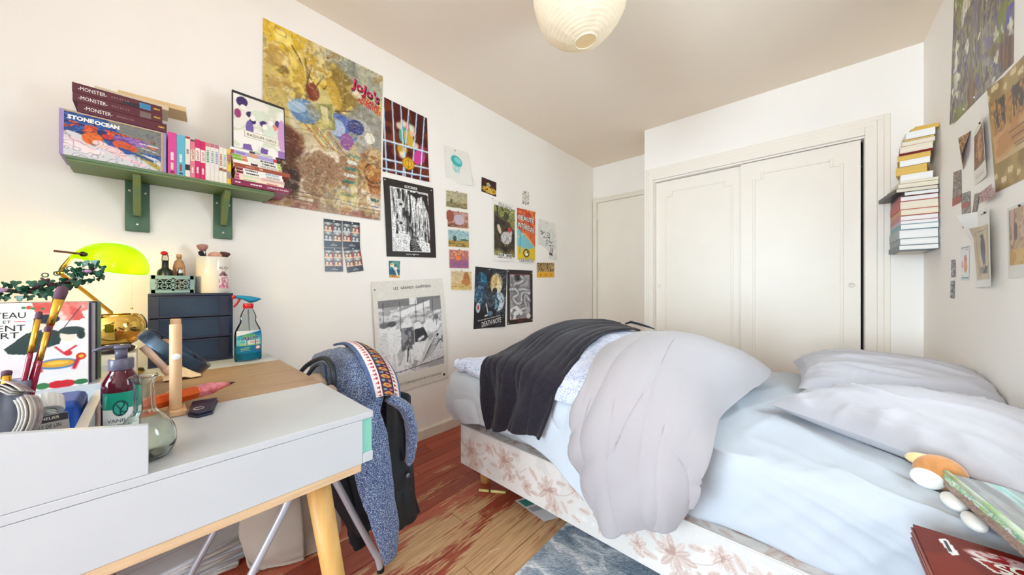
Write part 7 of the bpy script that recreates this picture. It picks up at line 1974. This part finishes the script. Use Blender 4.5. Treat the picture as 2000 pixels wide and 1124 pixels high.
# ================================================================== floating book stack in the corner
M_STEEL = mat('painted_steel', (214, 206, 192), rough=.5)
fb = thing('hidden_book_bracket', 'pale metal bracket on the wall carrying the corner book stack', 'bracket', (.44, YW, 1.235))
MB().box((.40, YW - .24, 1.2352), (.50, YW - .0005, 1.2375)).build('plate', M_STEEL, fb)
MB().box((.40, YW - .004, 1.2375), (.50, YW - .0005, 1.32)).build('upright', M_STEEL, fb)
GB2 = 'books stacked in the corner'
# z thickness, width(x), depth(y), x right edge, front y, rotation, colour, pages white?, label
WHI, CRE, YEL, ORA = (230, 226, 222), (226, 212, 176), (222, 178, 66), (206, 150, 50)
def corner_book(z, t, w, l, xr, yf, rz, colr, pg, lab, hard):
    """fore edges towards the room, spine on the wardrobe side"""
    # local x (spine -> fore edge) = +X, local y = +Y
    M = Matrix.Translation((xr - w, yf + l / 2, z)) @ Matrix.Rotation(R(rz), 4, 'Z')
    return book('stacked_book', lab, w, l, t, M, colr, pg, group=GB2, hard=hard)
bk2 = [
    (.0205, .140, .30, (70, 92, 100), 1, 1, 0, 'slate blue hardback at the very bottom of the corner stack'),
    (.0265, .136, .28, (120, 130, 134), 1, 1, 0, 'grey hardback second from the bottom of the corner stack'),
    (.0360, .138, .28, (150, 158, 160), 1, 1, 0, 'thickest grey hardback in the lower corner stack'),
    (.0220, .134, .27, (96, 150, 160), 1, 1, 0, 'teal edged hardback in the lower corner stack'),
    (.0150, .134, .27, (170, 150, 168), 1, 1, 0, 'thin mauve edged hardback in the lower corner stack'),
    (.0200, .134, .27, (176, 96, 90), 1, 1, 0, 'dusty red edged hardback in the lower corner stack'),
    (.0245, .134, .27, (190, 120, 80), 0, 1, 0, 'rust edged hardback in the lower corner stack'),
    (.0340, .136, .27, (178, 40, 40), 0, 1, 0, 'thick red hardback in the lower corner stack'),
    (.0200, .134, .26, (150, 40, 44), 1, 1, 0, 'dark red hardback above the thick red one'),
    (.0165, .122, .26, (60, 58, 62), 1, 1, 3, 'black hardback, topmost of the lower corner stack'),
    (.0170, .152, .30, (50, 44, 40), 0, 1, 6, 'large dark flat book jutting out of the corner stack'),
    (.0185, .140, .24, (196, 188, 160), 0, 0, 3, 'cream paperback right above the jutting dark book'),
    (.0115, .132, .23, (206, 196, 166), 0, 0, 2, 'thin pale paperback low in the upper corner stack'),
    (.0270, .112, .20, (228, 226, 226), 1, 0, -6, 'white paperback with small labels in the upper corner stack'),
    (.0340, .108, .20, YEL, 2, 0, -12, 'thick ochre yellow paperback in the upper corner stack'),
    (.0250, .104, .19, (222, 216, 214), 1, 0, -10, 'greyish white paperback above the ochre one'),
    (.0230, .116, .20, (220, 184, 80), 2, 0, -8, 'yellow paperback with a printed lower edge in the upper corner stack'),
    (.0090, .116, .20, (120, 20, 24), 3, 0, -6, 'thin dark red paperback in the upper corner stack'),
    (.0280, .114, .20, (214, 60, 44), 0, 0, -6, 'paperback with a bright red spine in the upper corner stack'),
    (.0180, .112, .19, CRE, 0, 0, -4, 'plain cream paperback in the upper corner stack'),
    (.0070, .104, .19, (60, 56, 60), 2, 0, -3, 'thin black paperback in the upper corner stack'),
    (.0290, .100, .18, WHI, 1, 0, -2, 'white paperback near the top of the corner stack'),
    (.0090, .096, .18, (214, 170, 70), 2, 0, 3, 'thin gold paperback just below the top of the corner stack'),
    (.0095, .080, .17, (222, 180, 84), 2, 0, 7, 'thin gold paperback on the very top of the corner stack')]
z = 1.2380
jit = random.Random(7)
M_PY = mat('book_pages_yellow', (222, 184, 96), rough=.8, var=.12, scale=6, stretch=(1, 1, 60))
M_PR = mat('book_pages_red', (110, 24, 26), rough=.8)
for k, (t, w_, l, colr, pg, hard, rz, lab) in enumerate(bk2):
    t *= 1.34 if k < 10 else 1.30
    xr = .5185 - (0 if k < 10 else jit.uniform(.0, .012)) - max(0, math.sin(R(abs(rz)))) * (.0 if rz < 0 else .0)
    yf = 2.775 + (.0 if k < 10 else jit.uniform(0, .012)) + (.004 * (k % 3))
    cx, cyb = xr - w_ / 2, yf + l / 2
    # keep the turned book clear of the wall
    ext = abs(w_ / 2 * math.cos(R(rz))) + abs(l / 2 * math.sin(R(rz)))
    cx = min(cx, XR - .003 - ext)
    M = Matrix.Translation((cx, cyb, z)) @ Matrix.Rotation(R(rz), 4, 'Z') @ Matrix.Translation((-w_ / 2, 0, 0))
    book('stacked_book', lab, w_, l, t, M, colr, [M_PAGES, M_PAGESW, M_PY, M_PR][pg], group=GB2, hard=bool(hard))
    z += t + .0004

# ================================================================== bedside pile in the near corner
st = thing('bedside_stool', 'plain dark wooden stool under the bedside pile of books', 'stool', (.33, .80, 0))
M_DW = mat('dark_wood', (84, 58, 42), rough=.5, var=.2, scale=8, stretch=(8, 1, 8))
MB().box((.165, .64, .42), (.505, .98, .445)).build('seat', M_DW, st, bevel=.004)
for x in (.19, .48):
    for y in (.665, .955): MB().tube([(x, y, .4195), (x, y, .0115 if x < .3 else .0)], [.017, .014], 14).build('leg', M_DW, st, smooth=True)
GP = 'books on the bedside stool'
def bed_book(z, t, w_, l, x0_, y1_, rz, colr, lab, front=None, spine=()):
    M = Matrix.Translation((x0_, y1_ - l / 2, z)) @ Matrix.Rotation(R(rz), 4, 'Z')
    return book('bedside_book', lab, w_, l, t, M, colr, M_PAGESW, spine, group=GP, hard=True, front=front)
bed_book(.4455, .030, .21, .30, .180, 1.00, 2, (196, 200, 206), 'pale grey hardback at the bottom of the bedside pile')
bed_book(.4760, .022, .21, .29, .172, 1.005, -2, (176, 120, 130), 'dusty pink hardback low in the bedside pile')
bed_book(.4985, .030, .21, .29, .166, 1.00, 1, (116, 24, 30), 'dark red hardback just under the top of the bedside pile')
p = Print(110, 140, (112, 26, 16), .73)
p.blot([(120, 30, 18), (104, 22, 16)], 2, 601)
p.rect(.0, .0, 1, .012, (90, 30, 40))
p.blot([(226, 214, 216), (150, 30, 40), (206, 180, 186)], 13, 603, 1, 1.6, mask=(1.1 - np.hypot((p.U - .52) / .27, (p.V - .14) / .075)) * 5)
p.poly([(.26, .20), (.58, .12), (.66, .22), (.34, .29)], (236, 228, 226)); p.poly([(.285, .205), (.565, .135), (.635, .215), (.35, .275)], (150, 26, 32))
p.ell(.74, .25, .13, .075, (230, 200, 204)); p.ell(.80, .22, .07, .05, (206, 160, 170)); p.poly([(.60, .28), (.82, .30), (.76, .40)], (214, 130, 60))
p.poly([(.12, .10), (.17, .06), (.20, .22), (.15, .26)], (232, 232, 232))
th = bed_book(.5290, .034, .215, .285, .156, 1.010, 0, (134, 54, 44), 'glossy dark red volume with white lettering on top of the bedside pile', front=p)
cover_text(th, 'SO', M_WHITEINK, .46, .205, .20, .085, ang=-20, bold=.03)
scribble(th, M_DK, lambda q: PRINTMAP[th.name][0](q[:, ::-1] if False else q) + np.array(PRINTMAP[th.name][1]) * .0007, .155, .16, .02, .12, n=2, seed=2)
for k in range(3):     # ribs along the spine edge
    MB().tube([(.1545, .728, .536 + .010 * k), (.1545, 1.007, .536 + .010 * k)], .0022, 8).build('spine_rib', mat('rib_copper', (170, 96, 80), rough=.4), th, smooth=True)

# painted canvas lying across the pile and the bed edge
Mc = Matrix.Translation((.236, 1.225, .606)) @ Matrix.Rotation(R(6), 4, 'Z') @ Matrix.Rotation(R(-3.5), 4, 'X') @ Matrix.Rotation(R(4), 4, 'Y')
cv = thing('painted_canvas', 'stretched canvas with green and turquoise paint lying over the bedside pile', 'canvas', M=Mc)
CW, CL, CT = .225, .46, .030
p = Print(70, 130, (150, 152, 150), .5)
p.blot([(136, 138, 138), (150, 152, 152), (164, 168, 168), (142, 144, 146)], 7, 611, 4, .35); p.blot([(150, 206, 198), (196, 222, 218), (160, 180, 178)], 9, 613, 4, .3, mask=np.clip((p.noise(6, 5, 3, .3) - .52) * 9, 0, 1))
f = quad_map(*[tuple(Mc @ Vector(q)) for q in ((0, 0, .0006), (CW, 0, .0006), (CW, -CL, .0006), (0, -CL, .0006))])
bm, c = print_mesh(p, f); bm.build('painted_face', MGLOSS, cv, colors=c)
p = Print(130, 14, (150, 190, 90), 16)
p.blot([(150, 196, 90), (214, 226, 214), (110, 190, 150), (190, 214, 120), (70, 150, 110), (226, 232, 226)], 9, 617, .12, 1.0, o=3); p.put((p.V > .45 + .4 * (p.noise(3, 3, .3) - .5)).astype(float), (150, 112, 84), .9); p.blot([(140, 100, 76), (166, 130, 100), (120, 88, 66)], 9, 619, .3, 1, mask=(p.V > .55).astype(float))
f = quad_map(*[tuple(Mc @ Vector(q)) for q in ((-.0006, 0, 0), (-.0006, -CL, 0), (-.0006, -CL, -CT), (-.0006, 0, -CT))])
bm, c = print_mesh(p, f); bm.build('painted_edge', MGLOSS, cv, colors=c)
MB().box((0, -CL, -CT), (CW, 0, 0)).build('frame', mat('raw_canvas_edge', (150, 116, 90), rough=.85, var=.25, scale=20), cv, M=Mc)
p = Print(70, 10, (150, 190, 90), 6); p.blot([(150, 196, 90), (226, 232, 226), (90, 170, 130)], 8, 623, .2, 1)
MB().tube([(.002, -.001, .001), (.002, -CL, .001)], .0052, 10, Mc).build('paint_ridge', mat('green_paint', (150, 200, 120), rough=.35, col2=(226, 232, 222), scale=26), cv, smooth=True)

# tan and white plush under the far end of the canvas
pz = thing('plush_toy', 'small tan and white plush lying on the sheet under the painted canvas', 'toy', (.23, 1.26, mz))
M_TAN, M_PWH = mat('tan_plush', (196, 134, 78), rough=.95, sheen=.4, var=.15, scale=60), mat('white_plush', (232, 230, 222), rough=.95, sheen=.4)
MB().ball((.236, 1.262, .590), .050, 24, 14, sc=(.85, .60, .78)).build('head', M_TAN, pz, smooth=True)
MB().ball((.214, 1.243, .576), .038, 20, 12, sc=(.72, .66, .60)).build('muzzle', M_PWH, pz, smooth=True)
MB().ball((.214, 1.276, .606), .034, 20, 12, sc=(.9, .5, .45)).build('ear', mat('cream_plush', (226, 196, 140), rough=.95, sheen=.4), pz, smooth=True)
MB().ball((.240, 1.180, .562), .030, 20, 12, sc=(.62, 1.15, .48)).build('paw', M_PWH, pz, smooth=True)
MB().ball((.250, 1.110, .560), .028, 20, 12, sc=(.55, 1.15, .45)).build('paw', M_PWH, pz, smooth=True)
